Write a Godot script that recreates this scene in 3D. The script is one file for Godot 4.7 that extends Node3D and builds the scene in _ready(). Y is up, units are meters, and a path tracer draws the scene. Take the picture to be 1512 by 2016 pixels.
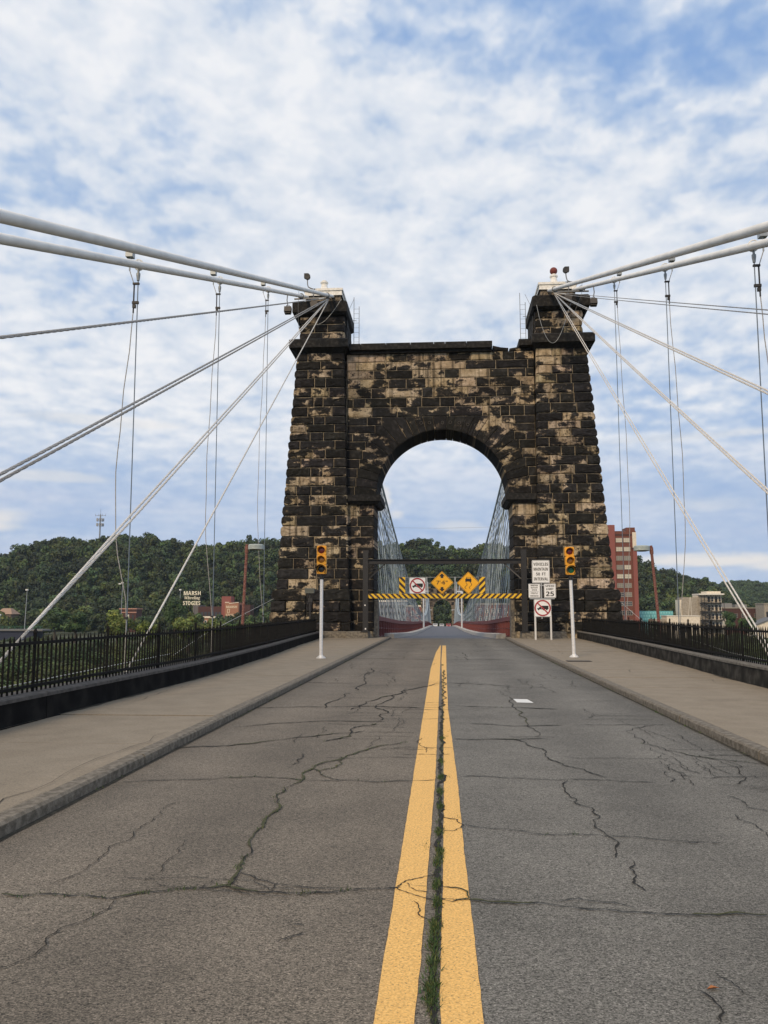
extends Node3D
# A stone suspension-bridge tower seen from the middle of its approach road. x to the right, y up, the road runs along -z; metres.

const ROW_Y := [16.91, 16.39, 15.87, 15.35, 14.78, 14.19, 13.62, 13.02, 12.54, 12.07, 11.57, 11.05, 10.51, 9.96, 9.42, 8.87, 8.33, 7.72, 7.13, 6.53, 5.91, 5.29, 4.65, 4.04, 3.45, 2.83, 2.19, 1.56, 0.97, 0.45]
const PIER_LEFT := [
	[[-7.89, -6.5], "271"],
	[[-7.12], "11"],
	[[-7.87, -6.43], "040"],
	[[-7.47, -6.81], "010"],
	[[-7.66, -6.6], "261"],
	[[-7.5, -6.95], "132"],
	[[-7.86, -6.41], "050"],
	[[-7.5, -6.83], "300"],
	[[-7.94, -6.26], "512"],
	[[-7.7, -6.91], "300"],
	[[-8.3, -6.22], "110"],
	[[-7.53, -6.79], "420"],
	[[-8.23, -6.28], "012"],
	[[-7.64, -6.94], "013"],
	[[-8.28, -6.24], "461"],
	[[-8.47, -7.61, -6.95], "5141"],
	[[-8.39, -7.7, -6.18], "4271"],
	[[-7.61, -6.99], "103"],
	[[-8.47, -6.13], "600"],
	[[-7.72, -6.95], "803"],
	[[-8.69, -7.39, -5.98], "0363"],
	[[-7.71, -7.24, -5.88], "2161"],
	[[-8.6, -7.36, -6.11], "0530"],
	[[-7.7, -7.23, -6.2], "0642"],
	[[-8.87, -7.18, -5.89], "0730"],
	[[-7.8, -6.78], "200"],
	[[-8.97, -7.82, -7.42, -5.84], "15020"],
	[[-7.81, -6.79], "441"],
	[[-7.81, -5.78], "110"]]
const PIER_RIGHT := [
	[[6.53, 7.03, 7.79], "8864"],
	[[7.04], "80"],
	[[6.48, 7.67], "940"],
	[[6.75, 7.58], "500"],
	[[6.41, 7.69], "320"],
	[[6.27, 6.92, 7.72], "4631"],
	[[6.35, 7.86], "010"],
	[[7.06], "07"],
	[[6.21, 8.04], "061"],
	[[6.85, 7.48], "361"],
	[[6.23, 8.2], "040"],
	[[6.9, 7.68], "223"],
	[[6.27, 8.35], "330"],
	[[6.83, 7.62], "450"],
	[[6.39, 7.48, 8.31], "5242"],
	[[6.2, 6.89, 7.74, 8.52], "41141"],
	[[6.35, 7.25, 8.48], "3151"],
	[[6.41, 6.91, 7.64], "4105"],
	[[6.09, 7.2, 8.66], "1513"],
	[[6.97, 7.68], "507"],
	[[6.51, 7.36, 8.65], "7423"],
	[[6.87, 7.85], "143"],
	[[6.24, 7.42, 8.82], "1155"],
	[[6.27, 7.82], "126"],
	[[6.1, 7.62], "227"],
	[[6.43, 7.97], "110"],
	[[7.44, 7.95, 9.21], "1011"],
	[[6.03, 7.05, 9.19], "1261"],
	[[6.01, 6.9], "122"]]
const WALL_ROWS := [
	[[-4.33, -3.26, -1.99, -1.04, 0.4, 1.82, 3.07, 3.67, 4.39], "9768769303"],
	[[-5.05, -3.27, -2.6, -0.55, 1.48, 3.27, 5.15], "97578200"],
	[[-3.98, -3.24, -1.66, 0.25, 1.11, 2.91, 3.98, 5.02], "640708011"],
	[[-4.76, -3.08, -2.04, -0.88, 0.8, 2.11, 2.87, 4.71], "452177544"],
	[[-4.12, -3.24, -1.09, -0.46, 1.6, 3.28, 4.17], "52706535"],
	[[-5.21, -4.48, -2.99, -2.0, -1.12, -0.04, 0.82, 2.05, 2.91, 4.45], "21114113335"],
	[[-4.08, -2.57, -1.34, 0.52, 2.46, 3.5, 4.03, 4.89], "511217200"]]
const EXTRADOS := [-3.49, -3.89, -4.19, -4.46, -4.63, -4.81, -4.95, -5.02, -5.1]
const CREST_MAIN := [-0.758, 0.0355, -0.638, 0.0558, -0.558, 0.0683, -0.526, 0.081, -0.493, 0.0886, -0.453, 0.0903, -0.408, 0.0951, -0.362, 0.0961, -0.316, 0.0875, -0.284, 0.086, -0.245, 0.0896, -0.207, 0.0894, -0.156, 0.0865, -0.081, 0.0823, -0.05, 0.0846, -0.018, 0.0894, 0.006, 0.0781, 0.031, 0.0755, 0.056, 0.0828, 0.086, 0.0814, 0.153, 0.0773, 0.213, 0.0727, 0.234, 0.0646, 0.254, 0.0536, 0.283, 0.0438, 0.307, 0.0377, 0.33, 0.0239, 0.364, 0.0059]
const CREST_FAR := [0.17, 0.0332, 0.253, 0.0355, 0.307, 0.0341, 0.336, 0.0353, 0.359, 0.0376, 0.384, 0.0339, 0.435, 0.0326, 0.52, 0.0265]
const CRACKS := [
	[0.022, 0.5, [-2.44, 4.58, -2.2, 4.6, -1.83, 4.55, -1.62, 4.68, -1.39, 4.76, -1.24, 4.81, -0.95, 4.73, -0.66, 4.73, -0.39, 4.82, -0.25, 4.86]],
	[0.020, 0.5, [0.13, 4.67, 0.34, 4.65, 0.6, 4.62, 0.86, 4.58, 1.11, 4.54, 1.36, 4.54, 1.66, 4.56]],
	[0.014, 0.0, [0.56, 4.68, 0.73, 4.74, 0.88, 4.69, 1.0, 4.61]],
	[0.022, 0.8, [-1.24, 4.79, -1.26, 5.16, -1.32, 5.69, -1.33, 6.23, -1.37, 6.88, -1.35, 7.58, -1.29, 8.38, -1.18, 8.73, -0.87, 9.45, -0.44, 10.06]],
	[0.016, 0.1, [-1.78, 4.53, -1.77, 4.38, -1.84, 4.2, -1.9, 4.0, -1.86, 3.83, -1.94, 3.66]],
	[0.013, 0.0, [-2.24, 4.74, -2.18, 5.12, -2.18, 5.39, -2.15, 5.75, -2.19, 6.09, -2.16, 6.4, -2.18, 6.82]],
	[0.012, 0.0, [-1.24, 4.81, -1.21, 5.04, -1.06, 4.91, -0.85, 4.84, -0.67, 4.79]],
	[0.010, 0.0, [-1.37, 4.76, -1.34, 4.91, -1.24, 4.92, -1.13, 4.78]],
	[0.010, 0.0, [-1.23, 5.06, -1.09, 4.87, -0.98, 4.75, -0.96, 4.88]],
	[0.010, 0.0, [-2.07, 4.59, -1.91, 4.68, -1.67, 4.65, -1.53, 4.73]],
	[0.010, 0.0, [-1.27, 4.75, -1.05, 4.66, -0.82, 4.66, -0.63, 4.73]],
	[0.012, 0.3, [-3.01, 7.52, -2.55, 7.67, -2.07, 7.82, -1.49, 7.84, -1.09, 7.75, -0.53, 7.75, -0.06, 7.85]],
	[0.012, 0.0, [0.15, 8.03, 0.6, 7.99, 1.06, 7.93, 1.53, 7.96, 1.93, 7.9]],
	[0.013, 0.1, [0.15, 6.26, 0.46, 6.15, 0.8, 6.03, 1.11, 6.01, 1.47, 5.96, 1.87, 5.91]],
	[0.012, 0.3, [-0.02, 6.47, 0.1, 6.4, 0.14, 6.26, 0.07, 6.08, -0.02, 6.08]],
	[0.015, 0.3, [1.21, 15.51, 1.17, 13.66, 1.17, 12.1, 1.13, 10.57]],
	[0.014, 0.0, [0.85, 10.43, 1.01, 9.86, 1.12, 9.69, 1.11, 9.04, 1.22, 8.67, 1.39, 8.49, 1.53, 8.08]],
	[0.016, 0.0, [1.14, 7.91, 1.05, 7.47, 1.1, 7.14, 1.06, 7.05, 1.17, 6.85, 1.1, 6.32, 1.13, 6.05, 1.11, 5.62, 1.08, 5.51]],
	[0.020, 0.0, [1.18, 5.44, 1.12, 5.29, 1.13, 5.16, 1.08, 5.02, 1.12, 4.89]],
	[0.012, 0.1, [2.37, 11.14, 2.35, 10.14, 2.49, 9.68, 2.71, 9.31, 2.97, 9.11, 3.31, 8.9]],
	[0.010, 0.0, [2.37, 11.14, 2.75, 11.69, 3.07, 11.87]],
	[0.010, 0.0, [2.21, 8.25, 2.5, 8.12, 2.76, 8.21, 3.06, 8.23]],
	[0.010, 0.0, [2.76, 9.47, 2.89, 8.87, 2.83, 8.22, 2.64, 7.86]],
	[0.010, 0.0, [2.16, 8.42, 2.15, 8.05, 2.07, 7.93]],
	[0.012, 0.0, [2.39, 7.37, 2.41, 6.97, 2.53, 6.84]],
	[0.012, 0.0, [2.23, 6.71, 2.21, 6.55, 2.26, 6.33, 2.23, 6.06]],
	[0.020, 0.1, [-3.59, 9.19, -2.78, 9.59, -2.24, 9.85, -1.61, 10.46, -1.01, 10.94]],
	[0.020, 0.0, [-2.87, 11.19, -2.23, 11.65, -1.69, 11.9, -0.81, 11.91]],
	[0.025, 0.0, [-3.15, 13.43, -2.27, 13.63, -1.45, 13.76, -0.35, 13.55]],
	[0.030, 0.2, [-1.47, 13.27, -1.19, 14.81, -0.82, 16.33, -0.02, 18.36]],
	[0.030, 0.0, [0.2, 18.24, 0.96, 18.05, 1.46, 17.6]],
	[0.030, 0.0, [-3.22, 18.26, -1.9, 18.1]],
	[0.025, 0.1, [0.27, 13.81, 1.06, 13.8, 1.84, 13.57]],
	[0.020, 0.0, [0.37, 11.78, 0.95, 11.56, 1.66, 11.71]],
	[0.020, 0.1, [0.14, 10.37, 0.54, 10.36, 1.29, 10.46]],
	[0.040, 0.0, [-4.55, 27.22, -1.89, 27.71, -0.2, 27.24]],
	[0.040, 0.0, [0.22, 27.27, 1.48, 27.65, 2.57, 26.87]],
	[0.025, 0.0, [-0.93, 11.96, -0.9, 13.17, -1.12, 13.86, -0.97, 15.54, -0.72, 16.34]],
	[0.025, 0.0, [-1.91, 13.44, -1.82, 15.48, -1.78, 15.96]],
	[0.030, 0.0, [-1.73, 16.48, -1.74, 17.61, -1.91, 21.25, -1.94, 23.18]],
	[0.020, 0.2, [-1.42, 10.06, -1.16, 10.49, -1.19, 11.31, -0.94, 11.69]],
	[0.030, 0.0, [0.75, 32.04, 0.83, 29.49, 0.79, 27.02]],
	[0.020, 0.0, [1.04, 3.66, 1.07, 3.57, 1.07, 3.47, 1.04, 3.4]],
	[0.010, 0.0, [1.15, 3.85, 1.2, 3.76, 1.21, 3.64]],
	[0.020, 0.0, [-0.78, 4.07, -0.73, 4.11, -0.67, 4.16]],
	[0.015, 0.0, [-0.79, 5.63, -0.71, 5.63]],
	[0.020, 0.0, [-0.76, 4.26, -0.7, 4.26]],
	[0.012, 0.0, [2.13, 12.45, 2.24, 12.88, 2.49, 12.77, 3.15, 12.76]],
	[0.012, 0.0, [1.8, 11.78, 2.63, 11.78, 3.05, 11.81]],
	[0.014, 0.0, [-1.54, 8.48, -1.54, 8.79, -1.55, 9.17]],
	[0.010, 0.2, [-1.3, 8.3, -1.12, 7.94, -1.03, 7.83, -0.82, 7.79]],
	[0.010, 0.2, [-1.23, 8.18, -1.08, 8.4, -1.12, 9.04]],
	[0.014, 0.3, [-0.27, 4.86, -0.22, 4.97, -0.12, 5.05, -0.04, 5.08]],
	[0.014, 0.3, [-0.27, 4.84, -0.16, 4.72, -0.06, 4.65, -0.03, 4.54]],
	[0.016, 0.2, [-0.17, 4.64, -0.14, 4.46, -0.07, 4.36, -0.02, 4.46]],
	[0.014, 0.3, [-0.01, 4.87, 0.08, 4.85, 0.13, 4.69, 0.04, 4.63, -0.03, 4.69]],
	[0.012, 0.3, [-0.22, 4.93, -0.16, 4.8, -0.09, 4.77]]]
const LINE_A_LEFT := [-0.275, 3.307, -0.279, 5.525, -0.29, 8.245, -0.308, 13.556, -0.336, 23.083, -0.266, 31.968, -0.13, 38.148]
const LINE_A_RIGHT := [-0.121, 3.318, -0.11, 3.842, -0.101, 5.122, -0.08, 8.011, -0.077, 13.229, -0.079, 26.961, -0.083, 38.151]
const LINE_B_LEFT := [-0.019, 3.325, -0.024, 3.603, -0.011, 4.857, -0.0, 7.355, -0.005, 13.234, -0.046, 26.963, -0.013, 38.731]
const LINE_B_RIGHT := [0.144, 3.337, 0.139, 4.27, 0.128, 5.554, 0.126, 7.792, 0.077, 13.584, 0.099, 23.114, 0.152, 38.743]
const SEAM := [-0.044, 3.323, -0.057, 3.555, -0.04, 4.131, -0.042, 5.326, -0.031, 7.353, -0.02, 10.571, -0.005, 13.234, 0.014, 22.311]
const WEEDS := [-0.056, 3.489, -0.061, 3.577, -0.054, 3.671, -0.054, 3.846, -0.053, 4.04, -0.05, 4.224, -0.049, 4.289, -0.043, 4.611, -0.051, 4.897, -0.042, 5.326, -0.03, 5.543, -0.038, 6.035, -0.026, 6.795, -0.035, 7.353, -0.028, 7.967, -0.029, 8.811, -0.02, 10.364, -0.006, 12.021, 0.005, 15.154, -0.002, 18.36, -0.013, 24.415, -0.125, 5.699, -0.136, 5.746, 0.049, 8.02, 0.078, 6.445, 0.118, 6.51, 0.079, 11.02, 0.044, 10.576]

var rng := RandomNumberGenerator.new()
var mats := {}
var used := {}
var facade: StandardMaterial3D
var facade_plain: StandardMaterial3D
var code_px: PackedByteArray
const FW := 1024
const FX0 := -10.6
const FSPAN := 21.2
const FTOP := 21.4


class MB:
	var v := PackedVector3Array()
	var n := PackedVector3Array()
	var uv := PackedVector2Array()
	var c := PackedColorArray()
	var col := Color.WHITE
	var face := false
	var uvs := Vector2.ONE

	func uv_of(p: Vector3, m: Vector3) -> Vector2:
		if face:
			return Vector2((p.x + 10.6) / 21.2, (21.4 - p.y) / 21.2)
		var a := m.abs()
		if a.y > a.x and a.y > a.z:
			return Vector2(p.x, p.z) * uvs
		if a.x > a.z:
			return Vector2(p.z, p.y) * uvs
		return Vector2(p.x, p.y) * uvs

	func tri(a: Vector3, b: Vector3, d: Vector3) -> void:
		var m := (b - a).cross(d - a).normalized()
		for p in [a, d, b]:
			v.append(p)
			n.append(m)
			uv.append(uv_of(p, m))
			c.append(col)

	func quad(a: Vector3, b: Vector3, d: Vector3, e: Vector3) -> void:
		tri(a, b, d)
		tri(a, d, e)

	func stri(a: Vector3, b: Vector3, d: Vector3, na: Vector3, nb: Vector3, nd: Vector3) -> void:
		v.append_array([a, d, b])
		n.append_array([na, nd, nb])
		for p in [a, d, b]:
			uv.append(uv_of(p, na))
			c.append(col)

	func box(ce: Vector3, s: Vector3, b := Basis()) -> void:
		var h := s / 2.0
		var q := []
		for i in 8:
			q.append(ce + b * Vector3(h.x if i & 1 else -h.x, h.y if i & 2 else -h.y, h.z if i & 4 else -h.z))
		quad(q[4], q[5], q[7], q[6])
		quad(q[1], q[0], q[2], q[3])
		quad(q[5], q[1], q[3], q[7])
		quad(q[0], q[4], q[6], q[2])
		quad(q[6], q[7], q[3], q[2])
		quad(q[0], q[1], q[5], q[4])

	func bar(a: Vector3, b: Vector3, w: float, h: float) -> void:
		var f := (b - a).normalized()
		var s := f.cross(Vector3.UP if absf(f.y) < 0.95 else Vector3.FORWARD).normalized()
		var u := s.cross(f).normalized()
		box((a + b) / 2.0, Vector3(w, h, a.distance_to(b)), Basis(s, u, -f))

	func tube(pts: Array, r0: float, r1: float, sides := 8) -> void:
		var rings := []
		var nr := []
		var side := Vector3.ZERO
		for i in pts.size():
			var f: Vector3 = (pts[mini(i + 1, pts.size() - 1)] - pts[maxi(i - 1, 0)]).normalized()
			if side == Vector3.ZERO:
				side = f.cross(Vector3.UP if absf(f.y) < 0.9 else Vector3.RIGHT).normalized()
			side = (side - f * side.dot(f)).normalized()
			var up := f.cross(side)
			var r := lerpf(r0, r1, float(i) / maxf(1.0, pts.size() - 1))
			var ring := []
			var nn := []
			for k in sides:
				var a := TAU * k / sides
				var d := side * cos(a) + up * sin(a)
				ring.append(pts[i] + d * r)
				nn.append(d)
			rings.append(ring)
			nr.append(nn)
		for i in pts.size() - 1:
			for k in sides:
				var k2 := (k + 1) % sides
				stri(rings[i][k], rings[i][k2], rings[i + 1][k2], nr[i][k], nr[i][k2], nr[i + 1][k2])
				stri(rings[i][k], rings[i + 1][k2], rings[i + 1][k], nr[i][k], nr[i + 1][k2], nr[i + 1][k])
		for k in range(1, sides - 1):
			tri(rings[0][0], rings[0][k + 1], rings[0][k])
			var e: Array = rings[-1]
			tri(e[0], e[k], e[k + 1])

	func lathe(o: Vector3, prof: Array, sides := 16, b := Basis()) -> void:
		# prof: Vector2(radius, height) from bottom to top
		for i in prof.size() - 1:
			var p: Vector2 = prof[i]
			var q: Vector2 = prof[i + 1]
			var sl := Vector2(q.y - p.y, p.x - q.x).normalized()
			for k in sides:
				var a0 := TAU * k / sides
				var a1 := TAU * (k + 1) / sides
				var d0 := Vector3(cos(a0), 0, -sin(a0))
				var d1 := Vector3(cos(a1), 0, -sin(a1))
				var n0 := b * (d0 * sl.x + Vector3.UP * sl.y)
				var n1 := b * (d1 * sl.x + Vector3.UP * sl.y)
				var A := o + b * (d0 * p.x + Vector3.UP * p.y)
				var B := o + b * (d1 * p.x + Vector3.UP * p.y)
				var C := o + b * (d1 * q.x + Vector3.UP * q.y)
				var D := o + b * (d0 * q.x + Vector3.UP * q.y)
				if p.x > 0.0001:
					stri(A, B, C, n0, n1, n1)
				if q.x > 0.0001:
					stri(A, C, D, n0, n1, n0)

	func prism(poly: PackedVector2Array, z0: float, z1: float, t := Transform3D()) -> void:
		# poly in the x-y plane, extruded from z0 (back) to z1 (front)
		if Geometry2D.is_polygon_clockwise(poly):
			poly = poly.duplicate()
			poly.reverse()
		var ids := Geometry2D.triangulate_polygon(poly)
		for i in range(0, ids.size(), 3):
			var a := poly[ids[i]]
			var b := poly[ids[i + 1]]
			var d := poly[ids[i + 2]]
			if (b - a).cross(d - a) < 0.0:
				var w := b
				b = d
				d = w
			tri(t * Vector3(a.x, a.y, z1), t * Vector3(b.x, b.y, z1), t * Vector3(d.x, d.y, z1))
			tri(t * Vector3(a.x, a.y, z0), t * Vector3(d.x, d.y, z0), t * Vector3(b.x, b.y, z0))
		for i in poly.size():
			var a := poly[i]
			var b := poly[(i + 1) % poly.size()]
			quad(t * Vector3(a.x, a.y, z0), t * Vector3(b.x, b.y, z0), t * Vector3(b.x, b.y, z1), t * Vector3(a.x, a.y, z1))

	func frustum(a: Rect2, y0: float, b: Rect2, y1: float) -> void:
		# rectangles in x-z (position.y is the low z); the sloped sides, bottom and top
		var p := [Vector3(a.position.x, y0, a.end.y), Vector3(a.end.x, y0, a.end.y), Vector3(a.end.x, y0, a.position.y), Vector3(a.position.x, y0, a.position.y)]
		var q := [Vector3(b.position.x, y1, b.end.y), Vector3(b.end.x, y1, b.end.y), Vector3(b.end.x, y1, b.position.y), Vector3(b.position.x, y1, b.position.y)]
		for i in 4:
			var j := (i + 1) % 4
			quad(p[i], p[j], q[j], q[i])
		quad(q[0], q[1], q[2], q[3])
		quad(p[3], p[2], p[1], p[0])

	func mesh(mat: Material) -> ArrayMesh:
		var arr := []
		arr.resize(Mesh.ARRAY_MAX)
		arr[Mesh.ARRAY_VERTEX] = v
		arr[Mesh.ARRAY_NORMAL] = n
		arr[Mesh.ARRAY_TEX_UV] = uv
		arr[Mesh.ARRAY_COLOR] = c
		var am := ArrayMesh.new()
		am.add_surface_from_arrays(Mesh.PRIMITIVE_TRIANGLES, arr)
		am.surface_set_material(0, mat)
		return am


func lin(r: float, g: float, b: float) -> Color:
	return Color(r, g, b).linear_to_srgb()


func numbered(called: String) -> String:
	var k: int = used.get(called, 0)
	used[called] = k + 1
	return called if k == 0 else "%s_%03d" % [called, k]


func tag(o: Node, label: String, category := "", group := "") -> Node:
	o.set_meta("label", label)
	if category:
		o.set_meta("category", category)
	if group:
		o.set_meta("group", group)
	return o


func thing(called: String, label: String, category: String, at := Vector3.ZERO, group := "", turn := 0.0) -> Node3D:
	var o := Node3D.new()
	o.name = numbered(called)
	add_child(o, true)
	o.position = at
	o.rotation.y = turn
	tag(o, label, category, group)
	return o


func put(called: String, m: Mesh, parent: Node = null) -> MeshInstance3D:
	var o := MeshInstance3D.new()
	o.mesh = m
	if parent == null:
		o.name = numbered(called)
		add_child(o, true)
	else:
		o.name = called
		parent.add_child(o, true)
	return o


func struct(called: String, m: Mesh) -> MeshInstance3D:
	var o := put(called, m)
	o.set_meta("kind", "structure")
	return o


func stuff(o: Node, label := "") -> void:
	o.set_meta("kind", "stuff")
	if label:
		o.set_meta("label", label)


func copy(o: Node3D, label: String) -> Node3D:
	var base := String(o.name)
	var cut := base.length() - 4
	if cut > 0 and base[cut] == "_" and base.substr(cut + 1).is_valid_int():
		base = base.left(cut)
	var r: Node3D = o.duplicate()
	r.name = numbered(base)
	add_child(r, true)
	r.set_meta("label", label)
	return r


func mat(key: String, col: Color, rough := 0.8, metal := 0.0) -> StandardMaterial3D:
	if not mats.has(key):
		var m := StandardMaterial3D.new()
		m.resource_name = key
		m.albedo_color = col
		m.roughness = rough
		m.metallic = metal
		mats[key] = m
	return mats[key]


func ramp(stops: Array) -> Gradient:
	var g := Gradient.new()
	var o := PackedFloat32Array()
	var c := PackedColorArray()
	for s in stops:
		o.append(s[0])
		c.append(s[1])
	g.offsets = o
	g.colors = c
	return g


func noise_tex(seed_: int, freq: float, size: int, stops: Array, oct := 5, kind := FastNoiseLite.TYPE_SIMPLEX_SMOOTH) -> NoiseTexture2D:
	var f := FastNoiseLite.new()
	f.seed = seed_
	f.noise_type = kind
	f.frequency = freq
	f.fractal_octaves = oct
	var t := NoiseTexture2D.new()
	t.noise = f
	t.width = size
	t.height = size
	t.seamless = true
	t.generate_mipmaps = false
	if stops:
		t.color_ramp = ramp(stops)
	return t


# a material whose colour wanders between the given linear colours, laid on by world position; per_m tiles per metre
func noisy(key: String, cols: Array, per_m: float, rough := 0.85, freq := 0.02, size := 512, bump := 0.0, metal := 0.0) -> StandardMaterial3D:
	if mats.has(key):
		return mats[key]
	var stops := []
	for i in cols.size():
		stops.append([0.22 + 0.56 * i / maxf(1.0, cols.size() - 1), (cols[i] as Color).linear_to_srgb()])
	var m := StandardMaterial3D.new()
	m.resource_name = key
	m.albedo_texture = noise_tex(hash(key) % 9973, freq, size, stops)
	m.uv1_triplanar = true
	m.uv1_world_triplanar = true
	m.uv1_scale = Vector3.ONE * per_m
	m.roughness = rough
	m.metallic = metal
	if bump > 0.0:
		m.heightmap_enabled = true
		m.heightmap_texture = noise_tex(hash(key) % 997, freq * 2.0, size, [])
		m.heightmap_scale = bump
	mats[key] = m
	return m


func text(s: String, height: float, width: float, m: Material, parent: Node, at: Vector3, called := "lettering", bold := true, skew := 0.0, serif := false) -> void:
	var f := SystemFont.new()
	f.font_names = PackedStringArray(["Droid Serif" if serif else "Droid Sans"])
	f.font_weight = 700 if bold else 400
	var tm := TextMesh.new()
	tm.text = s
	tm.font = f
	tm.font_size = 32
	tm.pixel_size = 0.01
	tm.depth = 0.02
	tm.curve_step = 1.0
	tm.material = m
	var o := put(called, tm, parent)
	var b := tm.get_aabb().size
	var sx := width / maxf(b.x, 0.01)
	var sy := height / maxf(b.y, 0.01)
	var c := tm.get_aabb().get_center()
	o.transform = Transform3D(Basis(Vector3(sx, 0, 0), Vector3(skew * sy, sy, 0), Vector3(0, 0, 0.3)), at - Vector3(c.x * sx, c.y * sy, 0))


func circle(ce: Vector2, r: float, k := 24) -> PackedVector2Array:
	var p := PackedVector2Array()
	for i in k:
		p.append(ce + Vector2(cos(TAU * i / k), sin(TAU * i / k)) * r)
	return p


func rect(x0: float, y0: float, x1: float, y1: float) -> PackedVector2Array:
	return PackedVector2Array([Vector2(x0, y0), Vector2(x1, y0), Vector2(x1, y1), Vector2(x0, y1)])


func at_len(path: Array, d: float) -> float:
	# path: flat list d0, v0, d1, v1 ... ; the value at d
	for i in range(0, path.size() - 2, 2):
		if d <= path[i + 2] or i + 4 >= path.size():
			return lerpf(path[i + 1], path[i + 3], (d - path[i]) / (path[i + 2] - path[i]))
	return path[1]


func smooth_at(path: Array, d: float) -> float:
	return (at_len(path, d - 1.6) + at_len(path, d) + at_len(path, d + 1.6)) / 3.0


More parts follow.
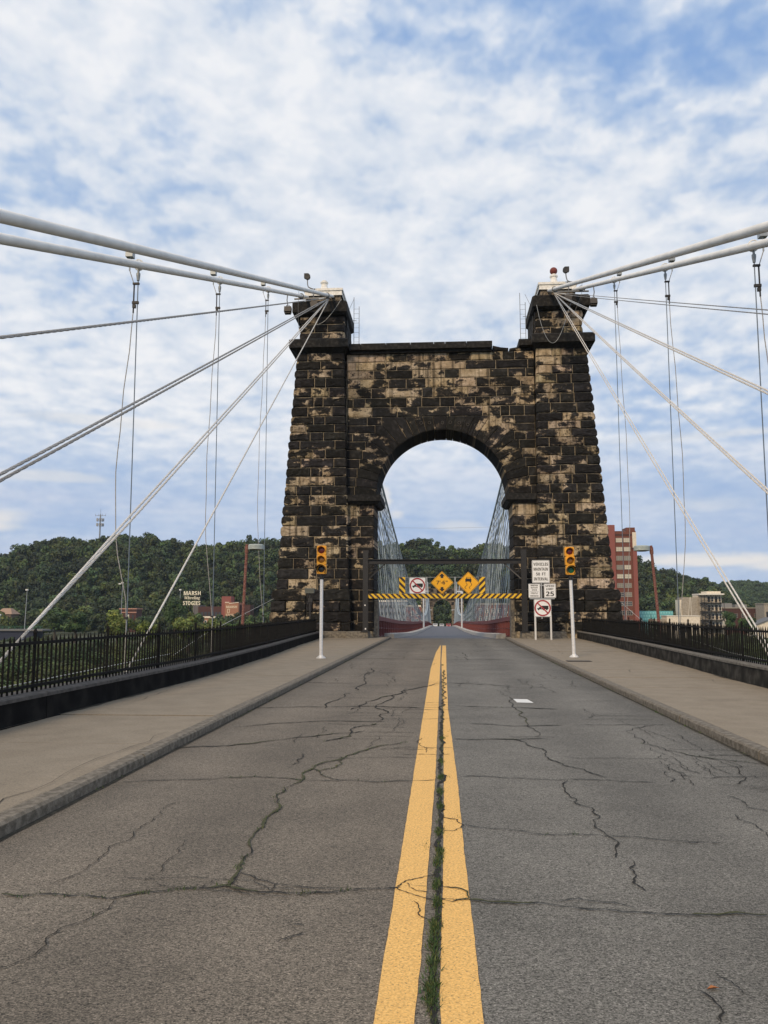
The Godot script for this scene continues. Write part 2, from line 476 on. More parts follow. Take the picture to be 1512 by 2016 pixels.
# ---------------------------------------------------------------- sky
func make_sky() -> ImageTexture:
	var W := 2560
	var H := 1280
	var S := 1024
	var f := FastNoiseLite.new()
	f.noise_type = FastNoiseLite.TYPE_SIMPLEX_SMOOTH
	f.seed = 11
	f.frequency = 0.0042
	f.fractal_octaves = 4
	var n1 := f.get_seamless_image(S, S).get_data()
	f.seed = 23
	f.frequency = 0.017
	f.fractal_octaves = 6
	f.fractal_gain = 0.66
	f.domain_warp_enabled = true
	f.domain_warp_amplitude = 22.0
	f.domain_warp_frequency = 0.012
	var n2 := f.get_seamless_image(S, S).get_data()
	var M := S - 1
	var px := PackedByteArray()
	px.resize(W * H * 3)
	var blobs := [[0.17, 37.5, 0.20, 0.085, -0.24], [0.30, 33.0, 0.12, 0.05, -0.18], [-0.1, 37.5, 0.2, 0.05, -0.22], [-0.33, 31.0, 0.05, 0.04, -0.25], [-0.02, 26.5, 0.03, 0.03, -0.22], [-0.12, 19.0, 0.02, 0.02, -0.3], [-0.36, 21.0, 0.06, 0.03, -0.28], [-0.17, 26.0, 0.2, 0.14, 0.16], [0.05, 21.0, 0.3, 0.08, 0.12], [-0.3, 19.5, 0.1, 0.05, 0.14]]
	# bright low cumulus: azimuth, elevation in degrees, half sizes, strength
	var puffs := [[-0.525, 5.6, 0.05, 1.1, 0.9], [-0.47, 8.7, 0.08, 0.5, 0.5], [0.30, 3.35, 0.085, 0.75, 1.1], [0.40, 2.9, 0.06, 0.6, 0.9], [0.30, 6.9, 0.07, 0.7, 0.3], [-0.075, 7.4, 0.014, 1.3, 0.9], [-0.055, 6.7, 0.012, 0.5, 0.7], [0.02, 5.9, 0.03, 0.6, 0.5], [-0.4, 12.5, 0.09, 0.5, 0.4], [0.3, 11.4, 0.12, 0.35, 0.35]]
	for j in H / 2:
		var el := PI / 2 - (j + 0.5) / H * PI
		var eld := rad_to_deg(el)
		var sy := sin(el)
		var k := cos(el) / (sy + 0.10)
		var low := smoothstep(5.0, 19.0, eld)
		var band := smoothstep(13.0, 7.0, eld)
		var t := clampf(eld / 42.0, 0.0, 1.0)
		# clear sky from the horizon up
		var br := lerpf(0.665, 0.515, pow(t, 0.8))
		var bg := lerpf(0.765, 0.65, pow(t, 0.8))
		var bb := lerpf(0.895, 0.845, t)
		for i in W:
			var az := (i + 0.5) / W * TAU
			if az > PI:
				az -= TAU
			var x := sin(az) * k
			var z := cos(az) * k
			var u := x * 150.0 + 300.0
			var w := z * 150.0 + 140.0
			var iu := int(floor(u))
			var iw := int(floor(w))
			var fu := u - iu
			var fw := w - iw
			var a00: int = n1[(iw & M) * S + (iu & M)]
			var a10: int = n1[(iw & M) * S + ((iu + 1) & M)]
			var a01: int = n1[((iw + 1) & M) * S + (iu & M)]
			var a11: int = n1[((iw + 1) & M) * S + ((iu + 1) & M)]
			var big := ((a00 * (1 - fu) + a10 * fu) * (1 - fw) + (a01 * (1 - fu) + a11 * fu) * fw) / 255.0
			u = x * 330.0 + 71.0
			w = z * 330.0 + 520.0
			iu = int(floor(u))
			iw = int(floor(w))
			fu = u - iu
			fw = w - iw
			a00 = n2[(iw & M) * S + (iu & M)]
			a10 = n2[(iw & M) * S + ((iu + 1) & M)]
			a01 = n2[((iw + 1) & M) * S + (iu & M)]
			a11 = n2[((iw + 1) & M) * S + ((iu + 1) & M)]
			var cell := ((a00 * (1 - fu) + a10 * fu) * (1 - fw) + (a01 * (1 - fu) + a11 * fu) * fw) / 255.0
			var cov := 0.81 - 0.06 * sin(az) + (big - 0.5) * 0.70 + (cell - 0.5) * (0.26 + 0.52 * low)
			for b in blobs:
				var da: float = (az - b[0]) / b[2]
				var de: float = (eld - b[1]) / (b[3] * 57.3)
				var q := da * da + de * de
				if q < 6.0:
					cov += b[4] * exp(-q)
			cov -= 0.14 * (1.0 - low)
			var a := smoothstep(0.14, 0.90, cov)
			var shade := clampf(0.55 + (cell - 0.5) * 1.25 + (big - 0.5) * 0.7, 0.0, 1.0)
			var cr := lerpf(0.765, 0.945, shade)
			var cg := lerpf(0.82, 0.952, shade)
			var cb := lerpf(0.895, 0.968, shade)
			var r := lerpf(br, cr, a)
			var g := lerpf(bg, cg, a)
			var bl := lerpf(bb, cb, a)
			if band > 0.0:
				# flat grey-blue sheets low down, with warm bright cumulus
				var s1: int = n1[((int(eld * 62.0) + 200) & M) * S + ((int(az * 210.0) + 77) & M)]
				var s2: int = n2[((int(eld * 26.0) + 40) & M) * S + ((int(az * 190.0) + 12) & M)]
				var sh := clampf((s1 / 255.0 - 0.45) * 1.6 + (s2 / 255.0 - 0.5) * 0.5, 0.0, 1.0)
				var g1 := 0.55 * band
				r = lerpf(r, lerpf(0.65, 0.765, sh), g1)
				g = lerpf(g, lerpf(0.735, 0.80, sh), g1)
				bl = lerpf(bl, lerpf(0.865, 0.885, sh), g1)
				for b in puffs:
					var da: float = (az - b[0]) / b[2]
					var de: float = (eld - b[1]) / b[3]
					if de < 0.0:
						de *= 1.8
					var q: float = da * da + de * de + (0.5 - s2 / 255.0) * 1.7
					if q < 1.6:
						var wgt: float = smoothstep(1.5, 0.1, q) * b[4]
						r = lerpf(r, 0.93, minf(wgt, 0.95))
						g = lerpf(g, 0.915, minf(wgt, 0.95))
						bl = lerpf(bl, 0.90, minf(wgt, 0.95))
			var o := (j * W + i) * 3
			px[o] = int(clampf(r, 0, 1) * 255.0)
			px[o + 1] = int(clampf(g, 0, 1) * 255.0)
			px[o + 2] = int(clampf(bl, 0, 1) * 255.0)
	var base := (H / 2 - 1) * W * 3
	for j in range(H / 2, H):
		for i in range(0, W):
			var o := (j * W + i) * 3
			px[o] = 120
			px[o + 1] = 125
			px[o + 2] = 125
	return ImageTexture.create_from_image(Image.create_from_data(W, H, false, Image.FORMAT_RGB8, px))


func _ready() -> void:
	rng.seed = 7
	var cam := Camera3D.new()
	cam.name = "camera"
	cam.position = Vector3(0, 1.55, 0)
	cam.rotation = Vector3(deg_to_rad(6.963), deg_to_rad(4.048), 0)
	cam.fov = 64.0
	cam.near = 0.05
	cam.far = 5000.0
	add_child(cam)
	cam.current = true
	var env := Environment.new()
	env.background_mode = Environment.BG_SKY
	var sky := Sky.new()
	var sm := PanoramaSkyMaterial.new()
	sm.panorama = make_sky()
	sm.energy_multiplier = 1.0
	sky.sky_material = sm
	env.sky = sky
	env.tonemap_mode = Environment.TONE_MAPPER_LINEAR
	env.tonemap_exposure = 1.0
	env.sdfgi_enabled = true
	env.ssao_enabled = true
	env.ssil_enabled = true
	env.fog_enabled = true
	env.fog_density = 0.00008
	env.fog_light_color = Color(0.72, 0.79, 0.88)
	var we := WorldEnvironment.new()
	we.name = "world_environment"
	we.environment = env
	add_child(we)
	var sun := DirectionalLight3D.new()
	sun.name = "sun"
	sun.light_energy = 0.72
	sun.light_color = Color(1.0, 0.88, 0.71)
	sun.light_angular_distance = 13.0
	sun.shadow_enabled = true
	add_child(sun)
	sun.look_at_from_position(Vector3.ZERO, Vector3(0.28, -0.56, -0.78))

	build_ground()
	build_road()
	build_tower()
	build_far_tower()
	build_main_span()
	build_cables()
	build_fences()
	build_gantry()
	build_signs_and_signals()
	build_tower_fittings()
	build_town()
	build_trees()
	build_far_traffic()


# ---------------------------------------------------------------- land
func crest(path: Array, u: float) -> float:
	for i in range(0, path.size() - 2, 2):
		if u <= path[i + 2]:
			if u < path[i]:
				return path[i + 1]
			return lerpf(path[i + 1], path[i + 3], (u - path[i]) / (path[i + 2] - path[i]))
	return path[-1]


var hill_noise := FastNoiseLite.new()


func land(x: float, d: float) -> float:
	var h := -9.0 + 0.6 * hill_noise.get_noise_2d(x * 2.0, d * 2.0)
	if d > 120.0 and d < 335.0:
		h -= 6.0 * smoothstep(120.0, 150.0, d) * smoothstep(335.0, 305.0, d)
	if d > 250.0:
		var u := x / d
		var t := crest(CREST_MAIN, u)
		var top := t * 640.0 - 11.0
		h = maxf(h, lerpf(-9.0, top, smoothstep(425.0, 640.0, d)) + 5.0 * hill_noise.get_noise_2d(x, d) * smoothstep(430.0, 520.0, d))
		if d > 640.0:
			h = lerpf(h, -10.0, smoothstep(760.0, 1000.0, d))
		var tf := crest(CREST_FAR, u)
		var topf := tf * 1150.0 - 11.0
		h = maxf(h, lerpf(-9.0, topf, smoothstep(760.0, 1150.0, d)) + 6.0 * hill_noise.get_noise_2d(x * 0.7, d * 0.7) * smoothstep(800.0, 900.0, d))
	return h


func build_ground() -> void:
	hill_noise.seed = 5
	hill_noise.frequency = 0.008
	var soil := noisy("soil_and_leaf_litter", [Color(0.03, 0.04, 0.016), Color(0.06, 0.07, 0.03), Color(0.08, 0.075, 0.04)], 0.03, 1.0)
	var mb := MB.new()
	var xs := []
	var ds := []
	var x := -1500.0
	while x <= 1500.0:
		xs.append(x)
		x += 18.0 if absf(x) < 520.0 else 60.0
	var d := -400.0
	while d <= 1700.0:
		ds.append(d)
		d += 14.0 if d > 100.0 and d < 800.0 else 30.0
	for i in xs.size() - 1:
		for j in ds.size() - 1:
			var q := []
			for k in [[i, j], [i + 1, j], [i + 1, j + 1], [i, j + 1]]:
				q.append(Vector3(xs[k[0]], land(xs[k[0]], ds[k[1]]), -ds[k[1]]))
			mb.quad(q[0], q[1], q[2], q[3])
	tag(struct("hills_and_valley_floor", mb.mesh(soil)), "dark wooded ground of the valley and the hills behind the tower")
	var wb := MB.new()
	wb.quad(Vector3(-1400, -12.6, -128), Vector3(1400, -12.6, -128), Vector3(1400, -12.6, -326), Vector3(-1400, -12.6, -326))
	var wm := mat("river_water", lin(0.03, 0.045, 0.04), 0.08)
	wm.metallic_specular = 0.5
	tag(struct("river", wb.mesh(wm)), "grey green river far below the main span")


# ---------------------------------------------------------------- road, kerbs, pavements
const KERB_L := [-14.0, -3.04, 30.0, -3.06, 50.0, -3.05]
const KERB_R := [-14.0, 3.28, 9.0, 3.31, 30.0, 3.45, 40.0, 3.5, 50.0, 3.66]
const WALL_L := [-14.0, -5.6, 4.0, -5.54, 10.1, -5.48, 18.2, -5.32, 27.8, -5.76, 36.0, -6.3, 48.0, -6.95]
const WALL_R := [-14.0, 6.0, 8.0, 6.1, 18.8, 6.22, 28.0, 6.8, 40.0, 7.35, 48.0, 7.5]


# grit of stones in tar or sand in concrete: grains of a few millimetres, each of its own shade, with pale and dark ones strewn in
func grit(seed_: int, size: int, base: Color, spread: float, odd: float) -> ImageTexture:
	var r := RandomNumberGenerator.new()
	r.seed = seed_
	var px := PackedByteArray()
	px.resize(size * size * 3)
	var prev := 0.0
	for j in size:
		for i in size:
			var v := (r.randf() + r.randf() - 1.0) * spread
			prev = prev * 0.35 + v
			var k := prev
			var q := r.randf()
			if q < odd:
				k += 0.30
			elif q > 1.0 - odd * 1.4:
				k -= 0.14
			var o := (j * size + i) * 3
			px[o] = int(pow(clampf(base.r + k, 0.015, 1.0), 0.4545) * 255.0)
			px[o + 1] = int(pow(clampf(base.g + k * 0.97, 0.015, 1.0), 0.4545) * 255.0)
			px[o + 2] = int(pow(clampf(base.b + k * 0.92, 0.015, 1.0), 0.4545) * 255.0)
	return ImageTexture.create_from_image(Image.create_from_data(size, size, false, Image.FORMAT_RGB8, px))


func asphalt() -> StandardMaterial3D:
	var m := StandardMaterial3D.new()
	m.resource_name = "worn_asphalt"
	m.albedo_texture = grit(5, 1024, Color(0.192, 0.187, 0.173), 0.19, 0.045)
	m.uv1_triplanar = true
	m.uv1_world_triplanar = true
	m.uv1_scale = Vector3.ONE / 4.3
	m.roughness = 0.92
	# broad staining: browner left lane, greyer right lane, darker wheel tracks and oil
	var W := 256
	var H := 1024
	var f := FastNoiseLite.new()
	f.seed = 41
	f.frequency = 0.012
	f.fractal_octaves = 5
	var a := f.get_image(W, H).get_data()
	f.seed = 43
	f.frequency = 0.05
	var b := f.get_image(W, H).get_data()
	var px := PackedByteArray()
	px.resize(W * H * 3)
	for j in H:
		for i in W:
			var x := (i + 0.5) / W * 8.0 - 4.0
			var t := smoothstep(-0.15, 0.15, x)
			var n: float = (a[j * W + i] / 255.0 - 0.5) * 0.13 + (b[j * W + i] / 255.0 - 0.5) * 0.08
			var track := 0.0
			for c in [-2.3, -0.9, 0.95, 2.35]:
				track += exp(-pow((x - c) / 0.3, 2.0))
			var oil := exp(-pow((x - 1.65) / 0.4, 2.0)) + exp(-pow((x + 1.6) / 0.4, 2.0))
			var l := 0.90 + n + 0.03 * track - 0.05 * oil
			var edge := smoothstep(2.5, 3.2, absf(x))
			l -= 0.10 * edge
			var o := (j * W + i) * 3
			px[o] = int(clampf(l * lerpf(1.0, 0.985, t), 0, 1) * 255)
			px[o + 1] = int(clampf(l * lerpf(0.945, 0.975, t), 0, 1) * 255)
			px[o + 2] = int(clampf(l * lerpf(0.88, 0.955, t), 0, 1) * 255)
	m.detail_enabled = true
	m.detail_albedo = ImageTexture.create_from_image(Image.create_from_data(W, H, false, Image.FORMAT_RGB8, px))
	m.detail_blend_mode = BaseMaterial3D.BLEND_MODE_MUL
	m.detail_uv_layer = BaseMaterial3D.DETAIL_UV_2
	m.uv2_triplanar = true
	m.uv2_world_triplanar = true
	m.uv2_scale = Vector3(1.0 / 8.0, 1.0, 1.0 / 30.0)
	m.uv2_offset = Vector3(0.5, 0, 0)
	return m


func solid(mb: MB, s0: Array, s1: Array) -> void:
	# joins two like cross-sections (outlines listed anticlockwise seen from the camera's end s0)
	var k := s0.size()
	for i in k:
		var j := (i + 1) % k
		mb.quad(s0[i], s0[j], s1[j], s1[i])
	for i in range(1, k - 1):
		mb.tri(s0[0], s0[i + 1], s0[i])
		mb.tri(s1[0], s1[i], s1[i + 1])


func flip(a: Array) -> Array:
	var b := a.duplicate()
	b.reverse()
	return b


func build_road() -> void:
	var rb := MB.new()
	var d := -14.0
	while d < 49.25:
		var e := minf(d + 1.5, 49.3)
		rb.quad(Vector3(at_len(KERB_L, d) - 0.05, 0, -d), Vector3(at_len(KERB_R, d) + 0.05, 0, -d), Vector3(at_len(KERB_R, e) + 0.05, 0, -e), Vector3(at_len(KERB_L, e) - 0.05, 0, -e))
		d = e
	var road := tag(struct("road", rb.mesh(asphalt())), "cracked grey asphalt road running up to the stone arch")

	# painted double line
	var paint := noisy("yellow_road_paint", [Color(0.80, 0.46, 0.125)], 0.55, 0.75)
	# worn: flecks of bare asphalt show through, more in some stretches
	paint.albedo_texture = noise_tex(61, 0.10, 1024, [[0.0, lin(0.15, 0.135, 0.11)], [0.17, lin(0.22, 0.18, 0.11)], [0.225, lin(0.80, 0.46, 0.13)], [0.5, lin(0.92, 0.55, 0.165)], [0.75, lin(0.97, 0.60, 0.20)]], 5)
	paint.detail_enabled = true
	paint.detail_albedo = grit(9, 512, Color(0.86, 0.86, 0.86), 0.24, 0.04)
	paint.detail_blend_mode = BaseMaterial3D.BLEND_MODE_MUL
	paint.detail_uv_layer = BaseMaterial3D.DETAIL_UV_2
	paint.uv2_triplanar = true
	paint.uv2_world_triplanar = true
	paint.uv2_scale = Vector3.ONE / 2.2
	for side in [[LINE_A_LEFT, LINE_A_RIGHT], [LINE_B_LEFT, LINE_B_RIGHT]]:
		var pl := to_dv(side[0])
		var pr := to_dv(side[1])
		var mb := MB.new()
		d = -6.0
		var jl := 0.0
		var jr := 0.0
		while d < 38.3:
			var e := d + 0.03 + maxf(0.0, d) * 0.012
			var jl2 := rng.randf_range(-0.002, 0.002)
			var jr2 := rng.randf_range(-0.002, 0.002)
			mb.quad(Vector3(ext(pl, d) + jl, 0.004, -d), Vector3(ext(pr, d) + jr, 0.004, -d), Vector3(ext(pr, e) + jr2, 0.004, -e), Vector3(ext(pl, e) + jl2, 0.004, -e))
			jl = jl2
			jr = jr2
			d = e
		put("painted_line", mb.mesh(paint), road)
	var wb := MB.new()
	wb.quad(Vector3(1.27, 0.004, -14.55), Vector3(1.55, 0.004, -14.5), Vector3(1.50, 0.004, -15.08), Vector3(1.25, 0.004, -15.12))
	put("painted_mark", wb.mesh(mat("white_road_paint", lin(0.72, 0.72, 0.70), 0.7)), road)

	# cracks: dark jagged gaps
	var dark := mat("crack_shadowed_dirt", lin(0.014, 0.013, 0.011), 1.0)
	var moss := noisy("crack_moss", [Color(0.022, 0.024, 0.012), Color(0.055, 0.06, 0.022), Color(0.10, 0.10, 0.045)], 3.0, 1.0, 0.1)
	var weeds := MB.new()
	for c in CRACKS:
		var flat: Array = c[2]
		var pts: Array = []
		for i in range(0, flat.size(), 2):
			pts.append(Vector2(flat[i], flat[i + 1]))
		pts = jagged(pts)
		var mb := MB.new()
		ribbon(mb, pts, c[0] * lerpf(0.5, 0.95, clampf((pts[0].y - 4.5) / 5.0, 0.0, 1.0)), 0.008)
		put("crack", mb.mesh(dark), road)
		if c[1] > 0.0:
			# moss in the gap, in broken runs
			var run: Array = []
			for i in pts.size():
				var on: bool = hill_noise.get_noise_2d(pts[i].x * 70.0, pts[i].y * 70.0) > 0.32 - c[1] * 0.5
				if on:
					run.append(pts[i])
				if (not on or i == pts.size() - 1):
					if run.size() > 2:
						var gb := MB.new()
						ribbon(gb, run, c[0] * 0.85, 0.0105)
						put("moss", gb.mesh(moss), road)
					run = []
			for i in pts.size():
				if rng.randf() < c[1] * 0.9 and hill_noise.get_noise_2d(pts[i].x * 90.0, pts[i].y * 90.0) > 0.05 - c[1] * 0.25:
					for k in 7:
						blade(weeds, pts[i] + Vector2(rng.randf_range(-0.025, 0.025), rng.randf_range(-0.03, 0.03)), rng.randf_range(0.008, 0.022))
	# fine web of hairline cracks over the far road
	var webs := [[-1.35, 4.85, 0.5, 0.16], [-0.9, 4.8, 0.35, 0.12], [-1.9, 4.8, 0.4, 0.1], [-0.9, 9.6, 0.5, 1.2], [-0.8, 13.0, 0.5, 2.5], [-0.7, 17.0, 0.5, 3.0], [-1.3, 12.0, 0.6, 2.0], [2.5, 8.2, 0.6, 0.7], [2.9, 7.4, 0.4, 0.9], [2.8, 9.6, 0.5, 1.0], [-0.1, 4.9, 0.3, 0.25], [1.7, 16.0, 0.8, 4.0], [2.6, 20.0, 0.6, 5.0], [-2.2, 20.0, 0.6, 5.0]]
	for i in 150:
		var cx := rng.randf_range(-2.7, 3.1)
		var cd := rng.randf_range(9.0, 44.0)
		if i >= 34:
			var wbx: Array = webs[i % webs.size()]
			cx = wbx[0] + rng.randfn(0, wbx[2] * 0.6)
			cd = wbx[1] + rng.randfn(0, wbx[3] * 0.6)
			if cd < 6.0 and i % 3 > 0:
				continue
		var n := rng.randi_range(2, 4)
		var along := rng.randf() < (0.5 if cd > 7.0 else 0.15)
		var pts: Array = [Vector2(cx, cd)]
		for k in n:
			var sc := clampf(cd / 16.0, 0.22, 1.0)
			pts.append(pts[-1] + (Vector2(rng.randf_range(-0.15, 0.15), rng.randf_range(0.3, 0.9)) if along else Vector2(rng.randf_range(0.25, 0.6), rng.randf_range(-0.12, 0.12))) * sc)
		var mb := MB.new()
		ribbon(mb, jagged(pts), 0.0032 + cd * 0.0004, 0.008)
		put("crack", mb.mesh(dark), road)
	var seam: Array = []
	for i in range(0, SEAM.size(), 2):
		seam.append(Vector2(SEAM[i], SEAM[i + 1]))
	seam.push_front(Vector2(-0.05, -3.0))
	var sb := MB.new()
	ribbon(sb, jagged(jagged(seam, 0.008), 0.11), 0.034, 0.0085)
	put("crack", sb.mesh(dark), road)
	for i in range(0, WEEDS.size(), 2):
		var o := Vector2(WEEDS[i], WEEDS[i + 1])
		var mid := absf(o.x + 0.04) < 0.03
		for k in (150 if mid else 22):
			blade(weeds, o + Vector2(rng.randfn(0, 0.014), rng.randfn(0, 0.06)), rng.randf_range(0.008, 0.03) if mid else rng.randf_range(0.004, 0.012))
	for i in 420:
		var dd := 2.5 + 20.0 * pow(rng.randf(), 1.6)
		var o := Vector2(at_len(to_dv(SEAM), dd), dd)
		for k in 5:
			blade(weeds, o + Vector2(rng.randfn(0, 0.012), rng.randfn(0, 0.03)), rng.randf_range(0.006, 0.02))
	# weeds and dirt along the foot of the kerbs
	for i in 260:
		var right := rng.randf() < 0.6
		var dd := rng.randf_range(6.0, 30.0)
		var o := Vector2(at_len(KERB_R, dd) - 0.03 if right else at_len(KERB_L, dd) + 0.03, dd)
		if hill_noise.get_noise_1d(dd * 60.0 + (50.0 if right else 0.0)) > 0.1:
			for k in 5:
				blade(weeds, o + Vector2(rng.randfn(0, 0.012), rng.randfn(0, 0.04)), rng.randf_range(0.01, 0.03))
	var wm := mat("weed_leaf", Color.WHITE, 0.85)
	wm.vertex_color_use_as_albedo = true
	var w := put("weeds", weeds.mesh(wm))
	stuff(w, "small green weeds growing in the road cracks and along the kerbs")
	# dirt strips where road meets kerb
	for side in 2:
		var gb := MB.new()
		d = 2.0
		while d < 48.0:
			var e := d + 0.2
			var path: Array = KERB_R if side == 1 else KERB_L
			var s := -1.0 if side == 1 else 1.0
			var w0 := 0.035 + 0.03 * absf(hill_noise.get_noise_1d(d * 70.0 + side * 400.0))
			var w1 := 0.035 + 0.03 * absf(hill_noise.get_noise_1d(e * 70.0 + side * 400.0))
			var a := Vector3(at_len(path, d), 0.006, -d)
			var b := Vector3(at_len(path, d) + s * w0, 0.006, -d)
			var a2 := Vector3(at_len(path, e), 0.006, -e)
			var b2 := Vector3(at_len(path, e) + s * w1, 0.006, -e)
			if side == 1:
				gb.quad(b, a, a2, b2)
			else:
				gb.quad(a, b, b2, a2)
			d = e
		put("gutter_dirt", gb.mesh(noisy("gutter_dirt", [Color(0.02, 0.018, 0.013), Color(0.06, 0.055, 0.04)], 1.2, 1.0)), road)

	# kerbs and pavements
	var kerb_m := noisy("kerb_concrete", [Color(0.13, 0.112, 0.086), Color(0.20, 0.174, 0.137), Color(0.27, 0.238, 0.192)], 0.5, 0.92, 0.02, 1024)
	var slab_m := noisy("pavement_concrete", [Color(0.285, 0.238, 0.175), Color(0.308, 0.258, 0.192), Color(0.328, 0.276, 0.207)], 0.16, 0.93, 0.009, 1024)
	slab_m.detail_enabled = true
	slab_m.detail_albedo = grit(21, 512, Color(0.80, 0.80, 0.80), 0.28, 0.03)
	slab_m.detail_blend_mode = BaseMaterial3D.BLEND_MODE_MUL
	slab_m.detail_uv_layer = BaseMaterial3D.DETAIL_UV_2
	slab_m.uv2_triplanar = true
	slab_m.uv2_world_triplanar = true
	slab_m.uv2_scale = Vector3.ONE / 2.6
	for key in ["detail_enabled", "detail_albedo", "detail_blend_mode", "detail_uv_layer", "uv2_triplanar", "uv2_world_triplanar", "uv2_scale"]:
		kerb_m.set(key, slab_m.get(key))
	for side in 2:
		var s := -1.0 if side == 0 else 1.0
		var kp: Array = KERB_L if side == 0 else KERB_R
		var wp: Array = WALL_L if side == 0 else WALL_R
		var kerb := thing("kerb", "kerb of long concrete stones on the left of the road" if side == 0 else "kerb of long concrete stones on the right of the road, bending out near the arch", "", Vector3.ZERO)
		kerb.set_meta("kind", "structure")
		d = -8.0
		while d < 48.8:
			var e := minf(d + rng.randf_range(2.6, 3.2), 49.0)
			if e > 47.6:
				e = 49.0
			var mb := MB.new()
			var n := 8
			for q in n:
				var da := lerpf(d + 0.012, e - 0.012, float(q) / n)
				var db := lerpf(d + 0.012, e - 0.012, (q + 1.0) / n)
				var secs := []
				for dd in [da, db]:
					var kx := at_len(kp, dd)
					var sec := [Vector3(kx, -0.1, -dd), Vector3(kx + s * 0.006 + s * 0.006 * sin(dd * 9.0) * sin(dd * 3.7), 0.082, -dd), Vector3(kx + s * 0.03, 0.102, -dd), Vector3(kx + s * 0.16, 0.104, -dd), Vector3(kx + s * 0.16, -0.1, -dd)]
					secs.append(sec if side == 0 else flip(sec))
				solid(mb, secs[0], secs[1])
			put("kerb_stone", mb.mesh(kerb_m), kerb)
			d = e
		var walk := thing("pavement", "brownish concrete pavement on the left, beside the black fence wall" if side == 0 else "brownish concrete pavement on the right, with the sign posts at its end", "", Vector3.ZERO)
		walk.set_meta("kind", "structure")
		d = -8.0
		while d < 48.9:
			var e := minf(d + 2.45, 49.0)
			var mb := MB.new()
			var h := 0.10 + rng.randf_range(-0.006, 0.006)
			var n := 2
			for q in n:
				var da := lerpf(d + 0.009, e - 0.009, float(q) / n)
				var db := lerpf(d + 0.009, e - 0.009, (q + 1.0) / n)
				var secs := []
				for dd in [da, db]:
					var x0: float = at_len(kp, dd) + s * 0.168
					var x1: float = smooth_at(wp, dd) + s * 0.05
					var sec := [Vector3(x0, 0.02, -dd), Vector3(x0, h - 0.008, -dd), Vector3(x0 + s * 0.015, h, -dd), Vector3(x1, h, -dd), Vector3(x1, 0.02, -dd)]
					secs.append(sec if side == 0 else flip(sec))
				solid(mb, secs[0], secs[1])
			put("slab", mb.mesh(slab_m), walk)
			d = e
		# dirt gathered along the foot of the wall
		var db2 := MB.new()
		d = 3.0
		while d < 46.0:
			var e := d + 0.15
			var w0 := 0.09 * maxf(0.0, 0.25 + hill_noise.get_noise_1d(d * 60.0 + side * 900.0) + 0.6 * hill_noise.get_noise_1d(d * 260.0))
			var w1 := 0.09 * maxf(0.0, 0.25 + hill_noise.get_noise_1d(e * 60.0 + side * 900.0) + 0.6 * hill_noise.get_noise_1d(e * 260.0))
			var a := Vector3(smooth_at(wp, d), 0.1135, -d)
			var b := Vector3(smooth_at(wp, e), 0.1135, -e)
			if w0 + w1 > 0.004:
				if side == 0:
					db2.quad(a, a + Vector3(w0, 0, 0), b + Vector3(w1, 0, 0), b)
				else:
					db2.quad(a - Vector3(w0, 0, 0), a, b, b - Vector3(w1, 0, 0))
			d = e
		put("gutter_dirt", db2.mesh(noisy("gutter_dirt", [Color(0.02, 0.018, 0.013), Color(0.06, 0.055, 0.04)], 1.2, 1.0)), walk)
		# cracks in the slabs
		var cr: Array = [[[-4.2, 22.5], [-4.0, 22.7], [-3.4, 22.6]], [[-3.9, 24.4], [-3.5, 25.6], [-3.2, 26.6]], [[-5.0, 13.0], [-5.05, 14.5], [-5.1, 16.5]], [[-3.33, 4.5], [-3.34, 7.0], [-3.33, 10.0]]] if side == 0 else [[[5.7, 14.0], [4.9, 14.2], [4.1, 14.1]], [[3.9, 24.0], [4.4, 24.1], [5.0, 23.9]], [[4.1, 29.0], [4.3, 31.0], [4.25, 33.0]], [[5.6, 17.6], [5.8, 18.4], [5.5, 19.0]], [[4.5, 20.5], [4.7, 21.5]], [[5.0, 38.0], [5.2, 41.0]]]
		for c in cr:
			var pts: Array = []
			for p in c:
				pts.append(Vector2(p[0], p[1]))
			var mb := MB.new()
			ribbon(mb, jagged(pts), 0.008, 0.111)
			put("crack", mb.mesh(dark), walk)
		# the deck that carries the pavement
		var ub := MB.new()
		d = -8.0
		while d < 49.0:
			var e := minf(d + 3.0, 49.0)
			var secs := []
			for dd in [d, e]:
				var sec := [Vector3(0.0, -0.7, -dd), Vector3(0.0, -0.03, -dd), Vector3(smooth_at(wp, dd) + s * 0.6, -0.03, -dd), Vector3(smooth_at(wp, dd) + s * 0.6, -0.7, -dd)]
				secs.append(sec if side == 0 else flip(sec))
			solid(ub, secs[0], secs[1])
			d = e
		tag(struct("bridge_deck", ub.mesh(mat("deck_underside", lin(0.06, 0.055, 0.05), 0.9))), "concrete deck under the left pavement" if side == 0 else "concrete deck under the right pavement")
	# a steel plate set into the right pavement and a dead leaf on the road
	var pb := MB.new()
	pb.box(Vector3(4.02, 0.110, -25.0), Vector3(0.7, 0.008, 0.5))
	tag(put("access_plate", pb.mesh(mat("rusty_plate", lin(0.05, 0.042, 0.035), 0.7))), "dark steel access plate in the right pavement by the signal post", "access plate")
	var lb := MB.new()
	for k in 4:
		lb.tri(Vector3(1.075, 0.006, -3.68 - k * 0.002), Vector3(1.1 + k * 0.004, 0.016, -3.675), Vector3(1.13, 0.008, -3.69))
		lb.tri(Vector3(1.075, 0.006, -3.68), Vector3(1.13, 0.008, -3.69), Vector3(1.1, 0.012, -3.70 - k * 0.002))
	tag(put("dead_leaf", lb.mesh(mat("dead_leaf", lin(0.35, 0.13, 0.04), 0.8))), "small orange brown dead leaf lying on the right lane", "leaf")


func to_dv(flat: Array) -> Array:
	var r := []
	for i in range(0, flat.size(), 2):
		r.append(flat[i + 1])
		r.append(flat[i])
	return r


func ext(p: Array, d: float) -> float:
	return at_len(p, clampf(d, p[0], p[-2]))


